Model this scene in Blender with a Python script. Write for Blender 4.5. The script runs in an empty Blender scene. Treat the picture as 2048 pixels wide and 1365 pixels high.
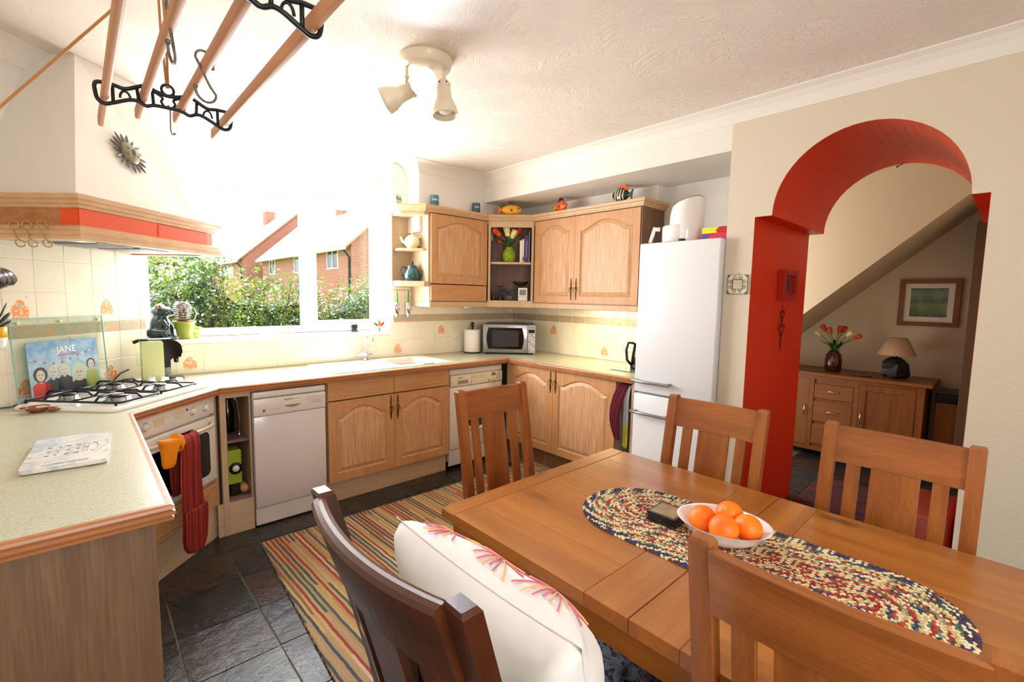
import bpy, bmesh, math, random
from math import pi, sin, cos, radians, sqrt, atan2, hypot
from mathutils import Vector, Matrix
from mathutils.geometry import tessellate_polygon
random.seed(7)
S = bpy.context.scene
COL = S.collection

# ------------------------------------------------------------------ camera
cam = bpy.data.objects.new('camera', bpy.data.cameras.new('camera')); COL.objects.link(cam); S.camera = cam
cam.data.sensor_width = 36.0; cam.data.lens = 936.5 / 2048 * 36.0; cam.data.clip_start = 0.03; cam.data.clip_end = 200
_r = Vector((0.73390601, -0.67903443, 0.0171527)); _u = Vector((0.05161231, 0.08092681, 0.99538285)); _f = Vector((0.67728734, 0.72963216, -0.09443921))
cam.matrix_world = Matrix(((_r.x, _u.x, -_f.x, -3.4545), (_r.y, _u.y, -_f.y, -3.7197), (_r.z, _u.z, -_f.z, 1.4622), (0, 0, 0, 1)))
S.view_settings.view_transform = 'Standard'; S.view_settings.look = 'None'; S.view_settings.gamma = 1.0
S.view_settings.use_curve_mapping = False
S.view_settings.exposure = 1.3
S.cycles.use_denoising = True; S.cycles.max_bounces = 10; S.cycles.diffuse_bounces = 5; S.cycles.glossy_bounces = 4
S.cycles.transmission_bounces = 8; S.cycles.transparent_max_bounces = 12; S.cycles.caustics_reflective = False; S.cycles.caustics_refractive = False
S.cycles.sample_clamp_indirect = 6.0; S.cycles.blur_glossy = 1.0
# ------------------------------------------------------------------ sky and sun
W = bpy.data.worlds.new('sky'); S.world = W; W.use_nodes = True
_bg = W.node_tree.nodes['Background']; _bg.inputs[0].default_value = (0.96, 0.98, 1.0, 1); _bg.inputs[1].default_value = 1.3
def light(name, kind, loc, rot, energy, color=(1, 1, 1), **kw):
    d = bpy.data.lights.new(name, kind); d.energy = energy; d.color = color
    for k, v in kw.items(): setattr(d, k, v)
    o = bpy.data.objects.new(name, d); o.location = loc; o.rotation_euler = rot; COL.objects.link(o); return o
_sun = light('sun', 'SUN', (0, 6, 9), (0, 0, 0), 12.0, (1.0, 0.95, 0.88), angle=radians(0.6))
_sun.rotation_euler = Vector((0.14, 1.0, 1.5)).to_track_quat('Z', 'Y').to_euler()
def skylight(name, loc, rot, sx, sy, e, col=(1, 1, 1)):
    o = light(name, 'AREA', loc, rot, e, col); o.data.shape = 'RECTANGLE'; o.data.size = sx; o.data.size_y = sy; return o
skylight('window_daylight', (-2.29, 0.205, 1.72), (-pi/2, 0, 0), 1.62, 1.0, 34.0, (0.97, 0.98, 1.0))
skylight('rear_window_daylight', (-3.32, -5.18, 1.5), (pi/2, 0, 0), 1.0, 1.1, 15.0)

# ------------------------------------------------------------------ small maths
def srgb(c):
    def f(v):
        v = v / 255.0
        return v / 12.92 if v <= 0.04045 else ((v + 0.055) / 1.055) ** 2.4
    return (f(c[0]), f(c[1]), f(c[2]), 1.0)
IDM = Matrix.Identity(4)
def frame(o, a, b, c=(0, 0, 1)):
    a = Vector(a).normalized(); b = Vector(b).normalized(); c = Vector(c).normalized()
    return Matrix(((a.x, b.x, c.x, o[0]), (a.y, b.y, c.y, o[1]), (a.z, b.z, c.z, o[2]), (0, 0, 0, 1)))
# local frames: a = to the viewer's right, b = into the wall, c = up
FB = frame((0, 0, 0), (1, 0, 0), (0, 1, 0))             # window wall
FRW = frame((0, 0, 0), (0, -1, 0), (1, 0, 0))           # right wall
FD = frame((-3.91, -0.764, 0), (1, 1, 0), (-1, 1, 0))   # diagonal corner wall, a = 1.08 - s, b = -d
def Tr(x, y, z): return Matrix.Translation((x, y, z))
def Rz(a): return Matrix.Rotation(a, 4, 'Z')
def Rx(a): return Matrix.Rotation(a, 4, 'X')
def Ry(a): return Matrix.Rotation(a, 4, 'Y')

# ------------------------------------------------------------------ mesh builder
class MB:
    def __init__(s, T=IDM): s.v = []; s.f = []; s.m = []; s.T = T; s.mi = 0; s.sm = []
    def add(s, vs, fs, M=None, smooth=False):
        b = len(s.v); M = s.T @ M if M is not None else s.T
        s.v += [M @ Vector(p) for p in vs]
        for f in fs: s.f.append([b + i for i in f]); s.m.append(s.mi); s.sm.append(smooth)
        return s
    def bm(s, bm, M=None, smooth=False):
        bm.verts.ensure_lookup_table(); bm.verts.index_update()
        s.add([v.co.copy() for v in bm.verts], [[v.index for v in f.verts] for f in bm.faces], M, smooth); bm.free(); return s
    def box(s, c, d, bev=0.0, M=None, seg=1):
        hx, hy, hz = d[0] / 2, d[1] / 2, d[2] / 2
        vs = [(c[0] + i * hx, c[1] + j * hy, c[2] + k * hz) for i in (-1, 1) for j in (-1, 1) for k in (-1, 1)]
        fs = [(0, 1, 3, 2), (4, 6, 7, 5), (0, 4, 5, 1), (2, 3, 7, 6), (0, 2, 6, 4), (1, 5, 7, 3)]
        if bev <= 0: return s.add(vs, fs, M)
        bm = bmesh.new(); bv = [bm.verts.new(v) for v in vs]
        for f in fs: bm.faces.new([bv[i] for i in f])
        bmesh.ops.bevel(bm, geom=list(bm.edges), offset=min(bev, min(hx, hy, hz) * 0.95), segments=seg, affect='EDGES', profile=0.5)
        return s.bm(bm, M, seg > 1)
    def span(s, p0, p1, bev=0.0, M=None, seg=1):
        c = [(p0[i] + p1[i]) / 2 for i in range(3)]; d = [abs(p1[i] - p0[i]) for i in range(3)]
        return s.box(c, d, bev, M, seg)
    def tube(s, pts, r, n=8, closed=False, M=None, caps=True, flat=1.0):
        pts = [Vector(p) for p in pts]; N = len(pts); rs = r if isinstance(r, (list, tuple)) else [r] * N
        vs = []; up = None
        for i, p in enumerate(pts):
            if closed: t = pts[(i + 1) % N] - pts[i - 1]
            else: t = pts[min(i + 1, N - 1)] - pts[max(i - 1, 0)]
            t = t.normalized() if t.length > 1e-9 else Vector((0, 0, 1))
            if up is None:
                up = Vector((0, 0, 1)) if abs(t.z) < 0.9 else Vector((1, 0, 0))
            a = t.cross(up)
            if a.length < 1e-6: a = t.cross(Vector((0, 1, 0)))
            a.normalize(); b = a.cross(t).normalized(); up = b
            for k in range(n):
                an = 2 * pi * k / n
                vs.append(p + (a * cos(an) + b * sin(an) * flat) * rs[i])
        fs = []
        for i in range(N if closed else N - 1):
            j = (i + 1) % N
            for k in range(n):
                k2 = (k + 1) % n; fs.append((i * n + k, i * n + k2, j * n + k2, j * n + k))
        if not closed and caps:
            fs.append(tuple(range(n))[::-1]); fs.append(tuple((N - 1) * n + k for k in range(n)))
        return s.add(vs, fs, M, n > 5)
    def cyl(s, p0, p1, r0, r1=None, n=16, M=None): return s.tube([p0, p1], [r0, r0 if r1 is None else r1], n, M=M)
    def lathe(s, prof, n=24, M=None, sx=1.0, sy=1.0):
        vs = []; fs = []; N = len(prof)
        for r, z in prof:
            for k in range(n):
                a = 2 * pi * k / n; vs.append((max(r, 1e-5) * cos(a) * sx, max(r, 1e-5) * sin(a) * sy, z))
        for i in range(N - 1):
            for k in range(n):
                k2 = (k + 1) % n; fs.append((i * n + k, i * n + k2, (i + 1) * n + k2, (i + 1) * n + k))
        fs.append(tuple(range(n))[::-1]); fs.append(tuple((N - 1) * n + k for k in range(n)))
        return s.add(vs, fs, M, True)
    def ball(s, c, r, n=12, m=8, M=None):
        r = r if isinstance(r, (tuple, list)) else (r, r, r); vs = [(c[0], c[1], c[2] - r[2])]; fs = []
        for i in range(1, m):
            ph = -pi / 2 + pi * i / m
            for k in range(n):
                a = 2 * pi * k / n; vs.append((c[0] + r[0] * cos(ph) * cos(a), c[1] + r[1] * cos(ph) * sin(a), c[2] + r[2] * sin(ph)))
        vs.append((c[0], c[1], c[2] + r[2])); L = len(vs) - 1
        for k in range(n):
            k2 = (k + 1) % n; fs.append((0, 1 + k2, 1 + k)); fs.append((L, L - n + k, L - n + k2))
            for i in range(m - 2): a = 1 + i * n; fs.append((a + k, a + k2, a + n + k2, a + n + k))
        return s.add(vs, fs, M, True)
    def plate(s, loops, t0, t1, fn=None, M=None, rev=False):
        """loops: outer + holes as 2D lists; fn(u,v,w) -> xyz; extruded from w=t0 to w=t1"""
        fn = fn or (lambda u, v, w: (u, v, w)); flat = [p for l in loops for p in l]; n = len(flat)
        tr = tessellate_polygon([[Vector((p[0], p[1], 0)) for p in l] for l in loops])
        vs = [fn(p[0], p[1], t0) for p in flat] + [fn(p[0], p[1], t1) for p in flat]
        fs = []
        for a, b, c in tr:
            A, B, Cc = flat[a], flat[b], flat[c]
            if (B[0] - A[0]) * (Cc[1] - A[1]) - (B[1] - A[1]) * (Cc[0] - A[0]) < 0: a, c = c, a
            fs.append((a + n, b + n, c + n)); fs.append((c, b, a))
        base = 0
        for li, l in enumerate(loops):
            k = len(l); ar = sum(l[i][0] * l[(i + 1) % k][1] - l[(i + 1) % k][0] * l[i][1] for i in range(k))
            for i in range(k):
                a = base + i; b = base + (i + 1) % k
                if (ar < 0) != (li > 0): a, b = b, a
                fs.append((a, b, b + n, a + n))
            base += k
        return s.add(vs, fs, M)
    def sweep(s, path, prof, closed=False, M=None):
        """path: 2D points (xy), prof: closed list of (offset to the left of travel, z); mitred"""
        N = len(path); vs = []; K = len(prof)
        for i in range(N):
            p = Vector(path[i])
            d0 = (p - Vector(path[i - 1])) if (closed or i > 0) else None
            d1 = (Vector(path[(i + 1) % N]) - p) if (closed or i < N - 1) else None
            d0 = d0.normalized() if d0 is not None else d1.normalized(); d1 = d1.normalized() if d1 is not None else d0
            n0 = Vector((-d0.y, d0.x)); n1 = Vector((-d1.y, d1.x)); m = (n0 + n1).normalized(); k = 1 / max(0.3, m.dot(n0))
            for o, z in prof: q = p + m * (o * k); vs.append((q.x, q.y, z))
        fs = []
        for i in range(N if closed else N - 1):
            j = (i + 1) % N
            for k in range(K): k2 = (k + 1) % K; fs.append((i * K + k, j * K + k, j * K + k2, i * K + k2))
        if not closed: fs.append(tuple(range(K))); fs.append(tuple((N - 1) * K + k for k in range(K))[::-1])
        return s.add(vs, fs, M)
    def loft(s, loops, M=None, cap=True, smooth=False):
        K = len(loops[0]); vs = [p for l in loops for p in l]; fs = []
        for i in range(len(loops) - 1):
            for k in range(K): k2 = (k + 1) % K; fs.append((i * K + k, i * K + k2, (i + 1) * K + k2, (i + 1) * K + k))
        if cap: fs.append(tuple(range(K))[::-1]); fs.append(tuple((len(loops) - 1) * K + k for k in range(K)))
        return s.add(vs, fs, M, smooth)
    def build(s, name, mats, parent=None, label=None, cat=None, group=None, kind=None, fix=True, auto=True):
        if not isinstance(mats, (list, tuple)): mats = [mats]
        me = bpy.data.meshes.new(name); o = bpy.data.objects.new(name, me); COL.objects.link(o)
        if parent is not None:
            inv = WM[parent.name].inverted(); org = None; vs = [inv @ v for v in s.v]; o.parent = parent
            # put the part's own origin at the middle of its base
            mn = [min(v[i] for v in vs) for i in range(3)]; mx = [max(v[i] for v in vs) for i in range(3)]
            org = Vector(((mn[0] + mx[0]) / 2, (mn[1] + mx[1]) / 2, mn[2])); vs = [v - org for v in vs]; o.location = org
            WM[o.name] = WM[parent.name] @ Matrix.Translation(org)
        else:
            mn = [min(v[i] for v in s.v) for i in range(3)]; mx = [max(v[i] for v in s.v) for i in range(3)]
            org = Vector(((mn[0] + mx[0]) / 2, (mn[1] + mx[1]) / 2, mn[2])); vs = [v - org for v in s.v]; o.location = org
            WM[o.name] = Matrix.Translation(org)
        me.from_pydata([tuple(v) for v in vs], [], s.f)
        for m in mats: me.materials.append(m)
        me.polygons.foreach_set('material_index', [min(i, len(mats) - 1) for i in s.m]); me.polygons.foreach_set('use_smooth', s.sm)
        if fix and len(s.v) < 60000:
            bm = bmesh.new(); bm.from_mesh(me); bmesh.ops.recalc_face_normals(bm, faces=bm.faces); bm.to_mesh(me); bm.free()
        me.update(); tag(o, label, cat, group, kind); return o
WM = {}
def tag(o, label=None, cat=None, group=None, kind=None):
    if label: o['label'] = label
    if cat: o['category'] = cat
    if group: o['group'] = group
    if kind: o['kind'] = kind
    return o
def empty(name, loc, label=None, cat=None, group=None, rz=0.0, kind=None):
    o = bpy.data.objects.new(name, None); o.empty_display_size = 0.05; COL.objects.link(o); o.location = loc; o.rotation_euler = (0, 0, rz)
    WM[o.name] = Matrix.Translation(Vector(loc)) @ Rz(rz); return tag(o, label, cat, group, kind)
def kids(o): return [c for c in bpy.data.objects if c.parent == o]
def copy_tree(o, parent=None, keep=('label',)):
    c = o.copy(); COL.objects.link(c); c.parent = parent
    for ch in KID.get(o.name, []): copy_tree(ch, c)
    return c
KID = {}
def index_kids():
    KID.clear()
    for o in bpy.data.objects:
        if o.parent: KID.setdefault(o.parent.name, []).append(o)
def circ(cx, cy, rx, ry=None, n=24, a0=0, a1=2 * pi, end=False):
    ry = rx if ry is None else ry; k = n - 1 if end else n
    return [(cx + rx * cos(a0 + (a1 - a0) * i / k), cy + ry * sin(a0 + (a1 - a0) * i / k)) for i in range(n)]
def rrect(x0, y0, x1, y1, r, n=4):
    out = []
    for cx, cy, a in ((x1 - r, y0 + r, -pi / 2), (x1 - r, y1 - r, 0), (x0 + r, y1 - r, pi / 2), (x0 + r, y0 + r, pi)):
        out += [(cx + r * cos(a + pi / 2 * i / n), cy + r * sin(a + pi / 2 * i / n)) for i in range(n + 1)]
    return out
def text_mesh(txt, size, T, name, mat, parent, extrude=0.0004, spacing=1.0, shear=0.0, align='CENTER', label=None):
    cu = bpy.data.curves.new('lettering_curve', 'FONT'); cu.body = txt; cu.size = size; cu.extrude = extrude; cu.align_x = align; cu.align_y = 'CENTER'
    cu.space_character = spacing; cu.shear = shear; cu.resolution_u = 3
    t = bpy.data.objects.new('tmp', cu); COL.objects.link(t); dg = bpy.context.evaluated_depsgraph_get()
    me = bpy.data.meshes.new_from_object(t.evaluated_get(dg)); bpy.data.objects.remove(t); bpy.data.curves.remove(cu)
    mb = MB(T); mb.add([v.co.copy() for v in me.vertices], [list(p.vertices) for p in me.polygons]); bpy.data.meshes.remove(me)
    return mb.build(name, mat, parent, label=label)
def onface(F, a, b, c, rot=0.0):
    """text matrix: text x -> frame a, text y -> up, text z -> out of the wall"""
    return F @ Matrix.Translation((a, b, c)) @ Matrix(((1, 0, 0, 0), (0, 0, -1, 0), (0, 1, 0, 0), (0, 0, 0, 1))) @ Rz(rot)

# ------------------------------------------------------------------ materials
MATS = {}
def newmat(name):
    m = bpy.data.materials.new(name); m.use_nodes = True; MATS[name] = m
    return m, m.node_tree, m.node_tree.nodes['Principled BSDF']
def setp(b, **k):
    for n, v in k.items(): b.inputs[n].default_value = v
def N(nt, t, **k):
    n = nt.nodes.new(t)
    for a, v in k.items(): setattr(n, a, v)
    return n
def coords(nt, scale=(1, 1, 1), kind='Object', rand=0.0):
    tc = N(nt, 'ShaderNodeTexCoord'); mp = N(nt, 'ShaderNodeMapping'); mp.inputs['Scale'].default_value = scale
    nt.links.new(tc.outputs[kind], mp.inputs[0])
    if rand:
        oi = N(nt, 'ShaderNodeObjectInfo'); mu = N(nt, 'ShaderNodeMath', operation='MULTIPLY'); mu.inputs[1].default_value = rand
        nt.links.new(oi.outputs['Random'], mu.inputs[0]); nt.links.new(mu.outputs[0], mp.inputs['Location'])
    return mp.outputs[0]
def noise(nt, vec, scale, detail=3.0, rough=0.5, dist=0.0):
    n = N(nt, 'ShaderNodeTexNoise'); n.inputs['Scale'].default_value = scale; n.inputs['Detail'].default_value = detail
    n.inputs['Roughness'].default_value = rough; n.inputs['Distortion'].default_value = dist; nt.links.new(vec, n.inputs['Vector']); return n
def ramp(nt, fac, stops, interp='LINEAR'):
    r = N(nt, 'ShaderNodeValToRGB'); cr = r.color_ramp; cr.interpolation = interp
    while len(cr.elements) < len(stops): cr.elements.new(0.5)
    for e, (p, c) in zip(cr.elements, stops): e.position = p; e.color = c if len(c) == 4 else (*c, 1)
    nt.links.new(fac, r.inputs[0]); return r.outputs[0]
def mix(nt, a, b, fac, mode='MIX'):
    m = N(nt, 'ShaderNodeMix', data_type='RGBA', blend_type=mode)
    for s_, v in ((m.inputs[6], a), (m.inputs[7], b), (m.inputs[0], fac)):
        if hasattr(v, 'is_linked') or isinstance(v, bpy.types.NodeSocket): nt.links.new(v, s_)
        else: s_.default_value = v
    return m.outputs[2]
def bump(nt, b, h, strength=0.3, dist=0.01):
    n = N(nt, 'ShaderNodeBump'); n.inputs['Strength'].default_value = strength; n.inputs['Distance'].default_value = dist
    nt.links.new(h, n.inputs['Height']); nt.links.new(n.outputs[0], b.inputs['Normal']); return n
def plain(name, c, rough=0.5, metal=0.0, coat=0.0, bmp=0.0, bs=60, var=0.0, **kw):
    m, nt, b = newmat(name); setp(b, **{'Base Color': srgb(c), 'Roughness': rough, 'Metallic': metal, 'Coat Weight': coat}); setp(b, **kw)
    if bmp or var:
        v = coords(nt)
        n = noise(nt, v, bs, 3)
        if bmp: bump(nt, b, n.outputs[0], bmp, 0.004)
        if var:
            n2 = noise(nt, v, bs * 0.25, 3); k = tuple(max(0, x * (1 - var)) for x in srgb(c)[:3]) + (1,)
            nt.links.new(ramp(nt, n2.outputs[0], [(0.3, k), (0.7, srgb(c))]), b.inputs['Base Color'])
    return m
def wood(name, light_, dark, axis='z', rough=0.45, scale=1.0, lime=None, knots=False, coat=0.0, fine=0.6, rand=7.0, bmp=0.12):
    m, nt, b = newmat(name); ax = {'x': 0, 'y': 1, 'z': 2}[axis]
    sc = [22.0 * scale] * 3; sc[ax] = 1.6 * scale
    v = coords(nt, tuple(sc), rand=rand); n1 = noise(nt, v, 1.0, 6, 0.6, 0.6)
    sf = [160.0] * 3; sf[ax] = 5.0; v2 = coords(nt, tuple(sf), rand=rand); n2 = noise(nt, v2, 1.0, 3, 0.7)
    c = ramp(nt, n1.outputs[0], [(0.28, srgb(dark)), (0.5, tuple((a + d) / 2 for a, d in zip(srgb(light_), srgb(dark)))), (0.68, srgb(light_))])
    dk = tuple(x * 0.55 for x in srgb(dark)[:3]) + (1,)
    f2 = ramp(nt, n2.outputs[0], [(0.45, (0, 0, 0, 1)), (0.75, (1, 1, 1, 1))])
    if lime: c = mix(nt, c, srgb(lime), mathmul(nt, f2, fine))
    else: c = mix(nt, c, dk, mathmul(nt, f2, fine * 0.5))
    if knots:
        sk = [3.2] * 3; sk[ax] = 1.3; vk = coords(nt, tuple(sk), rand=rand); vo = N(nt, 'ShaderNodeTexVoronoi'); vo.inputs['Scale'].default_value = 1.6
        nt.links.new(vk, vo.inputs['Vector']); kf = ramp(nt, vo.outputs['Distance'], [(0.05, (1, 1, 1, 1)), (0.15, (0, 0, 0, 1))])
        c = mix(nt, c, tuple(x * 0.35 for x in srgb(dark)[:3]) + (1,), mathmul(nt, kf, 0.85))
    nt.links.new(c, b.inputs['Base Color']); setp(b, Roughness=rough, **{'Coat Weight': coat, 'Coat Roughness': 0.15}); bump(nt, b, n2.outputs[0], bmp, 0.002)
    return m
def mathmul(nt, a, k):
    n = N(nt, 'ShaderNodeMath', operation='MULTIPLY'); nt.links.new(a, n.inputs[0]); n.inputs[1].default_value = k; return n.outputs[0]

M = {}
# textured (artex) ceiling: short combed strokes in turning patches, as relief only
m, nt, b = newmat('ceiling_artex'); M['ceil'] = m; setp(b, **{'Base Color': srgb((244, 234, 224)), 'Roughness': 0.75})
v = coords(nt, (1, 1, 1), 'Object'); na = noise(nt, v, 2.2, 0.5)
ad = N(nt, 'ShaderNodeVectorRotate', rotation_type='Z_AXIS'); nt.links.new(v, ad.inputs['Vector'])
mm = N(nt, 'ShaderNodeMath', operation='MULTIPLY'); mm.inputs[1].default_value = 5.0; nt.links.new(na.outputs[0], mm.inputs[0]); nt.links.new(mm.outputs[0], ad.inputs['Angle'])
mp = N(nt, 'ShaderNodeMapping'); mp.inputs['Scale'].default_value = (85, 24, 1); nt.links.new(ad.outputs[0], mp.inputs[0])
nb = noise(nt, mp.outputs[0], 1.0, 3, 0.65); hh = ramp(nt, nb.outputs[0], [(0.50, (0, 0, 0, 1)), (0.60, (1, 1, 1, 1))])
bump(nt, b, hh, 0.5, 0.012)
# blown-vinyl wallpaper
def paper(name, c, st=0.35, sc=26):
    m, nt, b = newmat(name); setp(b, **{'Base Color': srgb(c), 'Roughness': 0.7}); v = coords(nt, (1, 1, 1)); n = noise(nt, v, sc, 4, 0.6, 1.2)
    w = noise(nt, v, sc * 4, 2); mx_ = mix(nt, n.outputs[0], w.outputs[0], 0.35); bump(nt, b, mx_, st, 0.008); return m
M['wall'] = paper('wall_paper', (216, 204, 184)); M['wall_smooth'] = paper('wall_smooth', (232, 227, 220), 0.06)
M['hall_wall'] = paper('hall_wall_paper', (214, 198, 172), 0.15, 14)
M['cove'] = plain('coving_paint', (234, 228, 220), 0.55); M['white_paint'] = plain('white_paint', (238, 236, 232), 0.5)
M['red_paint'] = plain('red_paint', (216, 52, 10), 0.42, bmp=0.15, bs=40, **{'Specular IOR Level': 0.3}); M['orange_card'] = plain('orange_card', (228, 84, 34), 0.55)
# slate
m, nt, b = newmat('slate'); M['slate'] = m; v = coords(nt, (1, 1, 1), rand=40.0); n = noise(nt, v, 5, 6, 0.62, 0.8)
c = ramp(nt, n.outputs[0], [(0.30, srgb((24, 28, 32))), (0.5, srgb((42, 45, 47))), (0.62, srgb((58, 50, 40))), (0.72, srgb((84, 60, 34)))])
oi = N(nt, 'ShaderNodeObjectInfo'); c2 = ramp(nt, oi.outputs['Random'], [(0.0, srgb((48, 58, 70))), (0.35, srgb((38, 44, 46))), (0.7, srgb((46, 40, 36))), (1.0, srgb((72, 50, 32)))])
c = mix(nt, c, c2, 0.5); nt.links.new(c, b.inputs['Base Color']); n3 = noise(nt, v, 3.0, 8, 0.68, 0.3); bump(nt, b, n3.outputs[0], 0.6, 0.03)
nt.links.new(ramp(nt, n.outputs[0], [(0.3, (0.18,) * 3), (0.7, (0.36,) * 3)]), b.inputs['Roughness'])
M['grout'] = plain('floor_grout', (104, 98, 84), 0.9, bmp=0.3, bs=200)
M['tile_grout'] = plain('tile_grout', (226, 222, 204), 0.85)
# glazed tiles
m, nt, b = newmat('cream_tile'); M['tile'] = m; setp(b, Roughness=0.16); v = coords(nt, (1, 1, 1), rand=9); n = noise(nt, v, 7, 3)
nt.links.new(ramp(nt, n.outputs[0], [(0.3, srgb((234, 225, 202))), (0.7, srgb((240, 233, 214)))]), b.inputs['Base Color']); bump(nt, b, noise(nt, v, 12, 1).outputs[0], 0.06, 0.01)
m, nt, b = newmat('border_tile'); M['tile_border'] = m; setp(b, Roughness=0.2); v = coords(nt, (1, 1, 1), rand=9); n = noise(nt, v, 42, 3, 0.6)
nt.links.new(ramp(nt, n.outputs[0], [(0.36, srgb((158, 170, 146))), (0.46, srgb((178, 170, 142))), (0.54, srgb((194, 168, 140))), (0.64, srgb((222, 156, 116)))]), b.inputs['Base Color'])
m, nt, b = newmat('motif_print'); M['motif'] = m; setp(b, Roughness=0.25); v = coords(nt, (1, 1, 1), rand=9); n = noise(nt, v, 90, 3)
nt.links.new(ramp(nt, n.outputs[0], [(0.38, srgb((246, 214, 180))), (0.5, srgb((238, 150, 98)))]), b.inputs['Base Color'])
M['motif_green'] = plain('motif_green', (168, 196, 166), 0.3)
# kitchen woods
for a in 'xyz':
    M['door_' + a] = wood('limed_oak_' + a, (206, 152, 100), (188, 132, 82), a, 0.45, 1.0, lime=(226, 190, 150), fine=0.35)
    M['table_' + a] = wood('table_oak_' + a, (180, 114, 48), (140, 80, 26), a, 0.28, 0.45, knots=True, fine=0.6, coat=0.3, bmp=0.2)
    M['chair_' + a] = wood('chair_oak_' + a, (166, 98, 44), (126, 68, 26), a, 0.32, 0.6, knots=True, fine=0.65, coat=0.25, bmp=0.25)
    M['dark_' + a] = wood('dark_chair_wood_' + a, (88, 40, 12), (44, 19, 6), a, 0.36, 0.5, fine=0.5, coat=0.3)
    M['hall_' + a] = wood('sideboard_oak_' + a, (150, 92, 44), (118, 66, 28), a, 0.4, 0.8, fine=0.4)
    M['trim_' + a] = wood('worktop_edge_oak_' + a, (196, 136, 88), (164, 104, 62), a, 0.35, 1.0, fine=0.6)
M['panel_z'] = wood('limed_panel', (208, 158, 110), (190, 138, 92), 'z', 0.45, 1.2, lime=(236, 210, 178), fine=0.75)
M['door_edge'] = plain('limed_groove', (198, 156, 116), 0.55, var=0.12, bs=90)
M['carcass'] = wood('carcass_laminate', (204, 178, 146), (188, 160, 128), 'z', 0.5, 1.0, fine=0.35)
M['carcass_x'] = wood('carcass_laminate_x', (212, 186, 154), (196, 168, 134), 'x', 0.5, 1.0, fine=0.35)
M['carcass_dark'] = wood('end_panel_laminate', (136, 104, 76), (112, 82, 58), 'z', 0.5, 1.6, fine=0.9)
M['cornice'] = wood('cornice_oak', (216, 180, 140), (200, 160, 120), 'x', 0.45, 0.8, fine=0.3)
M['mauve'] = wood('shelf_back_laminate', (134, 104, 96), (116, 88, 84), 'z', 0.6, 1.0, fine=0.4)
# worktop
m, nt, b = newmat('speckled_worktop'); M['worktop'] = m; setp(b, Roughness=0.28); v = coords(nt); n = noise(nt, v, 260, 2, 0.6)
nt.links.new(ramp(nt, n.outputs[0], [(0.35, srgb((166, 166, 142))), (0.5, srgb((188, 188, 164))), (0.65, srgb((198, 198, 176)))]), b.inputs['Base Color']); bump(nt, b, n.outputs[0], 0.05, 0.002)
M['white'] = plain('white_enamel', (236, 232, 224), 0.22); M['appliance'] = plain('appliance_white', (226, 220, 212), 0.28)
M['cream_plastic'] = plain('cream_plastic', (226, 216, 188), 0.4); M['fridge'] = plain('fridge_white', (232, 234, 238), 0.25)
M['black'] = plain('black_plastic', (18, 18, 20), 0.3); M['black_gloss'] = plain('black_gloss', (10, 10, 12), 0.08); M['iron'] = plain('cast_iron', (20, 22, 28), 0.4, 0.2)
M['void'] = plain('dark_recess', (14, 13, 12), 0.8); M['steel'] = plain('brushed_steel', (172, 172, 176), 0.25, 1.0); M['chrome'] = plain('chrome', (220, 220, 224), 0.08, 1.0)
M['silver'] = plain('silver_plastic', (160, 158, 162), 0.35, 0.6); M['grey_metal'] = plain('grey_metal', (150, 152, 158), 0.35, 0.7)
M['brass'] = plain('antique_brass', (128, 98, 48), 0.35, 0.85, bmp=0.4, bs=300); M['brass_hook'] = plain('brass_hook', (190, 160, 96), 0.25, 0.9)
M['bronze'] = plain('bronze', (96, 78, 52), 0.3, 0.8); M['pewter'] = plain('pewter', (122, 116, 108), 0.45, 0.5, bmp=0.5, bs=120, var=0.3); M['pewter_face'] = plain('pewter_face', (140, 132, 108), 0.5, 0.3, bmp=0.4, bs=60, var=0.2)
M['cream_lamp'] = plain('cream_lamp_enamel', (226, 214, 192), 0.3); M['rope'] = plain('jute_rope', (190, 138, 84), 0.8, bmp=0.6, bs=400); M['rail'] = wood('pine_lath', (204, 150, 112), (186, 130, 94), 'y', 0.5, 0.8, fine=0.2)
M['cream_china'] = plain('cream_china', (236, 226, 190), 0.2); M['teal_enamel'] = plain('teal_enamel', (14, 74, 80), 0.12, coat=0.5); M['white_china'] = plain('white_china', (244, 240, 240), 0.12, coat=0.4)
M['lime_glaze'] = plain('lime_glaze', (134, 158, 26), 0.25); M['olive_pot'] = plain('olive_pot', (136, 150, 60), 0.3); M['frog'] = plain('frog_glaze', (30, 62, 66), 0.15, coat=0.6, bmp=0.3, bs=30, var=0.5)
M['frog_dark'] = plain('frog_dark', (18, 34, 34), 0.15, coat=0.5); M['amber'] = plain('amber', (196, 132, 60), 0.2)
M['purple'] = plain('book_purple', (72, 40, 116), 0.5); M['book_white'] = plain('book_white', (236, 232, 222), 0.55); M['paper'] = plain('paper_white', (240, 236, 226), 0.8); M['blue_tin'] = plain('blue_tin', (70, 122, 140), 0.4); M['blue_tin2'] = plain('dark_blue_tin', (58, 96, 122), 0.4)
M['teal_dk'] = plain('teal_stripe', (40, 86, 90), 0.4); M['green'] = plain('leaf_green', (64, 128, 46), 0.5, var=0.3, bs=80); M['dkgreen'] = plain('dark_leaf', (38, 66, 34), 0.45, var=0.3, bs=80); M['stem'] = plain('stem_green', (96, 150, 70), 0.5)
M['orange_fl'] = plain('orange_petal', (230, 84, 28), 0.5, var=0.3, bs=90); M['cream_fl'] = plain('cream_petal', (240, 232, 160), 0.5); M['red'] = plain('red_gloss', (196, 30, 24), 0.35)
M['yellow'] = plain('yellow_gloss', (240, 172, 30), 0.3); M['orange_gl'] = plain('orange_gloss', (232, 98, 24), 0.3); M['orange_si'] = plain('orange_silicone', (250, 150, 20), 0.45); M['lime_plastic'] = plain('lime_plastic', (150, 172, 40), 0.4)
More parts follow.
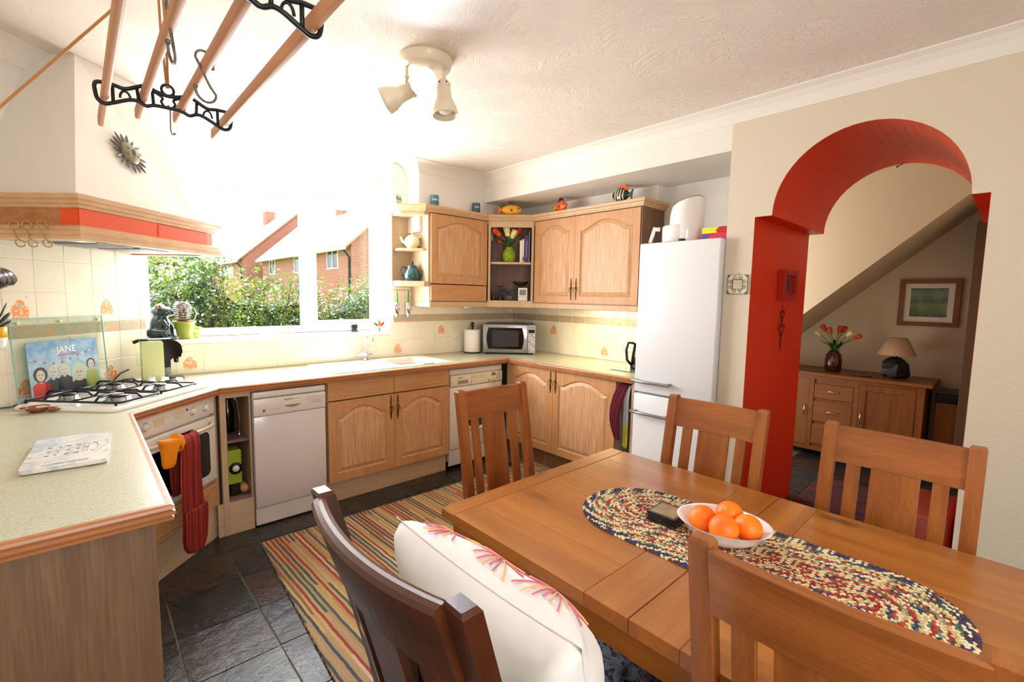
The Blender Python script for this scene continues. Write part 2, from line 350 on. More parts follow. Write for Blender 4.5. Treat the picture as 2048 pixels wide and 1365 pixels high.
m, nt, b = newmat('orange_peel'); M['peel'] = m; setp(b, Roughness=0.38, **{'Base Color': srgb((250, 118, 6))}); v = coords(nt, rand=5); n = noise(nt, v, 320, 1); bump(nt, b, n.outputs[0], 0.35, 0.003)
nt.links.new(ramp(nt, noise(nt, v, 9, 2).outputs[0], [(0.3, srgb((246, 98, 4))), (0.7, srgb((255, 138, 14)))]), b.inputs['Base Color'])
m, nt, b = newmat('window_glass'); M['glass'] = m
tr_ = N(nt, 'ShaderNodeBsdfTransparent'); tr_.inputs[0].default_value = (0.97, 0.985, 0.98, 1); gl = N(nt, 'ShaderNodeBsdfGlossy'); gl.inputs['Roughness'].default_value = 0.02
fr_lw = N(nt, 'ShaderNodeLayerWeight'); fr_lw.inputs[0].default_value = 0.5; fr = N(nt, 'ShaderNodeMapRange'); nt.links.new(fr_lw.outputs['Facing'], fr.inputs[0]); fr.inputs[1].default_value = 0.3; fr.inputs[3].default_value = 0.03; fr.inputs[4].default_value = 0.35; mx_ = N(nt, 'ShaderNodeMixShader'); nt.links.new(fr.outputs[0], mx_.inputs[0]); nt.links.new(tr_.outputs[0], mx_.inputs[1]); nt.links.new(gl.outputs[0], mx_.inputs[2]); nt.links.new(mx_.outputs[0], nt.nodes['Material Output'].inputs[0])
m, nt, b = newmat('green_glass'); M['gglass'] = m
tr_ = N(nt, 'ShaderNodeBsdfTransparent'); tr_.inputs[0].default_value = (0.94, 0.98, 0.965, 1); gl = N(nt, 'ShaderNodeBsdfGlossy'); gl.inputs['Roughness'].default_value = 0.03
fr_lw = N(nt, 'ShaderNodeLayerWeight'); fr_lw.inputs[0].default_value = 0.5; fr = N(nt, 'ShaderNodeMapRange'); nt.links.new(fr_lw.outputs['Facing'], fr.inputs[0]); fr.inputs[1].default_value = 0.3; fr.inputs[3].default_value = 0.03; fr.inputs[4].default_value = 0.35; mx_ = N(nt, 'ShaderNodeMixShader'); nt.links.new(fr.outputs[0], mx_.inputs[0]); nt.links.new(tr_.outputs[0], mx_.inputs[1]); nt.links.new(gl.outputs[0], mx_.inputs[2]); nt.links.new(mx_.outputs[0], nt.nodes['Material Output'].inputs[0])
M['glass_edge'] = plain('glass_edge', (140, 190, 186), 0.1)
def emit(name, c, st):
    m, nt, b = newmat(name); setp(b, **{'Base Color': srgb(c), 'Emission Color': srgb(c), 'Emission Strength': st}); return m
M['bulb'] = emit('lit_bulb', (222, 232, 255), 60.0)
# ================================================================== ROOM SHELL
H = 2.585
def struct(name, mb, m, parent=None, **kw): return mb.build(name, m, parent, kind=None if parent else 'structure', **kw)
XW0, XW1, YG = -3.146, -1.43, 0.22
w = MB(); w.span((XW0, 0.0, -0.3), (XW1, 0.32, 1.115)); w.span((XW1, 0.0, -0.3), (0.2, 0.32, H + 0.1)); w.span((XW0 - 0.1, YG, 2.262), (XW1, 0.32, H + 0.1))
w.span((-1.287, -0.20, 2.0), (0.0, 0.0, H))
wall_window = struct('wall_window', w, M['wall_smooth'])
w = MB(); w.plate([[(XW0, 0), (XW0, 0.32), (-4.2, 0.32), (-4.2, -0.764), (-3.91, -0.764)]], -0.3, H + 0.1)
wall_corner = struct('wall_corner', w, M['wall_smooth'])
w = MB(); w.span((-4.2, -5.6, -0.3), (-3.91, -0.764, H + 0.1)); struct('wall_left', w, M['wall'])
w = MB(); w.plate([[(-4.2, -0.3), (-0.58, -0.3), (-0.58, H + 0.1), (-4.2, H + 0.1)], [(-3.85, 0.9), (-3.85, 2.1), (-2.80, 2.1), (-2.80, 0.9)]], -5.2, -5.45, lambda u, v, w: (u, w, v)); struct('wall_rear', w, M['wall'])
w = MB(); w.span((0.0, -2.495, -0.3), (0.3, 0.0, H + 0.1)); w.span((-0.12, -1.76, 2.2), (0.0, -0.2, 2.34)); w.span((-0.58, -2.495, 2.34), (0.0, -0.2, H)); wall_right = struct('wall_right', w, M['wall_smooth'])
# arch wall: a metre-deep opening with a round head and square shoulders
arch = [(-2.65, -0.3), (-2.65, 1.94), (-2.74, 1.94)] + [(-3.14 + 0.4 * cos(a), 1.94 + 0.405 * sin(a)) for a in [pi * i / 28 for i in range(1, 28)]] + [(-3.54, 1.94), (-3.60, 1.94), (-3.60, -0.3)]
outer = [(-2.495, -0.3), (-2.495, H + 0.05), (-5.45, H + 0.05), (-5.45, -0.3)]
w = MB(); w.plate([outer + arch[::-1]], -0.58, 0.44, lambda u, v, w: (w, u, v)); wall_arch = struct('wall_arch', w, M['wall'])
w = MB(); th = 0.0008
inn = [(-2.65 - th, -0.0), (-2.65 - th, 1.94 - th), (-2.74 - th, 1.94 - th)] + [(-3.14 + (0.4 - th) * cos(a), 1.94 + (0.405 - th) * sin(a)) for a in [pi * i / 28 for i in range(1, 28)]] + [(-3.54 + th, 1.94 - th), (-3.60 + th, 1.94 - th), (-3.60 + th, 0)]
a2 = [(-2.65, 0.0)] + arch[1:-1] + [(-3.60, 0.0)]
w.plate([a2 + inn[::-1]], -0.5795, 0.4395, lambda u, v, w: (w, u, v)); struct('arch_lining', w, M['red_paint'], wall_arch, label='glossy orange-red painted arch reveal')
w = MB(); w.span((-4.2, -5.6, H), (2.4, 0.33, H + 0.12)); struct('ceiling', w, M['ceil'])
# hall beyond the arch
w = MB(); w.span((2.1, -3.7, -0.3), (2.3, -0.9, H)); struct('wall_hall_back', w, M['hall_wall'])
w = MB(); w.span((0.44, -3.75, -0.3), (1.60, -3.64, H)); w.span((1.60, -3.75, -0.3), (2.2, -3.5, H)); struct('wall_hall_side', w, M['hall_wall'])
w = MB(); w.plate([[(0.3, -0.3), (2.2, -0.3), (2.2, H), (0.3, H)], [(0.5, 0.2), (0.5, 2.4), (1.15, 2.4), (1.15, 0.2)]], -1.5, -1.6, lambda u, v, w: (u, w, v)); struct('wall_hall_end', w, M['hall_wall'])  # opening added and wall moved nearer to brighten the hall
w = MB(); w.plate([[(-0.95, 0.0), (-3.5, 2.31), (-3.5, H), (-0.95, H)]], 1.2, 1.25, lambda u, v, w: (w, u, v)); w.plate([[(-0.95, 0.0), (-3.5, 2.31), (-3.5, 2.37), (-0.95, 0.06)]], 1.25, 2.1, lambda u, v, w: (w, u, v)); struct('wall_stairs', w, M['hall_wall'])
# coving
cv = [(0.0, H - 0.095), (0.004, H - 0.095), (0.010, H - 0.080), (0.028, H - 0.045), (0.052, H - 0.020), (0.078, H - 0.006), (0.080, H), (0.0, H)]
w = MB(); w.sweep([(-3.91, -5.2), (-0.58, -5.2), (-0.58, -0.20), (-1.287, -0.20), (-1.287, YG), (XW0, YG), (XW0, 0.0), (-3.91, -0.764)], cv, closed=True); struct('trim_1', w, M['cove'])
w = MB(); sk = [(0, 0), (0.018, 0), (0.018, 0.09), (0.01, 0.10), (0, 0.10)]
w.sweep([(-0.58, -5.2), (-0.58, -3.603)], sk); struct('baseboard_arch', w, M['white_paint'])
w = MB(); w.sweep([(2.1, -3.5), (2.1, -0.95)], sk); struct('baseboard_hall', w, M['white_paint'])
# hall door seen edge-on
w = MB(); w.span((1.62, -3.499, 0.0), (2.06, -3.47, 2.03), 0.002); d1 = struct('door_1', w, plain('dark_brown_door', (74, 52, 36), 0.4, var=0.2))
w = MB(); w.span((2.0, -3.47, 0), (2.06, -3.455, 2.09), 0.003); w.span((1.57, -3.64, 0), (1.599, -3.455, 2.09), 0.003); w.span((1.599, -3.47, 2.03), (2.0, -3.455, 2.09), 0.003); w.build('door_frame', plain('brown_architrave', (96, 68, 46), 0.45), d1)
for z in (0.74, 1.28, 1.80):
    w = MB(); w.span((1.93, -3.47, z - 0.05), (1.99, -3.463, z + 0.05), 0.002); w.cyl((1.99, -3.458, z - 0.05), (1.99, -3.458, z + 0.05), 0.006, n=8); w.build('hinge', M['grey_metal'], d1)
# ------------------------------------------------------------------ slate floor, tile by tile
w = MB(); w.span((-4.0, -5.3, -0.2), (2.3, 0.3, -0.004)); floor = struct('floor', w, M['grout'])
P = 0.315; cnt = 0; shapes = []
def slate_mesh():
    mb = MB(); s_ = P - 0.0065; j = lambda: random.uniform(-0.0025, 0.0025)
    mb.plate([[(-s_ / 2 + j(), -s_ / 2 + j()), (j(), -s_ / 2 + j()), (s_ / 2 + j(), -s_ / 2 + j()), (s_ / 2 + j(), j()), (s_ / 2 + j(), s_ / 2 + j()), (j(), s_ / 2 + j()), (-s_ / 2 + j(), s_ / 2 + j()), (-s_ / 2 + j(), j())]], -0.006, 0.0)
    return mb
proto = None; rest = MB(); protos = []
for iy in range(18):
    for ix in range(21):
        cx = -2.59 + P * (ix - 4.5); cy = -0.80 + P * (2.5 - iy)
        if cx > 2.1 or cx < -3.95 or cy < -5.2: continue
        if cy < -4.3 or (cx > -0.6 and cy > -2.3) or (cx > 0.6 and cy < -3.6):
            if cy < -4.3: rest.span((cx - 0.153, cy - 0.153, -0.006), (cx + 0.153, cy + 0.153, 0.0))
            continue
        if len(protos) < 6:
            mb = slate_mesh(); mb.T = IDM; mb.v = [v + Vector((cx, cy, 0)) for v in mb.v]; o = mb.build('slate_tile', M['slate'], floor); protos.append(o)
        else:
            o = random.choice(protos).copy(); COL.objects.link(o); base = protos[0]
            o.location = (cx - floor.location.x, cy - floor.location.y, protos[0].location.z)
        cnt += 1
rest.build('slate_floor_rest', M['slate'], floor, kind='stuff')
# ------------------------------------------------------------------ windows
def window(name, x0, x1, z0, z1, y, mull, sash=None):
    w = MB(); fr_ = [[(x0, z0), (x1, z0), (x1, z1), (x0, z1)]]; fw = 0.05; xs = [x0] + mull + [x1]
    holes = []
    for i in range(0, len(xs) - 1, 1):
        a, b_ = xs[i], xs[i + 1]; la = fw if i == 0 else 0.035; lb = fw if i == len(xs) - 2 else 0.035
        holes.append([(a + la, z0 + fw), (b_ - lb, z0 + fw), (b_ - lb, z1 - fw), (a + la, z1 - fw)])
    w.plate(fr_ + holes, y, y + 0.07, lambda u, v, w: (u, w, v)); o = struct(name, w, M['white_paint'])
    for i, h in enumerate(holes):
        g = MB(); g.span((h[0][0] - 0.004, y + 0.03, h[0][1] - 0.004), (h[1][0] + 0.004, y + 0.036, h[2][1] + 0.004)); g.build('pane', M['glass'], o)
        if sash and i in sash:
            a, b_, c, d = h[0][0], h[1][0], h[0][1], h[2][1]; f = 0.042
            g = MB(); g.plate([[(a, c), (b_, c), (b_, d), (a, d)], [(a + f, c + f), (b_ - f, c + f), (b_ - f, d - f), (a + f, d - f)]], y - 0.015, y + 0.028, lambda u, v, w: (u, w, v)); g.build('casement', M['white_paint'], o)
    return o
win = window('window_1', XW0, XW1, 1.145, 2.262, 0.235, [-2.075], sash=[1])
w = MB(); w.span((XW0, -0.012, 1.115), (XW1, 0.30, 1.140), 0.004); w.build('window_sill', M['white_paint'], win)
w = MB(); w.span((-1.72, 0.205, 1.20), (-1.66, 0.222, 1.225), 0.004); w.span((-1.71, 0.185, 1.205), (-1.60, 0.200, 1.22), 0.004); w.build('window_handle', M['silver'], win)
window('window_2', -3.85, -2.80, 0.9, 2.1, -5.33, [-3.32])
window('added_hall_window', 0.5, 1.15, 0.2, 2.4, -1.58, [])  # unseen window, added and enlarged to bring more light into the hall
skylight('hall_window_daylight', (0.82, -1.62, 1.3), (-pi/2, 0, 0), 0.6, 2.1, 8.5, (1.0, 0.95, 0.88))  # fill lamp at the added opening, brightens the hall and stair wall
# ------------------------------------------------------------------ wall tiles
TW, TG = 0.153, 0.0035
ROWS = [(0.912, 1.065), (1.065, 1.222), (1.222, 1.287), (1.287, 1.445), (1.445, 1.602), (1.602, 1.76)]
tile_cache = {}
def tile(F, parent, a0, a1, z0, z1, mat, name, bdep=0.006):
    key = (round(a1 - a0, 3), round(z1 - z0, 3), mat, parent.name)
    if key in tile_cache:
        o0, c0 = tile_cache[key]; o = o0.copy(); COL.objects.link(o); d = F @ Vector(((a0 + a1) / 2, 0, z0)) - c0; o.location = o0.location + d; return o
    mb = MB(F); mb.span((a0 + TG / 2, -bdep, z0 + TG / 2), (a1 - TG / 2, 0.004, z1 - TG / 2), 0.0018)
    o = mb.build(name, M[mat], parent); tile_cache[key] = (o, F @ Vector(((a0 + a1) / 2, 0, z0))); return o
mot = None
def motif(F, parent, a, z):
    """printed still-life decoration: a fruit basket with a lace edge, left as flat print on the tile"""
    global mot
    mb = MB(F @ Tr(a, -0.0062, z)); fn = lambda u, v, w: (u, -w, v)
    mb.plate([[(-0.036, -0.038), (0.036, -0.038), (0.040, -0.012), (0.034, 0.006), (0.022, 0.012), (0.018, 0.030), (0.004, 0.042), (-0.012, 0.038), (-0.022, 0.022), (-0.034, 0.010), (-0.040, -0.010)]], 0, 0.0003, fn)
    for k in range(6): mb.plate([circ(-0.032 + k * 0.0128, -0.044, 0.0045, 0.0045, 6)], 0, 0.0003, fn)
    mb.mi = 1; mb.plate([[(-0.008, 0.022), (0.008, 0.022), (0.004, 0.002), (-0.004, 0.002)]], 0.0003, 0.0006, fn); mb.plate([circ(0.030, 0.052, 0.006, 0.003, 6)], 0, 0.0003, fn)
    mb.build('printed_motif', [M['motif'], M['motif_green']], parent)
# grout beds are the walls' own plaster; tiles sit proud of it
def grout(F, parent, a0, a1, z0, z1): MB(F).span((a0, -0.0035, z0), (a1, 0.002, z1)).build('grout_bed', M['tile_grout'], parent)
grout(FD, wall_corner, 0.0, 1.0805, 0.912, 1.76)
sl = [0.0] + [1.0805 - (0.044 + 0.151 * k) for k in range(6, -1, -1)] + [1.078]
sl[0] = 0.02
for r, (z0, z1) in enumerate(ROWS):
    for i in range(len(sl) - 1): tile(FD, wall_corner, sl[i], sl[i + 1], z0, z1, 'tile_border' if r == 2 else 'tile', 'border_tile' if r == 2 else 'tile')
for s_, r in ((0.72, 3), (0.27, 3), (0.27, 0), (0.72, 0)):
    k = min(range(len(sl) - 1), key=lambda i: abs((sl[i] + sl[i + 1]) / 2 - (1.0805 - s_))); motif(FD, wall_corner, (sl[k] + sl[k + 1]) / 2, sum(ROWS[r]) / 2)
grout(FB, wall_window, XW0, XW1, 0.912, 1.112); grout(FB, wall_window, XW1, 0.0, 0.912, 1.56)
xs = [-1.311 + 0.1537 * k for k in range(-12, 9)]
xs = [max(x, XW0 + 0.002) for x in xs if x > XW0 - 0.13] + [-0.004]
for i in range(len(xs) - 1):
    for r, (z0, z1) in enumerate(ROWS[:4] + [(1.445, 1.53)]):
        if xs[i] < XW1 - 0.08:
            if r > 1: continue
            if r == 1: z1 = 1.112
        tile(FB, wall_window, max(xs[i], XW1) if (r > 1 and xs[i] < XW1) else xs[i], xs[i + 1], z0, z1, 'tile_border' if r == 2 else 'tile', 'border_tile' if r == 2 else 'tile')
for x, r in ((-2.925, 0), (-1.39, 0), (-0.93, 1)):
    k = min(range(len(xs) - 1), key=lambda i: abs((xs[i] + xs[i + 1]) / 2 - x)); motif(FB, wall_window, (xs[k] + xs[k + 1]) / 2, sum(ROWS[r]) / 2)
grout(FRW, wall_right, 0.0, 1.93, 0.912, 1.45)
ys = [0.004] + [0.377 + 0.1545 * k for k in range(-2, 11)]
for i in range(len(ys) - 1):
    for r, (z0, z1) in enumerate(ROWS[:4]): tile(FRW, wall_right, ys[i], ys[i + 1], z0, z1, 'tile_border' if r == 2 else 'tile', 'border_tile' if r == 2 else 'tile')
for y, r in ((0.60, 1), (1.228, 0)):
    k = min(range(len(ys) - 1), key=lambda i: abs((ys[i] + ys[i + 1]) / 2 - y)); motif(FRW, wall_right, (ys[k] + ys[k + 1]) / 2, sum(ROWS[r]) / 2)

# ================================================================== OUTSIDE
lawn = plain('lawn', (110, 130, 70), 0.9, var=0.4, bs=8); MB().span((-30, 0.6, -0.40), (60, 70, -0.302)).build('lawn', lawn, label='sunlit lawn outside the kitchen window', cat='grass', kind='stuff')
m, nt, b = newmat('hedge_leaf'); setp(b, Roughness=0.4, **{'Subsurface Weight': 0.0}); v = coords(nt, (1, 1, 1), 'Object'); n = noise(nt, v, 2.2, 3)
cr_ = ramp(nt, n.outputs[0], [(0.35, srgb((44, 78, 40))), (0.52, srgb((84, 116, 44))), (0.68, srgb((150, 160, 48)))]); nt.links.new(cr_, b.inputs['Base Color'])
tl = N(nt, 'ShaderNodeBsdfTranslucent'); nt.links.new(cr_, tl.inputs[0]); ms = N(nt, 'ShaderNodeMixShader'); ms.inputs[0].default_value = 0.35
nt.links.new(b.outputs[0], ms.inputs[1]); nt.links.new(tl.outputs[0], ms.inputs[2]); nt.links.new(ms.outputs[0], nt.nodes['Material Output'].inputs[0]); leafm = m
hb = MB(); R = random.Random(3)
def htop(x): return 1.42 + 0.16 * sin(x * 2.1) + 0.10 * sin(x * 5.3 + 1) + 0.05 * sin(x * 11)
for i in range(42000):
    x = R.uniform(-6, 3.4); t = R.random() ** 0.62; z = -0.28 + (htop(x) + 0.45 + (R.random() ** 3) * 0.35) * t; dep = R.random() ** 1.6 * 0.9; y = 3.0 + dep + 0.12 * sin(x * 3 + z * 4)
    s_ = R.uniform(0.018, 0.036); a = R.uniform(0, 2 * pi); e = R.uniform(-1.1, 1.1)
    d1_ = Vector((cos(a) * cos(e), sin(a) * cos(e), sin(e))) * s_; d2_ = Vector((-sin(a), cos(a), R.uniform(-0.5, 0.5))) * s_ * 0.55; c = Vector((x, y, z))
    hb.add([c - d1_, c + d2_, c + d1_, c - d2_], [(0, 1, 2, 3)])
for i in range(160):
    x = R.uniform(-6, 3.4); h = htop(x) + R.uniform(-0.1, 0.35); hb.mi = 1; hb.tube([(x, 3.4, -0.295), (x + R.uniform(-.1, .1), 3.4, h * 0.6), (x + R.uniform(-.2, .2), 3.3, h)], [0.012, 0.007, 0.003], 4); hb.mi = 0
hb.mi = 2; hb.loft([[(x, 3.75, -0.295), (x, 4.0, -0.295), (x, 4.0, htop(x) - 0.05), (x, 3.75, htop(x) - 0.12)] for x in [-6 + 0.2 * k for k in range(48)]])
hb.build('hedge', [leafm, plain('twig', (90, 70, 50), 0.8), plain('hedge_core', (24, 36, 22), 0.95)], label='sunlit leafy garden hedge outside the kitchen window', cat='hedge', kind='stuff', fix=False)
# brick houses
m, nt, b = newmat('house_brick'); tc = N(nt, 'ShaderNodeTexCoord'); sx_ = N(nt, 'ShaderNodeSeparateXYZ'); nt.links.new(tc.outputs['Object'], sx_.inputs[0])
ad2 = N(nt, 'ShaderNodeMath', operation='ADD'); nt.links.new(sx_.outputs[0], ad2.inputs[0]); nt.links.new(sx_.outputs[1], ad2.inputs[1]); cb = N(nt, 'ShaderNodeCombineXYZ'); nt.links.new(ad2.outputs[0], cb.inputs[0]); nt.links.new(sx_.outputs[2], cb.inputs[1])
bt = N(nt, 'ShaderNodeTexBrick'); bt.inputs['Scale'].default_value = 3.0; bt.inputs['Color1'].default_value = srgb((176, 96, 78)); bt.inputs['Color2'].default_value = srgb((150, 78, 62)); bt.inputs['Mortar'].default_value = srgb((214, 196, 184)); bt.inputs['Mortar Size'].default_value = 0.02
nt.links.new(cb.outputs[0], bt.inputs['Vector']); nt.links.new(bt.outputs['Color'], b.inputs['Base Color']); setp(b, Roughness=0.85); M['brick'] = m
M['roof'] = plain('roof_tile', (176, 150, 130), 0.8, bmp=0.4, bs=12, var=0.2)
def house(X0, Y0, Y1, ze, width, label, wins):
    o = empty('brick_house', (X0, Y0, -0.3), label, 'house', 'brick houses beyond the hedge')
    w = MB(); rz = ze + width * 0.5 * 0.9
    w.plate([[(X0, -0.3), (X0 + width, -0.3), (X0 + width, ze), (X0 + width / 2, rz), (X0, ze)]], Y0, Y1, lambda u, v, w: (u, w, v)); w.build('wall', M['brick'], o)
    w = MB(); t_ = 0.12; e = 0.4
    w.plate([[(X0 - e, ze - e * 0.9 + 0.05), (X0 + width / 2, rz + 0.05), (X0 + width + e, ze - e * 0.9 + 0.05), (X0 + width + e, ze - e * 0.9 + 0.05 + t_), (X0 + width / 2, rz + 0.05 + t_ * 1.3), (X0 - e, ze - e * 0.9 + 0.05 + t_)]], Y0 - 0.25, Y1 + 0.25, lambda u, v, w: (u, w, v)); w.build('roof', M['roof'], o)
    w = MB(); w.tube([(X0 - e - 0.05, Y0 - 0.25, ze - 0.33), (X0 - e - 0.05, Y1, ze - 0.33)], 0.07, 6); w.build('gutter', M['white_paint'], o)
    w = MB(); w.tube([(X0 - e - 0.05, Y0 + 0.1, ze - 0.35), (X0 - 0.08, Y0 + 0.1, ze - 0.75), (X0 - 0.08, Y0 + 0.1, -0.3)], 0.06, 6); w.build('downpipe', M['iron'], o)
    w = MB(); w.span((X0 + width / 2 - 0.4, (Y0 + Y1) / 2 - 0.6, rz - 0.4), (X0 + width / 2 + 0.4, (Y0 + Y1) / 2 + 0.6, rz + 1.1)); w.build('chimney', M['brick'], o)
    for (ya, yb, za, zb) in wins:
        w = MB(); w.plate([[(ya, za), (yb, za), (yb, zb), (ya, zb)], [(ya + .08, za + .08), ((ya + yb) / 2 - .04, za + .08), ((ya + yb) / 2 - .04, zb - .08), (ya + .08, zb - .08)], [((ya + yb) / 2 + .04, za + .08), (yb - .08, za + .08), (yb - .08, zb - .08), ((ya + yb) / 2 + .04, zb - .08)]], X0 - 0.05, X0 + 0.02, lambda u, v, w: (w, u, v)); f = w.build('window', M['white_paint'], o)
        w = MB(); w.span((X0 - 0.02, ya + .05, za + .05), (X0 - 0.005, yb - .05, zb - .05)); w.build('pane', plain('dark_pane', (70, 84, 104), 0.1) if 'dark_pane' not in MATS else MATS['dark_pane'], f)
house(7.54, 21.0, 37.5, 4.2, 6.5, 'nearer red brick house with white framed windows, right of the window bar', [(22.7, 24.3, 2.87, 4.0), (28.1, 30.0, 2.76, 3.9), (34.2, 35.6, 2.8, 3.9)])
house(6.45, 39.0, 56.0, 4.2, 9.0, 'farther red brick house with low roof, left part of the window view', [(42.0, 46.5, 2.6, 3.6)])
# round tree on the far left
w = MB(); R = random.Random(9)
for i in range(2600):
    a = R.uniform(0, 2 * pi); e = R.uniform(-1.2, 1.5); r = R.uniform(0.75, 1.0); c = Vector((1.2 + 2.4 * r * cos(a) * cos(e), 34 + 2.4 * r * sin(a) * cos(e), 2.6 + 1.6 * r * sin(e)))
    s_ = 0.16; d1_ = Vector((R.uniform(-1, 1), R.uniform(-1, 1), R.uniform(-1, 1))) * s_; d2_ = Vector((R.uniform(-1, 1), R.uniform(-1, 1), R.uniform(-1, 1))) * s_ * 0.6; w.add([c - d1_, c + d2_, c + d1_, c - d2_], [(0, 1, 2, 3)])
tree = empty('round_tree', (1.2, 34, -0.3), 'round bushy tree in the distance beyond the hedge', 'tree'); w.build('foliage', leafm, tree, kind='stuff', fix=False)
w = MB(); w.cyl((1.2, 34, -0.3), (1.2, 34, 2.2), 0.22, 0.14, 8); w.build('trunk', plain('bark', (96, 78, 60), 0.9), tree)

# ================================================================== KITCHEN UNITS
OUT = lambda u, v, w: (u, -w, v)
def arch_loop(x0, x1, z0, z1, rise, n=20):
    """rectangle whose top edge is a cathedral curve, counterclockwise"""
    pts = [(x0, z0), (x1, z0)]
    for i in range(n + 1):
        t = 1 - i / n; u = (t - 0.5) * 2
        s_ = max(0.0, 1 - (abs(u) / 0.86) ** 2.0); k = (s_ ** 1.2) * (1.0)
        pts.append((x0 + (x1 - x0) * t, z1 - rise + rise * k))
    return pts
def door(F, a0, a1, z0, z1, bf, parent, arched=True, hand=None, th=0.020, mat='door_z', panel='panel_z', rise=None):
    """raised-panel door; bf = b of its back face; hand -1/+1 = side of the handle"""
    st = 0.058; wd = a1 - a0; rise = rise if rise is not None else (0.055 * min(1.3, wd / 0.4) if arched else 0.0)
    a0 += 0.0015; a1 -= 0.0015; z0 += 0.0015; z1 -= 0.0015
    L = arch_loop(a0 + st, a1 - st, z0 + st, z1 - st * 0.85, rise) if arched else [(a0 + st, z0 + st), (a1 - st, z0 + st), (a1 - st, z1 - st), (a0 + st, z1 - st)]
    cx = sum(p[0] for p in L) / len(L); ca = (a0 + a1) / 2; cz = (z0 + z1) / 2
    def ins(d): return [(ca + (p[0] - ca) * (1 - d / (wd / 2 - st)), cz + (p[1] - cz) * (1 - d / ((z1 - z0) / 2 - st))) for p in L]
    mb = MB(F @ Tr(0, bf, 0)); mb.plate([[(a0, z0), (a1, z0), (a1, z1), (a0, z1)], L], 0, th, OUT)
    # ovolo around the opening
    o = mb.build('door', M[mat], parent)
    pb = MB(F @ Tr(0, bf, 0)); lp = lambda d, w: [(p[0], -w, p[1]) for p in ins(d)]
    pb.mi = 1; pb.loft([lp(-0.001, th - 0.001), lp(0.006, th - 0.006), lp(0.010, th - 0.010)], cap=False); pb.mi = 0
    pb.loft([lp(0.010, th - 0.011), lp(0.034, th - 0.003), lp(0.037, th - 0.001)], cap=False)
    pb.plate([ins(0.037)], th - 0.0012, th - 0.001, OUT); pb.mi = 1
    pb.build('raised_panel', [M[panel], M['door_edge']], o, fix=False)
    if hand is not None: handle(F, (a1 - 0.026) if hand > 0 else (a0 + 0.026), hz(z0, z1), bf - th, o)
    return o
def hz(z0, z1): return z1 - 0.10 if z1 < 1.2 else z0 + 0.12
def handle(F, a, z, b, parent):
    mb = MB(F @ Tr(a, b, z))
    for k in range(-3, 4):
        r = (0.008, 0.0055)[k % 2]
        mb.tube([(r * cos(t), -0.003, k * 0.026 * 0.85 + r * 1.7 * sin(t)) for t in [2 * pi * i / 10 for i in range(10)]], 0.0022, 5, closed=True)
    mb.ball((0, -0.002, 0.084), (0.006, 0.003, 0.010), 8, 5); mb.ball((0, -0.002, -0.084), (0.006, 0.003, 0.010), 8, 5)
    mb.tube([(0, -0.002, -0.075), (0, -0.002, 0.075)], 0.003, 6); mb.ball((0, -0.010, 0.012), (0.009, 0.008, 0.011), 10, 6)
    mb.tube([(0, -0.016, 0.012), (0.010, -0.018, 0.0), (0.012, -0.018, -0.016), (0.0, -0.018, -0.026), (-0.012, -0.018, -0.016), (-0.010, -0.018, 0.0)], 0.0028, 6, closed=True)
    mb.build('handle', M['brass'], parent)
def drawer_front(F, a0, a1, z0, z1, bf, parent, th=0.02):
    a0 += 0.0015; a1 -= 0.0015; z0 += 0.0015; z1 -= 0.0015
    mb = MB(F); mb.span((a0, bf - th, z0), (a1, bf, z1), 0.004); o = mb.build('drawer', M['door_' + 'x' if F is FB else 'door_x'], parent)
    cz = (z0 + z1) / 2; hh = (z1 - z0) * 0.26; x0 = a0 + 0.06; x1 = a1 - 0.06; k = 0.028
    loop = [(x0, cz), (x0 + k * .4, cz - hh * .55), (x0 + k, cz - hh), (x0 + 1.6 * k, cz - hh), (x1 - 1.6 * k, cz - hh), (x1 - k, cz - hh), (x1 - k * .4, cz - hh * .55), (x1, cz), (x1 - k * .4, cz + hh * .55), (x1 - k, cz + hh), (x0 + k, cz + hh), (x0 + k * .4, cz + hh * .55)]
    mb = MB(F); mb.tube([(p[0], bf - th, p[1]) for p in loop], 0.0042, 6, closed=True, flat=1.0); mb.build('routed_moulding', M['door_edge'], o)
    return o
def unit_box(F, a0, a1, z0, z1, d0, d1, mat, parent, name='carcass', t=0.018, open_front=False, back=True):
    mb = MB(F); mb.span((a0, -d1, z0), (a0 + t, -d0, z1)); mb.span((a1 - t, -d1, z0), (a1, -d0, z1)); mb.span((a0 + t, -d1, z0), (a1 - t, -d0, z0 + t)); mb.span((a0 + t, -d1, z1 - t), (a1 - t, -d0, z1))
    if back: mb.span((a0 + t, -d0 - 0.006, z0 + t), (a1 - t, -d0, z1 - t))
    return mb.build(name, M[mat], parent)
ZT = 0.868
# sink base unit
u_ = empty('sink_base_cabinet', (-1.75, -0.3, 0), 'limed oak cabinet under the sink, two drawer fronts over two arched doors', 'cabinet', 'limed oak base cabinets')
unit_box(FB, -2.247, -1.253, 0.15, ZT, 0.02, 0.578, 'carcass', u_)
for a0, a1, hd in ((-2.247, -1.750, 1), (-1.750, -1.253, -1)):
    drawer_front(FB, a0, a1, 0.730, ZT - 0.004, -0.580, u_); door(FB, a0, a1, 0.155, 0.726, -0.580, u_, hand=hd)
MB(FB).span((-2.247, -0.555, 0.0), (-1.253, -0.54, 0.15), 0.001).build('plinth', M['carcass_x'], u_)
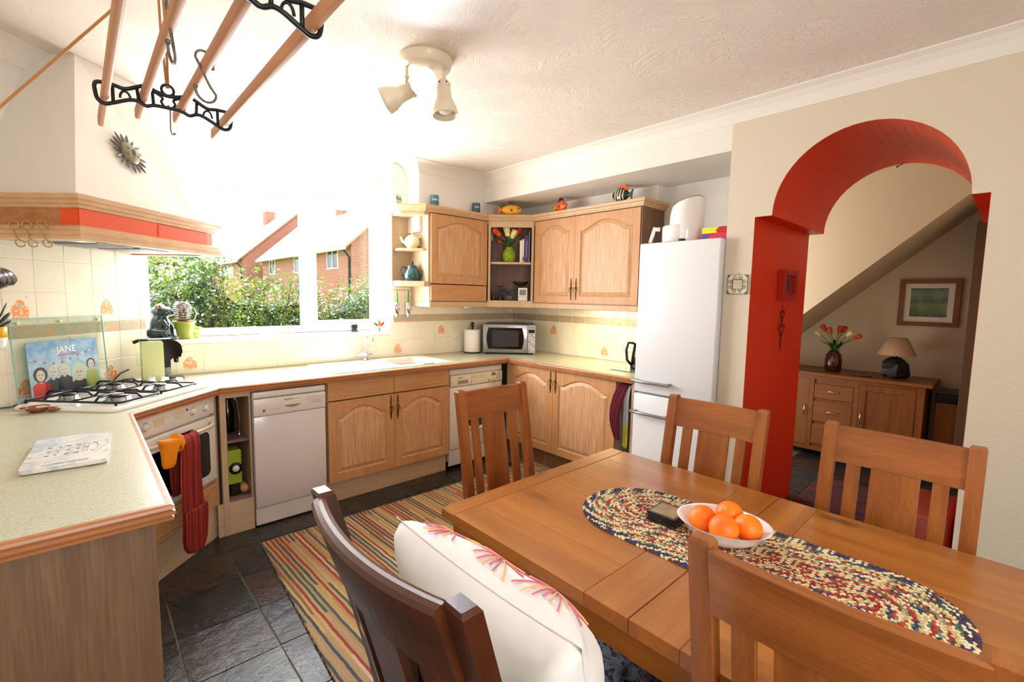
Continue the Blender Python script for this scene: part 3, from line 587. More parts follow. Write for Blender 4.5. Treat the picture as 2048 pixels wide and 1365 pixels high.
# open bottle slot between oven and dishwasher
u_ = empty('open_shelf_unit', (-2.785, -0.3, 0), 'narrow open limed oak unit between the oven and the dishwasher', 'cabinet', 'limed oak base cabinets')
mb = MB(FB); mb.span((-2.878, -0.604, 0.0), (-2.846, -0.02, ZT), 0.002); mb.build('side_panel', M['carcass'], u_); mb = MB(FB); mb.span((-2.722, -0.59, 0.15), (-2.712, -0.02, ZT), 0.001); mb.build('side_panel', M['carcass'], u_)
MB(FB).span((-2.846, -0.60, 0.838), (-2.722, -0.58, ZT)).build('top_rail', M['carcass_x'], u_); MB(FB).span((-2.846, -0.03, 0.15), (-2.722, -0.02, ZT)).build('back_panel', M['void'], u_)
MB(FB).span((-2.846, -0.57, 0.555), (-2.722, -0.03, 0.571), 0.001).build('shelf', M['mauve'], u_); MB(FB).span((-2.846, -0.59, 0.20), (-2.722, -0.03, 0.218), 0.001).build('shelf', M['mauve'], u_)
MB(FB).span((-2.907, -0.60, 0.0), (-2.712, -0.585, 0.20), 0.001).build('plinth', M['carcass_x'], u_)
# things inside the slot
w = MB(); w.lathe([(0.035, 0.571), (0.038, 0.58), (0.038, 0.72), (0.015, 0.78), (0.015, 0.84), (0.0, 0.845)], 14, Tr(-2.79, -0.36, 0)); w.build('bottle', M['black_gloss'], label='dark bottle on the upper shelf of the narrow open unit', cat='bottle')
w = MB(); w.tube([(-2.760, -0.50, 0.575), (-2.755, -0.50, 0.68), (-2.765, -0.50, 0.79), (-2.775, -0.50, 0.825), (-2.785, -0.50, 0.79)], 0.0035, 6); w.ball((-2.760, -0.50, 0.583), (0.012, 0.012, 0.012)); w.build('metal_skewer', M['chrome'], label='bent metal rod standing on the upper shelf of the narrow open unit', cat='utensil')
t_ = empty('kitchen_timer_box', (-2.80, -0.50, 0.218), 'lime green box with round white dial on the lower shelf of the narrow open unit', 'scales')
MB(FB).span((-2.842, -0.565, 0.2955), (-2.765, -0.44, 0.505), 0.006).build('case', M['lime_plastic'], t_)
MB(FB).span((-2.83, -0.555, 0.218), (-2.775, -0.45, 0.2955), 0.006).build('foot', M['black'], t_)
w = MB(FB); w.cyl((-2.800, -0.575, 0.395), (-2.800, -0.565, 0.395), 0.036, 0.036, 20); dl = w.build('dial_ring', M['black'], t_); w = MB(FB); w.cyl((-2.800, -0.579, 0.395), (-2.800, -0.573, 0.395), 0.019, 0.019, 16); w.build('dial', M['white'], dl)
w = MB(); w.tube([(-2.752, -0.56, 0.250), (-2.750, -0.50, 0.250), (-2.748, -0.40, 0.250)], [0.022, 0.026, 0.026], 10); w.build('rolling_pin', plain('pale_beech', (204, 150, 104), 0.4), label='short wooden rolling pin lying on the lower shelf of the narrow open unit', cat='rolling pin')
# dishwasher
def appliance_text(txt, F, a, b, z, size, mat, parent): return text_mesh(txt, size, onface(F, a, b, z), 'lettering', mat, parent)
ink = plain('dark_ink', (40, 40, 44), 0.5); rink = plain('red_ink', (196, 110, 90), 0.5); gink = plain('grey_ink', (120, 112, 104), 0.5)
t_ = empty('dishwasher', (-2.488, -0.3, 0), 'white slimline dishwasher under the worktop', 'dishwasher')
mb = MB(FB); mb.span((-2.705, -0.590, 0.03), (-2.270, -0.02, 0.855), 0.004); mb.build('body', M['appliance'], t_)
MB(FB).span((-2.705, -0.622, 0.818), (-2.270, -0.591, 0.856), 0.006, seg=2).build('top_panel', M['appliance'], t_)
pn = MB(FB).span((-2.705, -0.624, 0.706), (-2.270, -0.591, 0.812), 0.004, seg=2).build('control_panel', M['appliance'], t_)
MB(FB).span((-2.705, -0.618, 0.125), (-2.270, -0.591, 0.703), 0.005, seg=2).build('door', plain('appliance_door_white', (222, 216, 216), 0.18, coat=0.3), t_)
MB(FB).span((-2.705, -0.606, 0.01), (-2.270, -0.585, 0.119), 0.003).build('plinth', M['appliance'], t_)
mb = MB(FB @ Tr(0, -0.6243, 0)); mb.plate([[(-2.532, 0.756), (-2.428, 0.756), (-2.428, 0.772), (-2.532, 0.772)]], 0, 0.001, OUT); mb.mi = 1; mb.plate([[(-2.532, 0.756), (-2.51, 0.744), (-2.48, 0.739), (-2.45, 0.743), (-2.428, 0.756)]], 0, 0.0015, OUT); mb.build('handle_recess', [M['cream_plastic'], M['silver']], pn)
appliance_text('BOSCH', FB, -2.502, -0.6248, 0.791, 0.015, ink, pn)
mb = MB(FB @ Tr(0, -0.6243, 0))
for k in range(6): mb.plate([circ(-2.385 + k * 0.019, 0.777, 0.0026, 0.0026, 6)], 0, 0.0006, OUT)
for k in range(4): mb.plate([rrect(-2.372 + k * 0.019, 0.748, -2.356 + k * 0.019, 0.766, 0.001, 1), rrect(-2.371 + k * 0.019, 0.749, -2.357 + k * 0.019, 0.765, 0.001, 1)], 0, 0.0006, OUT)
mb.mi = 1; mb.plate([[(-2.47, 0.7895), (-2.435, 0.7895), (-2.435, 0.7915), (-2.47, 0.7915)]], 0, 0.0006, OUT); mb.mi = 2
mb.plate([[(-2.655, 0.745), (-2.63, 0.745), (-2.63, 0.747), (-2.655, 0.747)]], 0, 0.0006, OUT); mb.plate([[(-2.62, 0.741), (-2.55, 0.741), (-2.55, 0.742), (-2.62, 0.742)]], 0, 0.0006, OUT); mb.plate([[(-2.655, 0.73), (-2.64, 0.73), (-2.64, 0.743), (-2.655, 0.743)]], 0, 0.0006, OUT)
for k in range(6): mb.plate([[(-2.39 + k * 0.019, 0.788), (-2.38 + k * 0.019, 0.788), (-2.38 + k * 0.019, 0.790), (-2.39 + k * 0.019, 0.790)]], 0, 0.0006, OUT)
mb.build('printed_symbols', [ink, rink, gink], pn)
# washing machine
t_ = empty('washing_machine', (-0.945, -0.3, 0), 'white washing machine with cream control panel beside the corner', 'washing machine')
MB(FB).span((-1.235, -0.560, 0.06), (-0.660, -0.02, 0.850), 0.006).build('body', M['appliance'], t_)
MB(FB).span((-1.235, -0.580, 0.805), (-0.660, -0.561, 0.850), 0.004).build('top_panel', M['appliance'], t_)
pn = MB(FB).span((-1.228, -0.590, 0.705), (-0.660, -0.561, 0.800), 0.006, seg=2).build('control_panel', M['cream_plastic'], t_)
MB(FB).span((-1.235, -0.584, 0.17), (-0.660, -0.561, 0.700), 0.006, seg=2).build('front_panel', M['appliance'], t_)
MB(FB).span((-1.235, -0.578, 0.03), (-0.660, -0.56, 0.164), 0.003).build('plinth', M['appliance'], t_)
for x in (-1.20, -0.70): MB().cyl((x, -0.52, 0.0), (x, -0.52, 0.06), 0.02, n=10).build('foot', M['black'], t_)
w = MB(FB); w.tube([(-0.95 + 0.16 * cos(a), -0.586, 0.47 + 0.16 * sin(a)) for a in [2 * pi * i / 40 for i in range(40)]], 0.016, 8, closed=True); dr = w.build('porthole_ring', M['white'], t_); w = MB(FB); w.cyl((-0.95, -0.588, 0.47), (-0.95, -0.58, 0.47), 0.148, 0.148, 32); w.build('porthole_glass', M['black_gloss'], dr)
mb = MB(FB @ Tr(0, -0.5903, 0)); mb.plate([rrect(-1.155, 0.725, -1.05, 0.755, 0.003, 2)], 0, 0.001, OUT); mb.mi = 1
mb.plate([[(-0.985, 0.790), (-0.983, 0.790), (-0.983, 0.760), (-0.985, 0.760)]], 0, 0.0006, OUT); mb.plate([[(-0.905, 0.790), (-0.903, 0.790), (-0.903, 0.760), (-0.905, 0.760)]], 0, 0.0006, OUT); mb.plate([[(-1.016, 0.70), (-1.014, 0.70), (-1.014, 0.798), (-1.016, 0.798)]], 0, 0.0005, OUT)
mb.mi = 2
for r in range(4):
    for q in range(5): mb.plate([[(-1.005 + q * 0.035, 0.760 + r * 0.008), (-0.985 + q * 0.035, 0.760 + r * 0.008), (-0.985 + q * 0.035, 0.761 + r * 0.008), (-1.005 + q * 0.035, 0.761 + r * 0.008)]], 0, 0.0005, OUT)
mb.plate([rrect(-0.79, 0.762, -0.745, 0.790, 0.003, 2)], 0, 0.001, OUT); mb.build('printed_symbols', [M['silver'], ink, gink], pn)
appliance_text('BOSCH', FB, -1.13, -0.5912, 0.776, 0.014, ink, pn)
for x in (-0.815, -0.755): w = MB(FB); w.cyl((x, -0.606, 0.735), (x, -0.588, 0.735), 0.014, 0.016, 16); w.span((x - 0.002, -0.612, 0.722), (x + 0.002, -0.605, 0.748)); w.build('dial', M['cream_plastic'], pn)
# filler post and right-hand corner base
u_ = empty('corner_base_cabinet', (-0.3, -1.2, 0), 'limed oak base cabinet on the right wall, two arched doors with brass handles', 'cabinet', 'limed oak base cabinets')
unit_box(FRW, 0.60, 1.770, 0.15, ZT, 0.02, 0.578, 'carcass', u_)
MB(FRW).span((0.585, -0.600, 0.15), (0.625, -0.578, ZT), 0.001).build('corner_post', M['carcass'], u_)
door(FRW, 0.625, 1.152, 0.155, ZT - 0.004, -0.580, u_, hand=1, rise=0.062); door(FRW, 1.152, 1.768, 0.155, ZT - 0.004, -0.580, u_, hand=-1, rise=0.07)
MB(FRW).span((0.54, -0.55, 0.0), (1.770, -0.535, 0.15), 0.001).build('plinth', M['carcass_dark'], u_)
# towel slot
mb = MB(FRW); mb.span((1.901, -0.60, 0.0), (1.925, -0.02, ZT), 0.001); mb.build('gable_board', M['carcass'], label='pale oak end panel between the towel slot and the fridge', cat='panel')
MB(FRW).span((1.774, -0.05, 0.0), (1.899, -0.02, ZT)).build('slot_back', plain('slot_grey', (176, 178, 190), 0.6), u_); MB(FRW).span((1.7705, -0.575, 0.0), (1.773, -0.05, ZT)).build('slot_lining', MATS['slot_grey'], u_)
def drape(name, pts_w, x0, x1, mat, label, cat, seedn=0, wav=0.012, thick=0.006):
    """cloth hanging in the slot: strip following pts (b, z), between a = x0..x1, with folds"""
    R = random.Random(seedn); n = 14; mb = MB(FRW); rows = []
    for i, (b, z) in enumerate(pts_w): rows.append([(x0[i] + (x1[i] - x0[i]) * k / n, b + wav * sin(k * 1.7 + i * 0.4 + seedn) * min(1, i / 2), z + 0.006 * sin(k * 2.1)) for k in range(n + 1)])
    vs = [p for r in rows for p in r]; m_ = n + 1; fs = [(i * m_ + k, i * m_ + k + 1, (i + 1) * m_ + k + 1, (i + 1) * m_ + k) for i in range(len(rows) - 1) for k in range(n)]
    mb.add(vs, fs, None, True); o = mb.build(name, mat, label=label, cat=cat, fix=False); s_ = o.modifiers.new('thick', 'SOLIDIFY'); s_.thickness = thick; ss = o.modifiers.new('sub', 'SUBSURF'); ss.levels = 1; ss.render_levels = 1; return o
w = MB(FRW); w.cyl((1.79, -0.56, 0.835), (1.884, -0.56, 0.835), 0.004, n=8); w.build('towel_rail', M['chrome'], label='small rail inside the towel slot beside the fridge', cat='rail')
drape('hand_towel', [(-0.548, 0.83), (-0.565, 0.845), (-0.60, 0.83), (-0.63, 0.77), (-0.655, 0.68), (-0.66, 0.58), (-0.64, 0.50), (-0.62, 0.44)], [1.82, 1.80, 1.785, 1.775, 1.765, 1.770, 1.785, 1.80], [1.86, 1.86, 1.86, 1.855, 1.835, 1.835, 1.832, 1.835], plain('maroon_towelling', (110, 34, 48), 0.95, bmp=0.6, bs=200), 'maroon hand towel hanging in the slot beside the fridge', 'towel', 1, 0.016, 0.010)
# tea towel with a green-yellow lower half
m, nt, b = newmat('tea_towel_print'); tc = N(nt, 'ShaderNodeTexCoord'); sp = N(nt, 'ShaderNodeSeparateXYZ'); nt.links.new(tc.outputs['Object'], sp.inputs[0])
nt.links.new(ramp(nt, sp.outputs[2], [(0.0, srgb((196, 196, 40))), (0.16, srgb((214, 214, 90))), (0.22, srgb((214, 222, 232))), (1, srgb((226, 230, 238)))]), b.inputs['Base Color']); setp(b, Roughness=0.9)
drape('tea_towel', [(-0.552, 0.835), (-0.57, 0.848), (-0.60, 0.80), (-0.605, 0.72), (-0.60, 0.60), (-0.60, 0.50), (-0.60, 0.38)], [1.846, 1.845, 1.842, 1.846, 1.843, 1.842, 1.842], [1.882] * 7, m, 'pale tea towel with yellow-green lower half hanging nearest the fridge', 'towel', 3, 0.006, 0.003)
w = MB(FRW); w.plate([rrect(-0.045, 0.0, 0.045, 0.26, 0.02, 3)], -0.02, 0.02, lambda u, v, w: (1.825 + w, -0.50 + u, 0.0 + v)); w.build('plastic_bottle', plain('pale_plastic', (206, 208, 222), 0.3), label='pale plastic bottle standing at the bottom of the towel slot', cat='bottle')
w = MB(FRW); w.plate([[(-0.03, 0.0), (0.05, 0.0), (0.05, 0.10), (0.0, 0.26), (-0.02, 0.22)]], -0.014, 0.014, lambda u, v, w: (1.864 + w, -0.55 + u, v)); w.build('dustpan', plain('orange_plastic', (240, 92, 20), 0.4), label='orange plastic dustpan standing at the front of the towel slot', cat='dustpan')
# oven housing on the diagonal
u_ = empty('oven_housing', (-3.3, -0.4, 0), 'limed oak corner housing around the built-in oven with grooved front below', 'cabinet', 'limed oak base cabinets')
MB(FD).span((0.235, -0.590, 0.10), (0.255, -0.05, ZT), 0.001).build('side_panel', M['carcass'], u_); MB(FD).span((0.828, -0.590, 0.20), (0.852, -0.05, ZT), 0.001).build('side_panel', M['carcass'], u_)
drawer_front(FD, 0.257, 0.825, 0.205, 0.345, -0.575, u_); MB(FD).span((0.235, -0.57, 0.0), (0.852, -0.555, 0.20), 0.001).build('plinth', M['carcass_x'], u_)
MB(FD).span((0.257, -0.57, 0.205), (0.826, -0.05, 0.36)).build('shelf', M['carcass'], u_)
t_ = empty('built_in_oven', (-3.3, -0.45, 0.36), 'white built-in electric oven set across the corner under the hob', 'oven')
MB(FD).span((0.26, -0.57, 0.361), (0.824, -0.06, 0.863), 0.002).build('body', M['appliance'], t_)
pn = MB(FD).span((0.257, -0.598, 0.762), (0.826, -0.571, 0.863), 0.004, seg=2).build('control_panel', M['white'], t_)
dr = MB(FD).span((0.257, -0.600, 0.372), (0.826, -0.571, 0.748), 0.006, seg=2).build('door', M['white'], t_)
w = MB(FD @ Tr(0, -0.6003, 0)); w.plate([rrect(0.315, 0.420, 0.768, 0.672, 0.03, 5)], 0, 0.002, OUT); w.build('door_glass', M['black_gloss'], dr)
w = MB(FD); w.tube([(0.30, -0.600, 0.716), (0.315, -0.630, 0.716), (0.36, -0.652, 0.716), (0.54, -0.662, 0.716), (0.72, -0.652, 0.716), (0.765, -0.630, 0.716), (0.78, -0.600, 0.716)], 0.010, 10); w.build('handle', M['cream_plastic'], dr)
for a in (0.332, 0.648, 0.745):
    w = MB(FD); w.cyl((a, -0.600, 0.815), (a, -0.598, 0.815), 0.024, 0.024, 24); w.cyl((a, -0.618, 0.815), (a, -0.598, 0.815), 0.015, 0.018, 20); w.span((a - 0.003, -0.622, 0.800), (a + 0.003, -0.616, 0.830), 0.001); w.build('dial', M['white'], pn)
for a in (0.42, 0.555):
    w = MB(FD @ Tr(0, -0.5985, 0)); w.plate([[(a - 0.036, 0.835), (a - 0.026, 0.797), (a + 0.026, 0.797), (a + 0.036, 0.835)]], 0, 0.003, OUT)
    for k in range(6): w.span((a - 0.024 + k * 0.0096 - 0.0012, -0.0042, 0.802), (a - 0.024 + k * 0.0096 + 0.0012, -0.003, 0.830))
    w.build('vent_grille', M['cream_plastic'], pn)
w = MB(FD); w.cyl((0.610, -0.602, 0.832), (0.610, -0.598, 0.832), 0.006, n=10); w.build('indicator_light', M['red'], pn, label='small red indicator light')
# worktop (one continuous laminate top with an oak edge)
front = [(-3.31, -2.255), (-3.31, -1.04), (-2.89, -0.62), (-0.62, -0.62), (-0.62, -1.92)]
wt = empty('worktop', (-1.9, -0.3, 0.87), 'speckled cream laminate worktop running round the kitchen with an oak edge', 'worktop')
e_ = 0.004
poly = [(-3.91, -2.255 + e_), (-3.31 - e_, -2.255 + e_), (-3.31 - e_, -1.04 + e_ * .4), (-2.89 - e_ * .4, -0.62 + e_), (-0.62 + e_, -0.62 + e_), (-0.62 + e_, -1.92), (-0.001, -1.92), (-0.001, -0.001), (XW0, -0.001), (-3.909, -0.764)]
hole = rrect(-1.655, -0.50, -1.285, -0.14, 0.05, 5)
w = MB(); w.plate([poly, hole[::-1]], 0.870, 0.910); w.build('laminate_top', M['worktop'], wt)
pr = [(-0.0, 0.9095), (-0.011, 0.9098), (-0.018, 0.906), (-0.020, 0.899), (-0.014, 0.8965), (-0.0135, 0.894), (-0.020, 0.891), (-0.020, 0.883), (-0.013, 0.880), (-0.0125, 0.8775), (-0.017, 0.875), (-0.016, 0.868), (0.0, 0.866)]
w = MB(); w.sweep([(-3.93, -2.255)] + front, [(o_ + 0.004, z) for o_, z in pr]); w.build('edge_trim', M['trim_x'], wt)
# left run carcass with end panel
u_ = empty('left_base_cabinet', (-3.6, -1.6, 0), 'oak laminate base cabinet under the left worktop, its end panel facing the room', 'cabinet', 'limed oak base cabinets')
MB().span((-3.905, -2.235, 0.0), (-3.335, -2.217, 0.868), 0.001).build('end_panel', M['carcass_dark'], u_); MB().span((-3.905, -2.216, 0.15), (-3.335, -1.06, 0.866)).build('carcass', M['carcass'], u_); MB().span((-3.90, -2.21, 0.0), (-3.39, -1.08, 0.149)).build('plinth', M['carcass_x'], u_)

# ------------------------------------------------------------------ wall cabinets
u_ = empty('extractor_wall_cabinet', (-0.94, -0.16, 1.36), 'limed oak wall cabinet with one arched door above a grooved flap', 'cabinet', 'limed oak wall cabinets')
unit_box(FB, -1.250, -0.625, 1.405, 2.155, 0.01, 0.297, 'carcass', u_)
door(FB, -1.245, -0.632, 1.562, 2.150, -0.300, u_, rise=0.06); drawer_front(FB, -1.245, -0.632, 1.412, 1.556, -0.300, u_)
MB(FB).span((-1.262, -0.325, 1.362), (-0.622, -0.305, 1.405), 0.004).build('pelmet', M['cornice'], u_)
w = MB(); w.cyl((-0.80, -0.25, 1.352), (-0.80, -0.25, 1.364), 0.035, n=20); w.build('spotlight', M['white'], u_)
MB(FB).span((-1.25, -0.30, 1.362), (-0.63, -0.012, 1.404)).build('underside_panel', M['carcass_x'], u_)
# diagonal open corner shelves
FC = frame((-0.622, -0.322, 0), (1, -1, 0), (1, 1, 0))
u_ = empty('corner_shelf_unit', (-0.35, -0.35, 1.36), 'open diagonal corner shelf unit between the wall cabinets', 'shelf', 'limed oak wall cabinets')
cw = 0.424
w = MB(); pl = [(-0.622, -0.322), (-0.322, -0.622), (-0.012, -0.622), (-0.012, -0.012), (-0.622, -0.012)]
for z0, z1 in ((1.405, 1.423), (2.12, 2.155)): w = MB(); w.plate([pl], z0, z1); w.build('shelf_board', M['carcass_x'], u_)
w = MB(); w.plate([[(-0.590, -0.330), (-0.330, -0.590), (-0.03, -0.59), (-0.03, -0.03), (-0.59, -0.03)]], 1.765, 1.783); w.build('shelf_board', M['carcass_x'], u_)
for a0, a1 in ((0.0, 0.022), (cw - 0.022, cw)): MB(FC).span((a0, -0.002, 1.405), (a1, 0.020, 2.155), 0.002).build('front_post', M['carcass'], u_)
MB(FC).span((0.022, -0.002, 2.10), (cw - 0.022, 0.016, 2.155), 0.001).build('top_rail', M['carcass_x'], u_)
w = MB(FC); w.span((-0.06, 0.20, 1.42), (cw + 0.06, 0.212, 2.12)); w.build('back_panel', M['mauve'], u_)
MB(FC).span((0.0, 0.02, 1.423), (0.012, 0.20, 2.12)).build('side_panel', M['mauve'], u_); MB(FC).span((cw - 0.012, 0.02, 1.423), (cw, 0.20, 2.12)).build('side_panel', M['mauve'], u_)
MB(FC).span((-0.006, -0.006, 1.362), (cw + 0.006, 0.014, 1.405), 0.003).build('pelmet', M['cornice'], u_)
u_ = empty('right_wall_cabinet', (-0.16, -1.18, 1.36), 'limed oak wall cabinet with a narrow and a wide arched door next to the fridge', 'cabinet', 'limed oak wall cabinets')
unit_box(FRW, 0.622, 1.745, 1.405, 2.155, 0.01, 0.297, 'carcass', u_)
door(FRW, 0.630, 1.107, 1.412, 2.150, -0.300, u_, hand=1, rise=0.06); door(FRW, 1.107, 1.738, 1.412, 2.150, -0.300, u_, hand=-1, rise=0.075)
MB(FRW).span((0.622, -0.325, 1.362), (1.745, -0.305, 1.405), 0.004).build('pelmet', M['cornice'], u_)
MB(FRW).span((1.7455, -0.318, 1.36), (1.753, -0.005, 2.157), 0.001).build('end_panel', M['carcass_dark'], u_)
# end display shelves
u_ = empty('end_shelf_unit', (-1.35, -0.15, 1.53), 'small open end shelf unit beside the window holding two teapots', 'shelf', 'limed oak wall cabinets')
def quarter(r, x0=-1.252, y0=-0.004): return [(x0, y0), (x0, y0 - 0.30 * r), (x0 - 0.05 * r, y0 - 0.30 * r), (x0 - 0.195 * r, y0 - 0.16 * r), (x0 - 0.195 * r, y0)]
for z0, z1, r in ((1.535, 1.580, 1.0), (2.130, 2.155, 1.0), (1.838, 1.855, 0.90)): w = MB(); w.plate([quarter(r)], z0, z1); w.build('shelf_board', M['carcass_x'], u_)
MB().span((-1.450, -0.015, 1.58), (-1.262, -0.004, 2.13)).build('back_panel', M['carcass'], u_); MB().span((-1.262, -0.300, 1.58), (-1.2505, -0.004, 2.13)).build('side_panel', M['carcass'], u_)
MB().span((-1.456, -0.035, 1.535), (-1.445, -0.004, 2.155)).build('edge_strip', M['carcass'], u_)
# cornice round all the wall units
cp = [(0.0, 2.155), (-0.010, 2.156), (-0.012, 2.165), (-0.018, 2.168), (-0.022, 2.182), (-0.034, 2.190), (-0.036, 2.200), (-0.040, 2.208), (0.0, 2.208)]
w = MB(); path = [(-1.452, -0.002), (-1.452, -0.165), (-1.305, -0.322), (-0.622, -0.322), (-0.322, -0.622), (-0.322, -1.753), (-0.002, -1.753)]
w.sweep(path, cp); crn = w.build('cabinet_cornice', M['cornice'], label='moulded pale oak cornice running along the tops of the wall cabinets', cat='moulding')
w = MB(); w.plate([[(-1.446, -0.002), (-1.446, -0.162), (-1.303, -0.316), (-0.622, -0.316), (-0.316, -0.622), (-0.316, -1.747), (-0.005, -1.747), (-0.005, -0.002)]], 2.156, 2.204); w.build('top_board', M['carcass_x'], crn)

# ------------------------------------------------------------------ extractor hood on the diagonal
t_ = empty('cooker_hood', (-3.4, -0.5, 1.67), 'plastered corner cooker hood with oak mouldings and an orange band', 'cooker hood')
A0, A1, DD = 0.18, 1.02, 0.50
b0 = [(A0 + .02, 0.01, 1.856), (A1 - .10, 0.01, 1.856), (A1 - .10, -0.42, 1.856), (A0 + .02, -0.46, 1.856)]
b1 = [(A0 + .25, 0.01, H - 0.001), (0.868, 0.01, H - 0.001), (0.868, -0.235, H - 0.001), (0.510, -0.205, H - 0.001)]
b0 = [(-0.05, 0.0, 1.856), (0.96, 0.0, 1.856), (0.96, -0.44, 1.856), (A0 + .015, -0.475, 1.856)]; b0[0] = (A0 + .015, 0.0, 1.856)
b1 = [(0.50, 0.0, H - 0.001), (0.868, 0.0, H - 0.001), (0.868, -0.235, H - 0.001), (0.512, -0.205, H - 0.001)]
w = MB(FD); w.loft([b0, b1]); w.build('plaster_chimney', M['wall_smooth'], t_)
hp = [(A1, 0.0), (A1, -DD), (A0, -DD), (A0, 0.0)]
def rp(pr): return pr
upc = [(0.0, 1.803), (-0.006, 1.806), (-0.008, 1.818), (-0.016, 1.822), (-0.020, 1.834), (-0.030, 1.840), (-0.032, 1.850), (-0.036, 1.858), (0.02, 1.858), (0.02, 1.803)]
loc_ = [(0.0, 1.672), (-0.030, 1.672), (-0.034, 1.684), (-0.026, 1.690), (-0.030, 1.704), (-0.020, 1.712), (-0.020, 1.724), (-0.010, 1.732), (0.02, 1.732), (0.02, 1.672)]
hp2 = [(A0, 0.0), (A0, -DD), (A1, -DD), (A1, 0.0)]
w = MB(FD); w.sweep(hp2, upc); w.build('upper_moulding', M['cornice'], t_); w = MB(FD); w.sweep(hp2, loc_); w.build('lower_moulding', M['cornice'], t_)
w = MB(FD); w.plate([[(A0 + 0.004, 0), (A0 + 0.004, -DD + 0.004), (A1 - 0.004, -DD + 0.004), (A1 - 0.004, 0)]], 1.70, 1.856); w.build('wooden_band', M['trim_x'], t_)
w = MB(FD); w.span((A0 - 0.002, -DD + 0.08, 1.733), (A0 + 0.003, -DD, 1.802)); w.span((A0 - 0.002, -DD - 0.002, 1.733), (0.60, -DD + 0.003, 1.802)); w.build('orange_card_strip', M['orange_card'], t_)
w = MB(FD); w.span((0.60, -DD - 0.004, 1.731), (A1 - 0.06, -DD + 0.002, 1.800)); w.build('orange_card_strip', M['orange_card'], t_)
w = MB(FD); w.span((A0 + 0.02, -DD + 0.02, 1.680), (A1 - 0.02, -0.01, 1.70)); fl = w.build('filter_panel', M['silver'], t_)
for a in (0.36, 0.60): w = MB(FD); w.span((a, -0.40, 1.674), (a + 0.2, -0.16, 1.680), 0.002); [w.span((a + 0.01 + k * 0.015, -0.39, 1.671), (a + 0.018 + k * 0.015, -0.17, 1.675)) for k in range(12)]; w.build('grease_filter', M['grey_metal'], fl)
w = MB(FD); w.span((0.26, -0.42, 1.675), (0.34, -0.34, 1.68), 0.002); w.build('hood_lamp', M['white'], fl)
w = MB(FD); w.cyl((1.0, -0.46, 1.640), (1.0, -0.46, 1.672), 0.006, n=6); 
# brass S hooks on the lower moulding's left return, and one on the far end
def shook(name, M_, r, L, mat, label, group=None, cat='hook', wr=0.0028):
    pts = [(r * cos(a) , 0, L / 2 - r + r * sin(a)) for a in [pi * 1.15 - k * pi * 1.15 / 8 for k in range(9)]]
    pts += [(r * 0.6 - 1.2 * r * t, 0, (L / 2 - r) * (1 - 2 * t)) for t in (0.25, 0.5, 0.75)]
    pts += [(-r + r * 0 + r - r * cos(a) * 1.0 - r + 0.0, 0, -L / 2 + r - r * sin(a)) for a in [k * pi * 1.15 / 8 for k in range(9)]]
    mb = MB(M_); mb.tube(pts, wr, 6); mb.ball(pts[0], wr * 1.8, 6, 5); mb.ball(pts[-1], wr * 1.8, 6, 5); return mb.build(name, mat, label=label, cat=cat, group=group)
hk = ['leftmost brass S hook of the three close together on the hood edge', 'middle brass S hook of the three close together on the hood edge', 'brass S hook nearest the hood corner, right of the three']
for k, d in enumerate((0.250, 0.305, 0.370)): shook('s_hook', FD @ Tr(A0 - 0.044, -d - 0.01, 1.688) @ Rz(pi / 2 + 0.5), 0.016, 0.105, M['brass_hook'], hk[k], 'brass hooks on the cooker hood')
shook('s_hook', FD @ Tr(A0 - 0.044, -0.150, 1.680) @ Rz(pi / 2 + 0.5), 0.014, 0.09, M['brass_hook'], 'brass S hook at the left picture edge holding the steel measuring cups', 'brass hooks on the cooker hood')
# measuring cups hanging from that hook
t_ = empty('measuring_cups', tuple(FD @ Vector((0.125, -0.19, 1.47))), 'brushed steel measuring cups hanging from the hood at the left picture edge', 'measuring cup')
for k in range(3):
    Mx = FD @ Tr(0.135 - 0.010 * k, -0.185 + 0.008 * k, 1.50) @ Ry(0.1) @ Rx(radians(62 + 4 * k))
    w = MB(Mx); r = 0.040 - 0.004 * k; w.lathe([(r * 0.85, -0.03), (r, 0.02), (r + 0.003, 0.022), (r - 0.001, 0.02), (r * 0.83, -0.028), (0.0, -0.028)], 20); c_ = w.build('cup', M['steel'], t_)
    w = MB(FD); w.tube([(0.135 - 0.010 * k, -0.185 + 0.008 * k, 1.53), (0.137, -0.165 - 0.006 * k, 1.58), (0.136, -0.155, 1.645)], 0.0022, 5); w.build('handle', M['grey_metal'], t_)
# ------------------------------------------------------------------ metal sun face on the hood
n_ = (Vector(b1[3]) - Vector(b0[3])).normalized(); ax = (Vector(b0[2]) - Vector(b0[3])).normalized(); up_ = (n_ - ax * n_.dot(ax)).normalized(); ou = up_.cross(ax)
ctr = Vector((0.605, -0.365, 2.150)); k_ = (ctr - Vector(b0[3])).dot(ou); ctr = ctr - ou * k_
SF = FD @ Matrix(((ax.x, up_.x, ou.x, ctr.x), (ax.y, up_.y, ou.y, ctr.y), (ax.z, up_.z, ou.z, ctr.z), (0, 0, 0, 1))) @ Matrix.Scale(1.12, 4)
if (SF.to_3x3() @ Vector((0, 0, 1))).dot(Vector((1, -1, 0))) < 0: SF = SF @ Ry(pi)
t_ = empty('sun_plaque', tuple(SF @ Vector((0, 0, 0.0))), 'grey metal sun face plaque with pointed rays on the plaster hood', 'wall plaque')
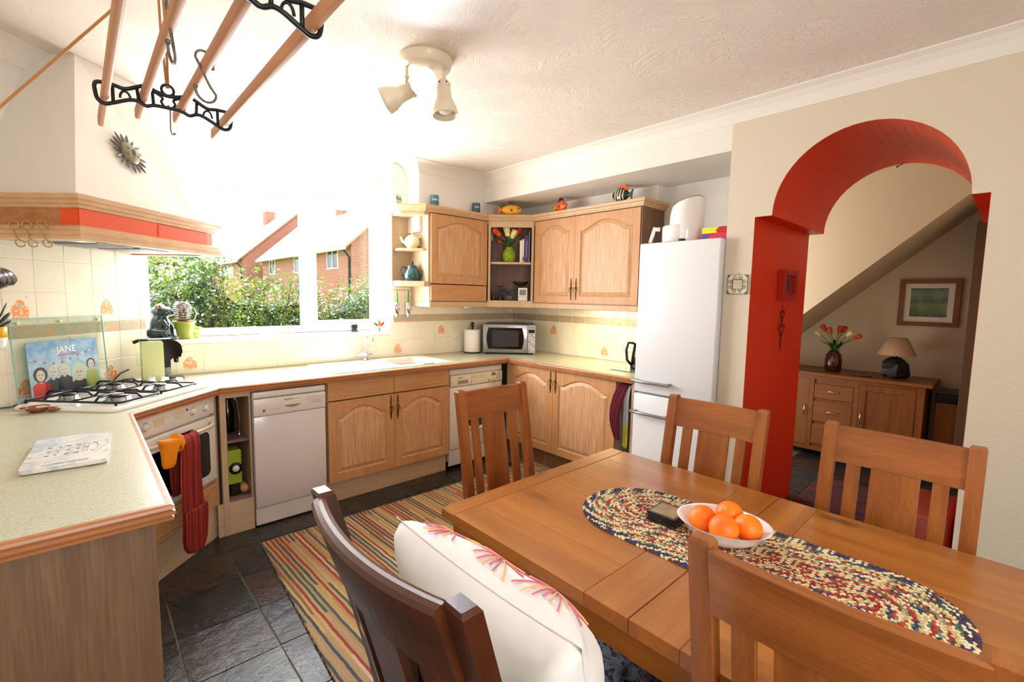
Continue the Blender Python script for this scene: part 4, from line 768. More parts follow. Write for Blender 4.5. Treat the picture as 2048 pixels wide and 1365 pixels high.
w = MB(SF @ Tr(0, 0, 0.014)); w.ball((0, 0, 0), (0.048, 0.052, 0.020), 20, 10); w.ball((0, -0.004, 0.020), (0.006, 0.016, 0.010), 8, 6); w.ball((-0.017, 0.014, 0.017), (0.010, 0.004, 0.004), 8, 5); w.ball((0.017, 0.014, 0.017), (0.010, 0.004, 0.004), 8, 5); w.ball((0, -0.026, 0.016), (0.014, 0.004, 0.004), 8, 5); w.ball((-0.024, -0.014, 0.014), (0.010, 0.010, 0.006), 8, 5); w.ball((0.024, -0.014, 0.014), (0.010, 0.010, 0.006), 8, 5); w.build('face', M['pewter_face'], t_)
for k in range(17):
    a = 2 * pi * k / 17; L = 0.052 if k % 2 else 0.044; w = MB(SF @ Rz(a) @ Tr(0.045, 0, 0.012)); hw = 0.010 if k % 3 else 0.008
    w.loft([[(0, -hw * .7, 0), (0, hw * .7, 0), (0, 0, 0.006)], [(L * .5, -hw, 0), (L * .5, hw, 0), (L * .5, 0, 0.007)], [(L * .8, -hw * .6, 0.001), (L * .8, hw * .6, 0.001), (L * .8, 0, 0.006)], [(L, -0.001, 0.002), (L, 0.001, 0.002), (L, 0, 0.003)]]); w.build('ray', M['pewter'], t_)
# ================================================================== FRIDGE
t_ = empty('fridge_freezer', (-0.32, -2.235, 0), 'tall white fridge freezer with two horizontal bar handles', 'fridge')
MB(FRW).span((1.945, -0.575, 0.03), (2.493, -0.03, 1.828), 0.006).build('body', M['fridge'], t_)
d_a = MB(FRW).span((1.942, -0.640, 0.824), (2.493, -0.580, 1.832), 0.010, seg=2).build('door', M['fridge'], t_); d_b = MB(FRW).span((1.942, -0.640, 0.06), (2.493, -0.580, 0.812), 0.010, seg=2).build('door', M['fridge'], t_)
MB(FRW).span((1.95, -0.60, 0.813), (2.49, -0.578, 0.823)).build('door_gap', M['grey_metal'], t_)
for z, dd in ((0.905, d_a), (0.690, d_b)):
    w = MB(FRW); w.tube([(1.950, -0.642, z), (1.945, -0.668, z), (1.955, -0.688, z), (2.05, -0.694, z), (2.225, -0.690, z)], 0.013, 8, flat=0.8); w.span((2.195, -0.69, z - 0.008), (2.22, -0.638, z + 0.008), 0.002); w.span((1.955, -0.685, z - 0.008), (1.975, -0.638, z + 0.008), 0.002); w.build('handle', M['silver'], dd)
for a in (2.0, 2.44): MB(FRW).cyl((a, -0.5, 0), (a, -0.5, 0.03), 0.02, n=10).build('foot', M['black'], t_)
# air fryer on the fridge
t_ = empty('air_fryer', (-0.36, -2.12, 1.832), 'white upright air fryer with loop handle on top of the fridge', 'air fryer')
w = MB(FRW @ Tr(2.125, -0.36, 1.845)); n = 28
def ring(z, rx, ry, tilt=0.0, cx=0.0): return [(cx + rx * cos(2 * pi * k / n), ry * sin(2 * pi * k / n), z + tilt * cos(2 * pi * k / n)) for k in range(n)]
w.loft([ring(0, .104, .120), ring(0.012, .108, .124), ring(0.10, .110, .126), ring(0.20, .109, .125, 0.015, 0.003), ring(0.262, .104, .120, 0.036, 0.006), ring(0.270, .098, .114, 0.036, 0.006)], smooth=True); bd = w.build('body', M['white_china'], t_)
w = MB(FRW @ Tr(2.125, -0.36, 1.845)); w.loft([ring(0.2705, .096, .111, 0.035, 0.006), ring(0.274, .096, .111, 0.035, 0.006)]); w.build('top_panel', M['iron'], t_)
w = MB(FRW @ Tr(2.085, -0.37, 1.845)); w.loft([ring(0.006, .104, .126), ring(0.010, .112, .132), ring(0.112, .113, .133), ring(0.116, .108, .128)], smooth=True); bk = w.build('basket', M['white_china'], t_)
w = MB(FRW @ Tr(2.085, -0.37, 1.845)); w.tube([(-0.125, -0.05, 0.105), (-0.165, -0.06, 0.107)], [0.015, 0.013], 10); w.tube([(-0.158, -0.06, 0.122), (-0.172, -0.062, 0.07), (-0.190, -0.064, 0.015)], [0.012, 0.0135, 0.012], 10); w.build('handle', M['white_china'], bk)
w = MB(FRW @ Tr(2.115, -0.36, 1.832)); [w.cyl((x, y, 0), (x, y, 0.016), 0.012, n=8) for x in (-0.08, 0.08) for y in (-0.08, 0.08)]; w.build('feet', M['black'], t_, kind='stuff')
MB(FRW).span((2.195, -0.60, 1.833), (2.232, -0.565, 1.852), 0.006, seg=2).build('black_clip', M['black'], label='small black plastic block on the fridge top beside the air fryer', cat='clip')
w = MB(FRW).span((2.285, -0.46, 1.833), (2.470, -0.34, 1.925), 0.001); w.mi = 1; F2 = FRW @ Tr(0, -0.4605, 0)
w.T = F2; w.plate([[(2.285, 1.887), (2.385, 1.887), (2.375, 1.905), (2.395, 1.924), (2.285, 1.924)]], 0, 0.0006, OUT); w.mi = 2; w.plate([[(2.285, 1.834), (2.33, 1.834), (2.325, 1.86), (2.335, 1.887), (2.285, 1.887)]], 0, 0.0006, OUT)
w.mi = 3; w.plate([[(2.33, 1.834), (2.468, 1.834), (2.468, 1.88), (2.40, 1.887), (2.33, 1.87)]], 0, 0.0006, OUT)
w.build('patterned_box', [M['red'], plain('box_yellow', (226, 220, 40), 0.5), plain('box_violet', (96, 70, 150), 0.5), plain('box_pink', (214, 44, 96), 0.5)], label='bright pink, red, yellow and purple patterned box on the fridge', cat='box')
# mirror tile on the arch wall
FA = frame((-0.583, 0, 0), (0, -1, 0), (1, 0, 0))
t_ = empty('tile_mirror', (-0.586, -2.58, 1.50), 'small square mirror in a blue and brown patterned ceramic frame', 'mirror')
w = MB(FA @ Tr(2.581, -0.000, 1.557)); w.plate([[(-0.057, -0.056), (0.057, -0.056), (0.057, 0.056), (-0.057, 0.056)], rrect(-0.029, -0.028, 0.029, 0.028, 0.004, 2)], 0, 0.012, OUT); fr_ = w.build('ceramic_frame', plain('ceramic_cream', (214, 204, 176), 0.3), t_)
w = MB(FA @ Tr(2.581, -0.012, 1.557))
for k in range(8):
    a = 2 * pi * k / 8 + pi / 8; c = (0.041 * cos(a) * 1.02, 0.041 * sin(a)); w.mi = k % 2; w.plate([circ(c[0], c[1], 0.0115, 0.0115, 10), circ(c[0], c[1], 0.008, 0.008, 10)[::-1]], 0, 0.0006, OUT); w.mi = 1; w.plate([circ(c[0], c[1], 0.004, 0.004, 8)], 0, 0.0006, OUT)
w.mi = 2
for sx in (-1, 1):
    for sz in (-1, 1): w.plate([[(sx * 0.055, sz * 0.054), (sx * 0.040, sz * 0.054), (sx * 0.048, sz * 0.047), (sx * 0.055, sz * 0.038)]], 0, 0.0006, OUT)
w.plate([[(-0.057, -0.056), (0.057, -0.056), (0.057, 0.056), (-0.057, 0.056)], [(-0.055, -0.054), (0.055, -0.054), (0.055, 0.054), (-0.055, 0.054)]], 0, 0.0007, OUT); w.mi = 3
w.plate([rrect(-0.031, -0.030, 0.031, 0.030, 0.004, 2), rrect(-0.028, -0.027, 0.028, 0.027, 0.004, 2)], 0, 0.0009, OUT); w.build('painted_pattern', [plain('pattern_ochre', (150, 100, 60), 0.3), plain('pattern_teal', (40, 90, 76), 0.3), plain('pattern_blue', (44, 52, 110), 0.3), M['iron']], fr_)
w = MB(FA @ Tr(2.581, 0, 1.557)); w.plate([rrect(-0.0285, -0.0275, 0.0285, 0.0275, 0.003, 2)], 0.001, 0.007, OUT); w.build('mirror_glass', M['chrome'], t_)
w = MB(FA @ Tr(2.581, 0, 1.557)); w.tube([(-0.006, -0.002, 0.056), (0, -0.003, 0.064), (0.006, -0.002, 0.056)], 0.001, 4); w.ball((0, -0.004, 0.065), 0.003, 6, 4); w.build('hanging_loop', M['grey_metal'], t_)
# picture and wire hearts on the orange jamb (jamb faces -y)
FJ = frame((0, -2.653, 0), (1, 0, 0), (0, 1, 0))
t_ = empty('small_red_picture', (0.005, -2.66, 1.47), 'small red framed picture on the orange arch jamb', 'picture')
w = MB(FJ); w.plate([[(-0.135, 1.475), (0.145, 1.475), (0.145, 1.665), (-0.135, 1.665)], [(-0.085, 1.51), (0.09, 1.51), (0.09, 1.63), (-0.085, 1.63)]], 0, 0.035, OUT); w.build('frame', plain('red_frame', (170, 28, 14), 0.4), t_)
w = MB(FJ); w.plate([[(-0.086, 1.509), (0.091, 1.509), (0.091, 1.631), (-0.086, 1.631)]], 0.004, 0.012, OUT); pc = w.build('print', plain('picture_red', (150, 34, 24), 0.4), t_)
w = MB(FJ); w.plate([[(-0.045, 1.53), (0.045, 1.535), (0.05, 1.60), (0.0, 1.62), (-0.05, 1.60)]], 0.012, 0.013, OUT); w.build('printed_figure', plain('picture_blue', (60, 62, 90), 0.4), pc)
w = MB(FJ)
def heart(cx, cz, s_, n=14): return [(cx + s_ * 16 * sin(t) ** 3 / 17, -0.006, cz + s_ * (13 * cos(t) - 5 * cos(2 * t) - 2 * cos(3 * t) - cos(4 * t)) / 17) for t in [2 * pi * k / n for k in range(n)]]
w.tube(heart(-0.03, 1.375, 0.038), 0.0028, 5, closed=True); w.tube(heart(-0.03, 1.275, 0.055), 0.0028, 5, closed=True); w.tube([(-0.03, -0.004, 1.43), (-0.03, -0.004, 1.385)], 0.0014, 4)
for k in range(9): w.ball((-0.03 + 0.004 * sin(k * 2), -0.006, 1.345 - k * 0.0085 if k < 3 else 1.225 - (k - 3) * 0.014), 0.0055, 6, 5)
w.tube([(-0.03, -0.004, 1.345), (-0.03, -0.004, 1.13)], 0.0012, 4); w.ball((-0.03, -0.004, 1.432), 0.004, 6, 4)
w.build('wire_heart_hanging', plain('dark_wire', (70, 26, 20), 0.4, 0.5), label='hanging string of dark wire hearts on the orange arch jamb', cat='ornament')
w = MB(); w.tube([(0.42, -3.15, 2.343), (0.40, -3.14, 2.33), (0.36, -3.13, 2.315)], 0.003, 5); w.ball((0.36, -3.13, 2.315), 0.006, 6, 5); w.build('small_hook', M['iron'], label='small dark hook in the crown of the orange arch', cat='hook')

# ================================================================== HALL
XF, XB = 1.60, 2.085
t_ = empty('sideboard', (1.85, -2.80, 0), 'oak sideboard with three drawers between two doors in the hall', 'sideboard')
FS = frame((XF, 0, 0), (0, -1, 0), (1, 0, 0)); y0, y1 = 2.12, 3.255
w = MB(FS); w.span((y0 - 0.03, -0.025, 0.775), (y1 + 0.045, XB - XF, 0.805), 0.003); w.build('top', M['hall_y'], t_)
w = MB(FS); w.span((y0, 0.02, 0.08), (y1, XB - XF - 0.01, 0.775)); w.build('carcass', M['hall_z'], t_)
for a in (y0, y1 - 0.05):
    for b in (0.0, XB - XF - 0.06): MB(FS).span((a, b, 0.0), (a + 0.05, b + 0.05, 0.775), 0.002).build('leg', M['hall_z'], t_)
MB(FS).span((y0 + 0.05, 0.0, 0.745), (y1 - 0.05, 0.02, 0.775)).build('top_rail', M['hall_y'], t_); MB(FS).span((y0 + 0.05, 0.0, 0.06), (y1 - 0.05, 0.02, 0.10)).build('bottom_rail', M['hall_y'], t_)
for a in (2.45, 2.795): MB(FS).span((a - 0.018, 0.0, 0.10), (a + 0.018, 0.02, 0.745)).build('stile', M['hall_z'], t_)
def barh(F, a, z, b, parent, L=0.10, vert=False):
    w = MB(F); p = [(-L / 2, 0, 0), (-L / 2 + .01, -0.02, 0), (0, -0.028, 0), (L / 2 - .01, -0.02, 0), (L / 2, 0, 0)]
    if vert: p = [(q[2], q[1], q[0]) for q in p]
    w.tube([(a + q[0], b + q[1], z + q[2]) for q in p], 0.0045, 8); w.build('handle', M['chrome'], parent)
for z0, z1 in ((0.56, 0.70), (0.34, 0.535), (0.12, 0.315)):
    d_ = MB(FS).span((2.470, 0.002, z0), (2.775, 0.02, z1), 0.004).build('drawer', M['hall_y'], t_); barh(FS, 2.62, (z0 + z1) / 2 + 0.01, 0.002, d_)
def panel_door(a0, a1, hand):
    w = MB(FS); fn = lambda u, v, w_: (u, 0.02 - w_, v); w.plate([[(a0, 0.105), (a1, 0.105), (a1, 0.742), (a0, 0.742)], [(a0 + .05, 0.16), (a1 - .05, 0.16), (a1 - .05, 0.69), (a0 + .05, 0.69)]], 0, 0.02, fn); d = w.build('door', M['hall_z'], t_)
    MB(FS).span((a0 + 0.048, 0.010, 0.158), (a1 - 0.048, 0.02, 0.692)).build('panel', M['hall_z'], d); barh(FS, a0 + 0.025 if hand < 0 else a1 - 0.025, 0.44, 0.0, d, 0.10, True)
panel_door(2.815, 3.20, -1); panel_door(2.17, 2.430, 1)
# vase of tulips
def tulips(name, x, y, z, vr, vh, vmat, label, heads, stemr, seedn, vprof=None):
    t = empty(name, (x, y, z), label, 'vase of flowers'); R = random.Random(seedn)
    prof = vprof or [(vr * .8, 0), (vr, 0.02), (vr * 1.05, vh * .5), (vr * .9, vh * .82), (vr * .62, vh * .92), (vr * .6, vh), (vr * .5, vh - 0.004), (vr * .5, vh * .9), (0, vh * .9)]
    w = MB(Tr(x, y, z)); w.lathe(prof, 24); w.build('vase', vmat, t)
    for i, (dx, dy, hz_, col, hr) in enumerate(heads):
        w = MB(Tr(x, y, z)); base = (dx * .12, dy * .12, vh * .9); top = (dx, dy, hz_); mid = (dx * .45, dy * .45, vh + (hz_ - vh) * .6)
        w.tube([base, mid, top], stemr, 6); st_ = w.build('stem', M['stem'], t)
        d = (Vector(top) - Vector(mid)).normalized(); q = Vector((0, 0, 1)).rotation_difference(d).to_matrix().to_4x4()
        w = MB(Tr(x, y, z) @ Tr(*top) @ q)
        for k in range(6):
            a = 2 * pi * k / 6; rr = hr * (0.55 if k % 2 else 0.62); M2 = Rz(a) @ Tr(rr * .45, 0, hr * .75) @ Ry(radians(14))
            w.ball((0, 0, 0), (hr * .30, hr * .55, hr * 1.05), 8, 6, M2)
        w.ball((0, 0, hr * .1), (hr * .55, hr * .55, hr * .45), 8, 5); w.build('flower_head', M[col], st_)
    for i in range(9):
        a = 2 * pi * i / 9 + R.uniform(-.3, .3); L = vh * R.uniform(0.6, 0.95); w = MB(Tr(x, y, z) @ Rz(a)); n_ = 6; rows = []
        for k in range(n_ + 1):
            t2 = k / n_; wd = 0.012 * vh / 0.16 * sin(pi * min(0.98, t2 * .9 + .08)); px_ = 0.01 + L * 0.65 * t2; pz = vh * .95 + L * (t2 * 1.1 - 0.55 * t2 * t2); rows.append([(px_, -wd, pz + 0.004), (px_, 0, pz), (px_, wd, pz + 0.004)])
        vs = [p for r in rows for p in r]; w.add(vs, [(j * 3 + c, j * 3 + c + 1, j * 3 + 4 + c, j * 3 + 3 + c) for j in range(n_) for c in (0, 1)], None, True); o = w.build('leaf', M['green'] if i % 2 else M['dkgreen'], t, fix=False)
    return t
M['brown_glaze'] = plain('brown_glaze', (66, 30, 26), 0.12, coat=0.5)
tulips('tulip_vase', 1.80, -2.56, 0.805, 0.068, 0.20, M['brown_glaze'], 'dark brown glazed vase of orange and cream tulips on the sideboard', [(0.02, 0.09, 0.385, 'orange_fl', .036), (-0.02, 0.035, 0.365, 'orange_fl', .032), (0.03, -0.02, 0.375, 'orange_fl', .036), (-0.03, -0.10, 0.35, 'cream_fl', .032), (0.0, -0.15, 0.33, 'orange_fl', .034), (0.02, 0.13, 0.34, 'cream_fl', .030), (0.08, -0.04, 0.38, 'orange_fl', .032)], 0.004, 2)
t_ = empty('table_lamp', (1.82, -3.02, 0.805), 'table lamp with beige shade on a black rock-like base on the sideboard', 'lamp')
w = MB(Tr(1.82, -3.02, 0.805)); R = random.Random(5); LP = []
for i, (z, r) in enumerate([(0, 0.070), (0.03, 0.088), (0.08, 0.085), (0.13, 0.088), (0.165, 0.060), (0.185, 0.03)]): LP.append([(r * (1 + 0.22 * sin(k * 2.4 + i)) * cos(2 * pi * k / 9), r * (1 + 0.22 * cos(k * 1.7 + i * .7)) * sin(2 * pi * k / 9), z) for k in range(9)])
w.loft(LP); w.build('base', plain('black_stone', (26, 26, 28), 0.5, bmp=0.5, bs=40), t_)
w = MB(Tr(1.82, -3.02, 0.805)); w.cyl((0, 0, 0.18), (0, 0, 0.30), 0.008); w.build('stem', M['black'], t_)
w = MB(Tr(1.82, -3.02, 0.805)); w.lathe([(0.135, 0.205), (0.068, 0.355), (0.066, 0.355), (0.133, 0.205)], 32); w.f = w.f[:-2]; w.m = w.m[:-2]; w.sm = w.sm[:-2]; w.build('shade', plain('linen_shade', (196, 164, 136), 0.8, bmp=0.2, bs=300), t_)
t_ = empty('landscape_picture', (2.09, -3.18, 1.28), 'oak framed picture of a green woodland meadow on the hall wall', 'picture')
FH = frame((2.098, 0, 0), (0, -1, 0), (1, 0, 0))
w = MB(FH); w.plate([[(2.965, 1.262), (3.375, 1.262), (3.375, 1.678), (2.965, 1.678)], [(3.003, 1.300), (3.337, 1.300), (3.337, 1.640), (3.003, 1.640)]], 0, 0.025, OUT); w.build('frame', M['hall_y'], t_)
w = MB(FH); w.plate([[(3.0, 1.297), (3.34, 1.297), (3.34, 1.643), (3.0, 1.643)]], 0.002, 0.010, OUT); mt = w.build('mount', M['paper'], t_)
m, nt, b = newmat('woodland_print'); v = coords(nt); sp = N(nt, 'ShaderNodeSeparateXYZ'); nt.links.new(v, sp.inputs[0]); n = noise(nt, coords(nt, (1, 30, 8)), 1.0, 4)
base = ramp(nt, sp.outputs[2], [(0.0, srgb((30, 46, 24))), (0.06, srgb((90, 120, 40))), (0.10, srgb((120, 150, 60))), (0.14, srgb((60, 84, 50))), (0.20, srgb((120, 150, 130))), (0.25, srgb((70, 90, 80)))])
nt.links.new(mix(nt, base, ramp(nt, n.outputs[0], [(0.4, srgb((24, 32, 24))), (0.6, srgb((110, 130, 90)))]), 0.4), b.inputs['Base Color']); setp(b, Roughness=0.15)
w = MB(FH); w.plate([[(3.045, 1.345), (3.295, 1.345), (3.295, 1.600), (3.045, 1.600)]], 0.010, 0.0112, OUT); w.build('print', m, mt)
t_ = empty('black_topped_cabinet', (1.88, -3.37, 0), 'low brown cabinet with black top beside the sideboard', 'cabinet')
w = MB(); w.span((1.72, -3.465, 0.0), (2.05, -3.315, 0.655), 0.004); w.build('body', M['hall_z'], t_); w = MB(); w.span((1.70, -3.468, 0.656), (2.07, -3.312, 0.735), 0.006); w.build('top', M['black'], t_)
# items on sideboard: small grey tray
w = MB(Tr(1.70, -2.80, 0.806)); w.lathe([(0.04, 0), (0.06, 0.004), (0.065, 0.012), (0.058, 0.008), (0, 0.006)], 20, sx=0.8, sy=1.3); w.build('small_dish', M['pewter'], label='small flat metal dish on the sideboard between vase and lamp', cat='dish')
# hall rug
m, nt, b = newmat('persian_rug'); v = coords(nt); vo = N(nt, 'ShaderNodeTexVoronoi'); vo.inputs['Scale'].default_value = 16; nt.links.new(v, vo.inputs['Vector']); n = noise(nt, v, 40, 2)
nt.links.new(mix(nt, ramp(nt, vo.outputs['Distance'], [(0.2, srgb((104, 26, 26))), (0.4, srgb((66, 16, 22))), (0.5, srgb((40, 28, 40)))]), ramp(nt, n.outputs[0], [(0.4, srgb((120, 40, 34))), (0.6, srgb((50, 20, 26)))]), 0.4), b.inputs['Base Color']); setp(b, Roughness=0.95)
w = MB(); w.span((-0.30, -3.45, 0.0005), (1.05, -2.70, 0.010), 0.003); w.build('hall_rug', m, label='dark red patterned rug on the slate floor under the arch', cat='rug')
t_ = empty('leather_stool', (-0.30, -3.47, 0), 'terracotta upholstered low stool beside the right arch jamb', 'stool')
lth = plain('terracotta_leather', (150, 62, 40), 0.5, bmp=0.2, bs=60, var=0.2)
w = MB(); w.span((-0.52, -3.59, 0.10), (-0.08, -3.30, 0.45), 0.02, seg=2); w.build('seat', lth, t_)
for x in (-0.49, -0.11):
    for y in (-3.56, -3.33): MB().cyl((x, y, 0.011), (x, y, 0.10), 0.018, n=8).build('leg', M['dark_z'], t_)

# ================================================================== DINING TABLE
TX0, TX1, TY0, TY1, TZ = -2.600, -1.640, -2.465, -3.915, 0.76
t_ = empty('dining_table', (-2.12, -3.19, 0), 'solid oak extending dining table with planked top', 'table')
def board(x0, y0, x1, y1, ax, nm='board', ch=0.0015, chl=()):
    mb = MB(); z0, z1 = TZ - 0.036, TZ; mb.span((x0, y0, z0), (x1, y1, z1), ch); return mb.build(nm, M['table_' + ax], t_)
Y1, YS, Y3 = -3.066, -3.190, -3.312; EB = 0.075; g = 0.0006
board(TX0, TY0 - EB, TX1, TY0, 'x', 'end_board', 0.004)
board(TX0, TY1, TX1, TY1 + EB, 'x', 'end_board', 0.004)
for (ya, yb) in ((TY0 - EB - g, Y1), (Y3, TY1 + EB + g)):
    xs_ = [TX0, TX0 + 0.165, TX0 + 0.33, TX0 + 0.50, TX0 + 0.66, TX0 + 0.81, TX1]
    for i in range(6): board(xs_[i] + (g / 2 if i else 0), yb, xs_[i + 1] - (g / 2 if i < 5 else 0), ya, 'y', 'board', 0.0006)
board(TX0, YS + 0.001, TX1, Y1 - g, 'x', 'cross_board', 0.0012); board(TX0, Y3 + g, TX1, YS - 0.001, 'x', 'cross_board', 0.0012)
for y in (TY0 - 0.09, TY1 + 0.065):
    MB().span((TX0 + 0.08, y, 0.635), (TX1 - 0.08, y + 0.022, 0.723), 0.001).build('apron', M['table_x'], t_)
for x in (TX0 + 0.035, TX1 - 0.057):
    MB().span((x, TY1 + 0.09, 0.635), (x + 0.022, TY0 - 0.09, 0.723), 0.001).build('apron', M['table_y'], t_)
for x in (TX0 + 0.028, TX1 - 0.113):
    for y in (TY0 - 0.113, TY1 + 0.028): MB().span((x, y, 0.0), (x + 0.085, y + 0.085, 0.7235), 0.004).build('leg', M['table_z'], t_)

# ================================================================== CHAIRS
def make_chair(name, label, k, rake=0.09, wd=0.42, zt=1.03, curve=0.018, group=None, rail_h=0.125, crest=0.0, pw=0.040, inset=0.012, rt=0.011):
    """local: sitter faces +x, back posts at x=0 on the seat line"""
    t = empty(name, (0, 0, 0), label, 'chair', group); zs = 0.455; MZ, MX, MY = M[k + '_z'], M[k + '_x'], M[k + '_y']
    bx = lambda z: -rake * max(0.0, (z - zs) / (zt - zs)) ** 1.15 if z > zs else 0.06 * (z / zs - 1) * 0.6
    for s in (-1, 1):
        mb = MB(); yo = s * (wd / 2 - pw / 2); L = []; zz = [0, 0.2, zs, 0.6, 0.75, 0.9, zt - 0.008, zt]
        for z in zz:
            x = bx(z); d = 0.034 if z < zt - 0.001 else 0.026; p2 = pw if z < zt - 0.001 else pw - 0.010
            L.append([(x - d / 2, yo - p2 / 2, z), (x + d / 2, yo - p2 / 2, z), (x + d / 2, yo + p2 / 2, z), (x - d / 2, yo + p2 / 2, z)])
        mb.loft(L); mb.build('back_post', MZ, t)
    def cx(y): return -curve * (1 - (y / (wd / 2)) ** 2)
    # top rail
    mb = MB(); L = []; n = 14; h = wd / 2 - pw + 0.002
    for i in range(n + 1):
        y = -h + 2 * h * i / n; x0 = bx(zt) + cx(y); zb = zt - rail_h - 0.012; x1 = bx(zb) + cx(y); zc = zt - inset + crest * (1 - (y / h) ** 2); r = 0.004 + (rt - 0.011) * 1.6
        L.append([(x1 - rt, y, zb), (x1 + rt, y, zb), (x0 + rt, y, zc - r), (x0 + rt - r * .3, y, zc - r * .3), (x0 + rt - r, y, zc), (x0 - rt + r, y, zc), (x0 - rt + r * .3, y, zc - r * .3), (x0 - rt, y, zc - r)])
    mb.loft(L); mb.build('top_rail', MY, t)
    zb = zt - rail_h - 0.010
    for (y, w_) in ((-0.115 * wd / .42, 0.040), (0, 0.130), (0.115 * wd / .42, 0.040)):
        mb = MB(); L = []
        for z in (zs + 0.035, 0.6, 0.75, zb):
            for_ = [(bx(z) + cx(yy) + s, yy, z) for s, yy in ((-0.007, y - w_ / 2), (0.007, y - w_ / 2), (0.007, y + w_ / 2), (-0.007, y + w_ / 2))]; L.append(for_)
        mb.loft(L); mb.build('slat', MZ, t)
    mb = MB(); L = []
    for i in range(9):
        y = -h + 2 * h * i / 8; x = bx(0.47) + cx(y); L.append([(x - 0.010, y, 0.452), (x + 0.010, y, 0.452), (x + 0.010, y, 0.492), (x - 0.010, y, 0.492)])
    mb.loft(L); mb.build('lower_rail', MY, t)
    mb = MB(); mb.plate([[(0.020, -wd / 2 + 0.004), (0.42, -wd / 2 - 0.005), (0.43, -wd / 2 + 0.01), (0.43, wd / 2 - 0.01), (0.42, wd / 2 + 0.005), (0.020, wd / 2 - 0.004)]], 0.437, 0.458); mb.build('seat', MX, t)
    for s in (-1, 1):
        MB().span((0.375, s * (wd / 2 - 0.022) - 0.019, 0), (0.413, s * (wd / 2 - 0.022) + 0.019, 0.436), 0.003).build('front_leg', MZ, t)
        MB().span((0.022, s * (wd / 2 - 0.03) - 0.009, 0.38), (0.374, s * (wd / 2 - 0.03) + 0.009, 0.436)).build('side_rail', MX, t)
        MB().span((0.0, s * (wd / 2 - 0.03) - 0.009, 0.16), (0.374, s * (wd / 2 - 0.03) + 0.009, 0.19)).build('stretcher', MX, t)
    MB().span((0.385, -wd / 2 + 0.04, 0.38), (0.403, wd / 2 - 0.04, 0.436)).build('front_rail', MY, t)
    return t
GC = 'matching oak dining chairs with wide centre slat'
ch = make_chair('dining_chair', 'oak dining chair at the far end of the table, its back to the kitchen units', 'chair', group=GC)
KID.clear(); index_kids()
def put(o, x, y, rz, z=0): o.location = (x, y, z); o.rotation_euler = (0, 0, rz); return o
chs = [ch] + [copy_tree(ch) for _ in range(3)]
put(chs[0], -2.025, -2.135, -pi / 2, 0.009); put(chs[1], -1.555, -2.872, pi); put(chs[2], -1.545, -3.482, pi); put(chs[3], -2.574, -3.562, 0); chs[3].scale = (1, 1, 1.016)
for c_, l in zip(chs[1:], ['oak dining chair on the right of the table, backed by the white fridge', 'oak dining chair on the right of the table, standing in front of the arch', 'large oak chair back in the right foreground, on the near side of the table']): c_['label'] = l
dk = make_chair('dark_dining_chair', 'dark wooden chair with curved top rail in the foreground, cushions on its seat', 'dark', rake=0.155, wd=0.53, zt=1.055, curve=0.045, rail_h=0.135, pw=0.046, crest=-0.004, inset=0.006, rt=0.016)
put(dk, -2.945, -3.005, 0)
# ================================================================== SOFT THINGS
m, nt, b = newmat('striped_rug'); v = coords(nt, (1, 1, 1)); sp = N(nt, 'ShaderNodeSeparateXYZ'); nt.links.new(v, sp.inputs[0])
def mth(op, a, b_=None, c_=None):
    n_ = N(nt, 'ShaderNodeMath', operation=op)
    for i, q in enumerate((a, b_, c_)):
        if q is None: continue
        if isinstance(q, bpy.types.NodeSocket): nt.links.new(q, n_.inputs[i])
        else: n_.inputs[i].default_value = q
    return n_.outputs[0]
sk_ = mth('MULTIPLY_ADD', sp.outputs[1], 0.035, sp.outputs[0]); wb = noise(nt, v, 9, 2); sx2 = mth('MULTIPLY_ADD', wb.outputs[0], 0.012, sk_)
idx = mth('FLOOR', mth('DIVIDE', sx2, 0.0125)); wn = N(nt, 'ShaderNodeTexWhiteNoise', noise_dimensions='1D'); nt.links.new(idx, wn.inputs['W'])
seg = mth('FLOOR', mth('MULTIPLY_ADD', sp.outputs[1], 1.9, mth('MULTIPLY', wn.outputs[0], 7.0)))
wn2 = N(nt, 'ShaderNodeTexWhiteNoise', noise_dimensions='2D'); cb = N(nt, 'ShaderNodeCombineXYZ'); nt.links.new(idx, cb.inputs[0]); nt.links.new(seg, cb.inputs[1]); nt.links.new(cb.outputs[0], wn2.inputs['Vector'])
par = mth('MODULO', mth('ABSOLUTE', idx), 2.0)
cA = ramp(nt, wn2.outputs[0], [(0, srgb((192, 168, 122))), (0.25, srgb((204, 176, 116))), (0.45, srgb((174, 156, 118))), (0.6, srgb((216, 198, 168))), (0.8, srgb((182, 146, 106)))], 'CONSTANT')
cB = ramp(nt, wn2.outputs[0], [(0, srgb((160, 34, 24))), (0.34, srgb((52, 78, 74))), (0.52, srgb((196, 160, 84))), (0.66, srgb((140, 98, 66))), (0.8, srgb((190, 150, 110))), (0.92, srgb((60, 60, 84)))], 'CONSTANT')
cr_ = mix(nt, cA, cB, par); fz = noise(nt, v, 420, 2); cr_ = mix(nt, cr_, mix(nt, cr_, (0.25, 0.22, 0.16, 1), 0.5), ramp(nt, fz.outputs[0], [(0.35, (1, 1, 1, 1)), (0.55, (0, 0, 0, 1))]))
nt.links.new(cr_, b.inputs['Base Color']); setp(b, Roughness=0.95); hh2 = mth('ADD', mth('PINGPONG', mth('DIVIDE', sx2, 0.0125), 1.0), fz.outputs[0]); bump(nt, b, hh2, 0.6, 0.006)
w = MB(); w.plate([[(-2.739, -0.832), (-2.835, -2.41), (-0.62, -2.41), (-0.52, -0.872)]], 0.0005, 0.0085); rg = w.build('striped_rug', m, label='multicoloured striped woven rug on the slate floor in front of the sink units', cat='rug')
w = MB(); R = random.Random(4)
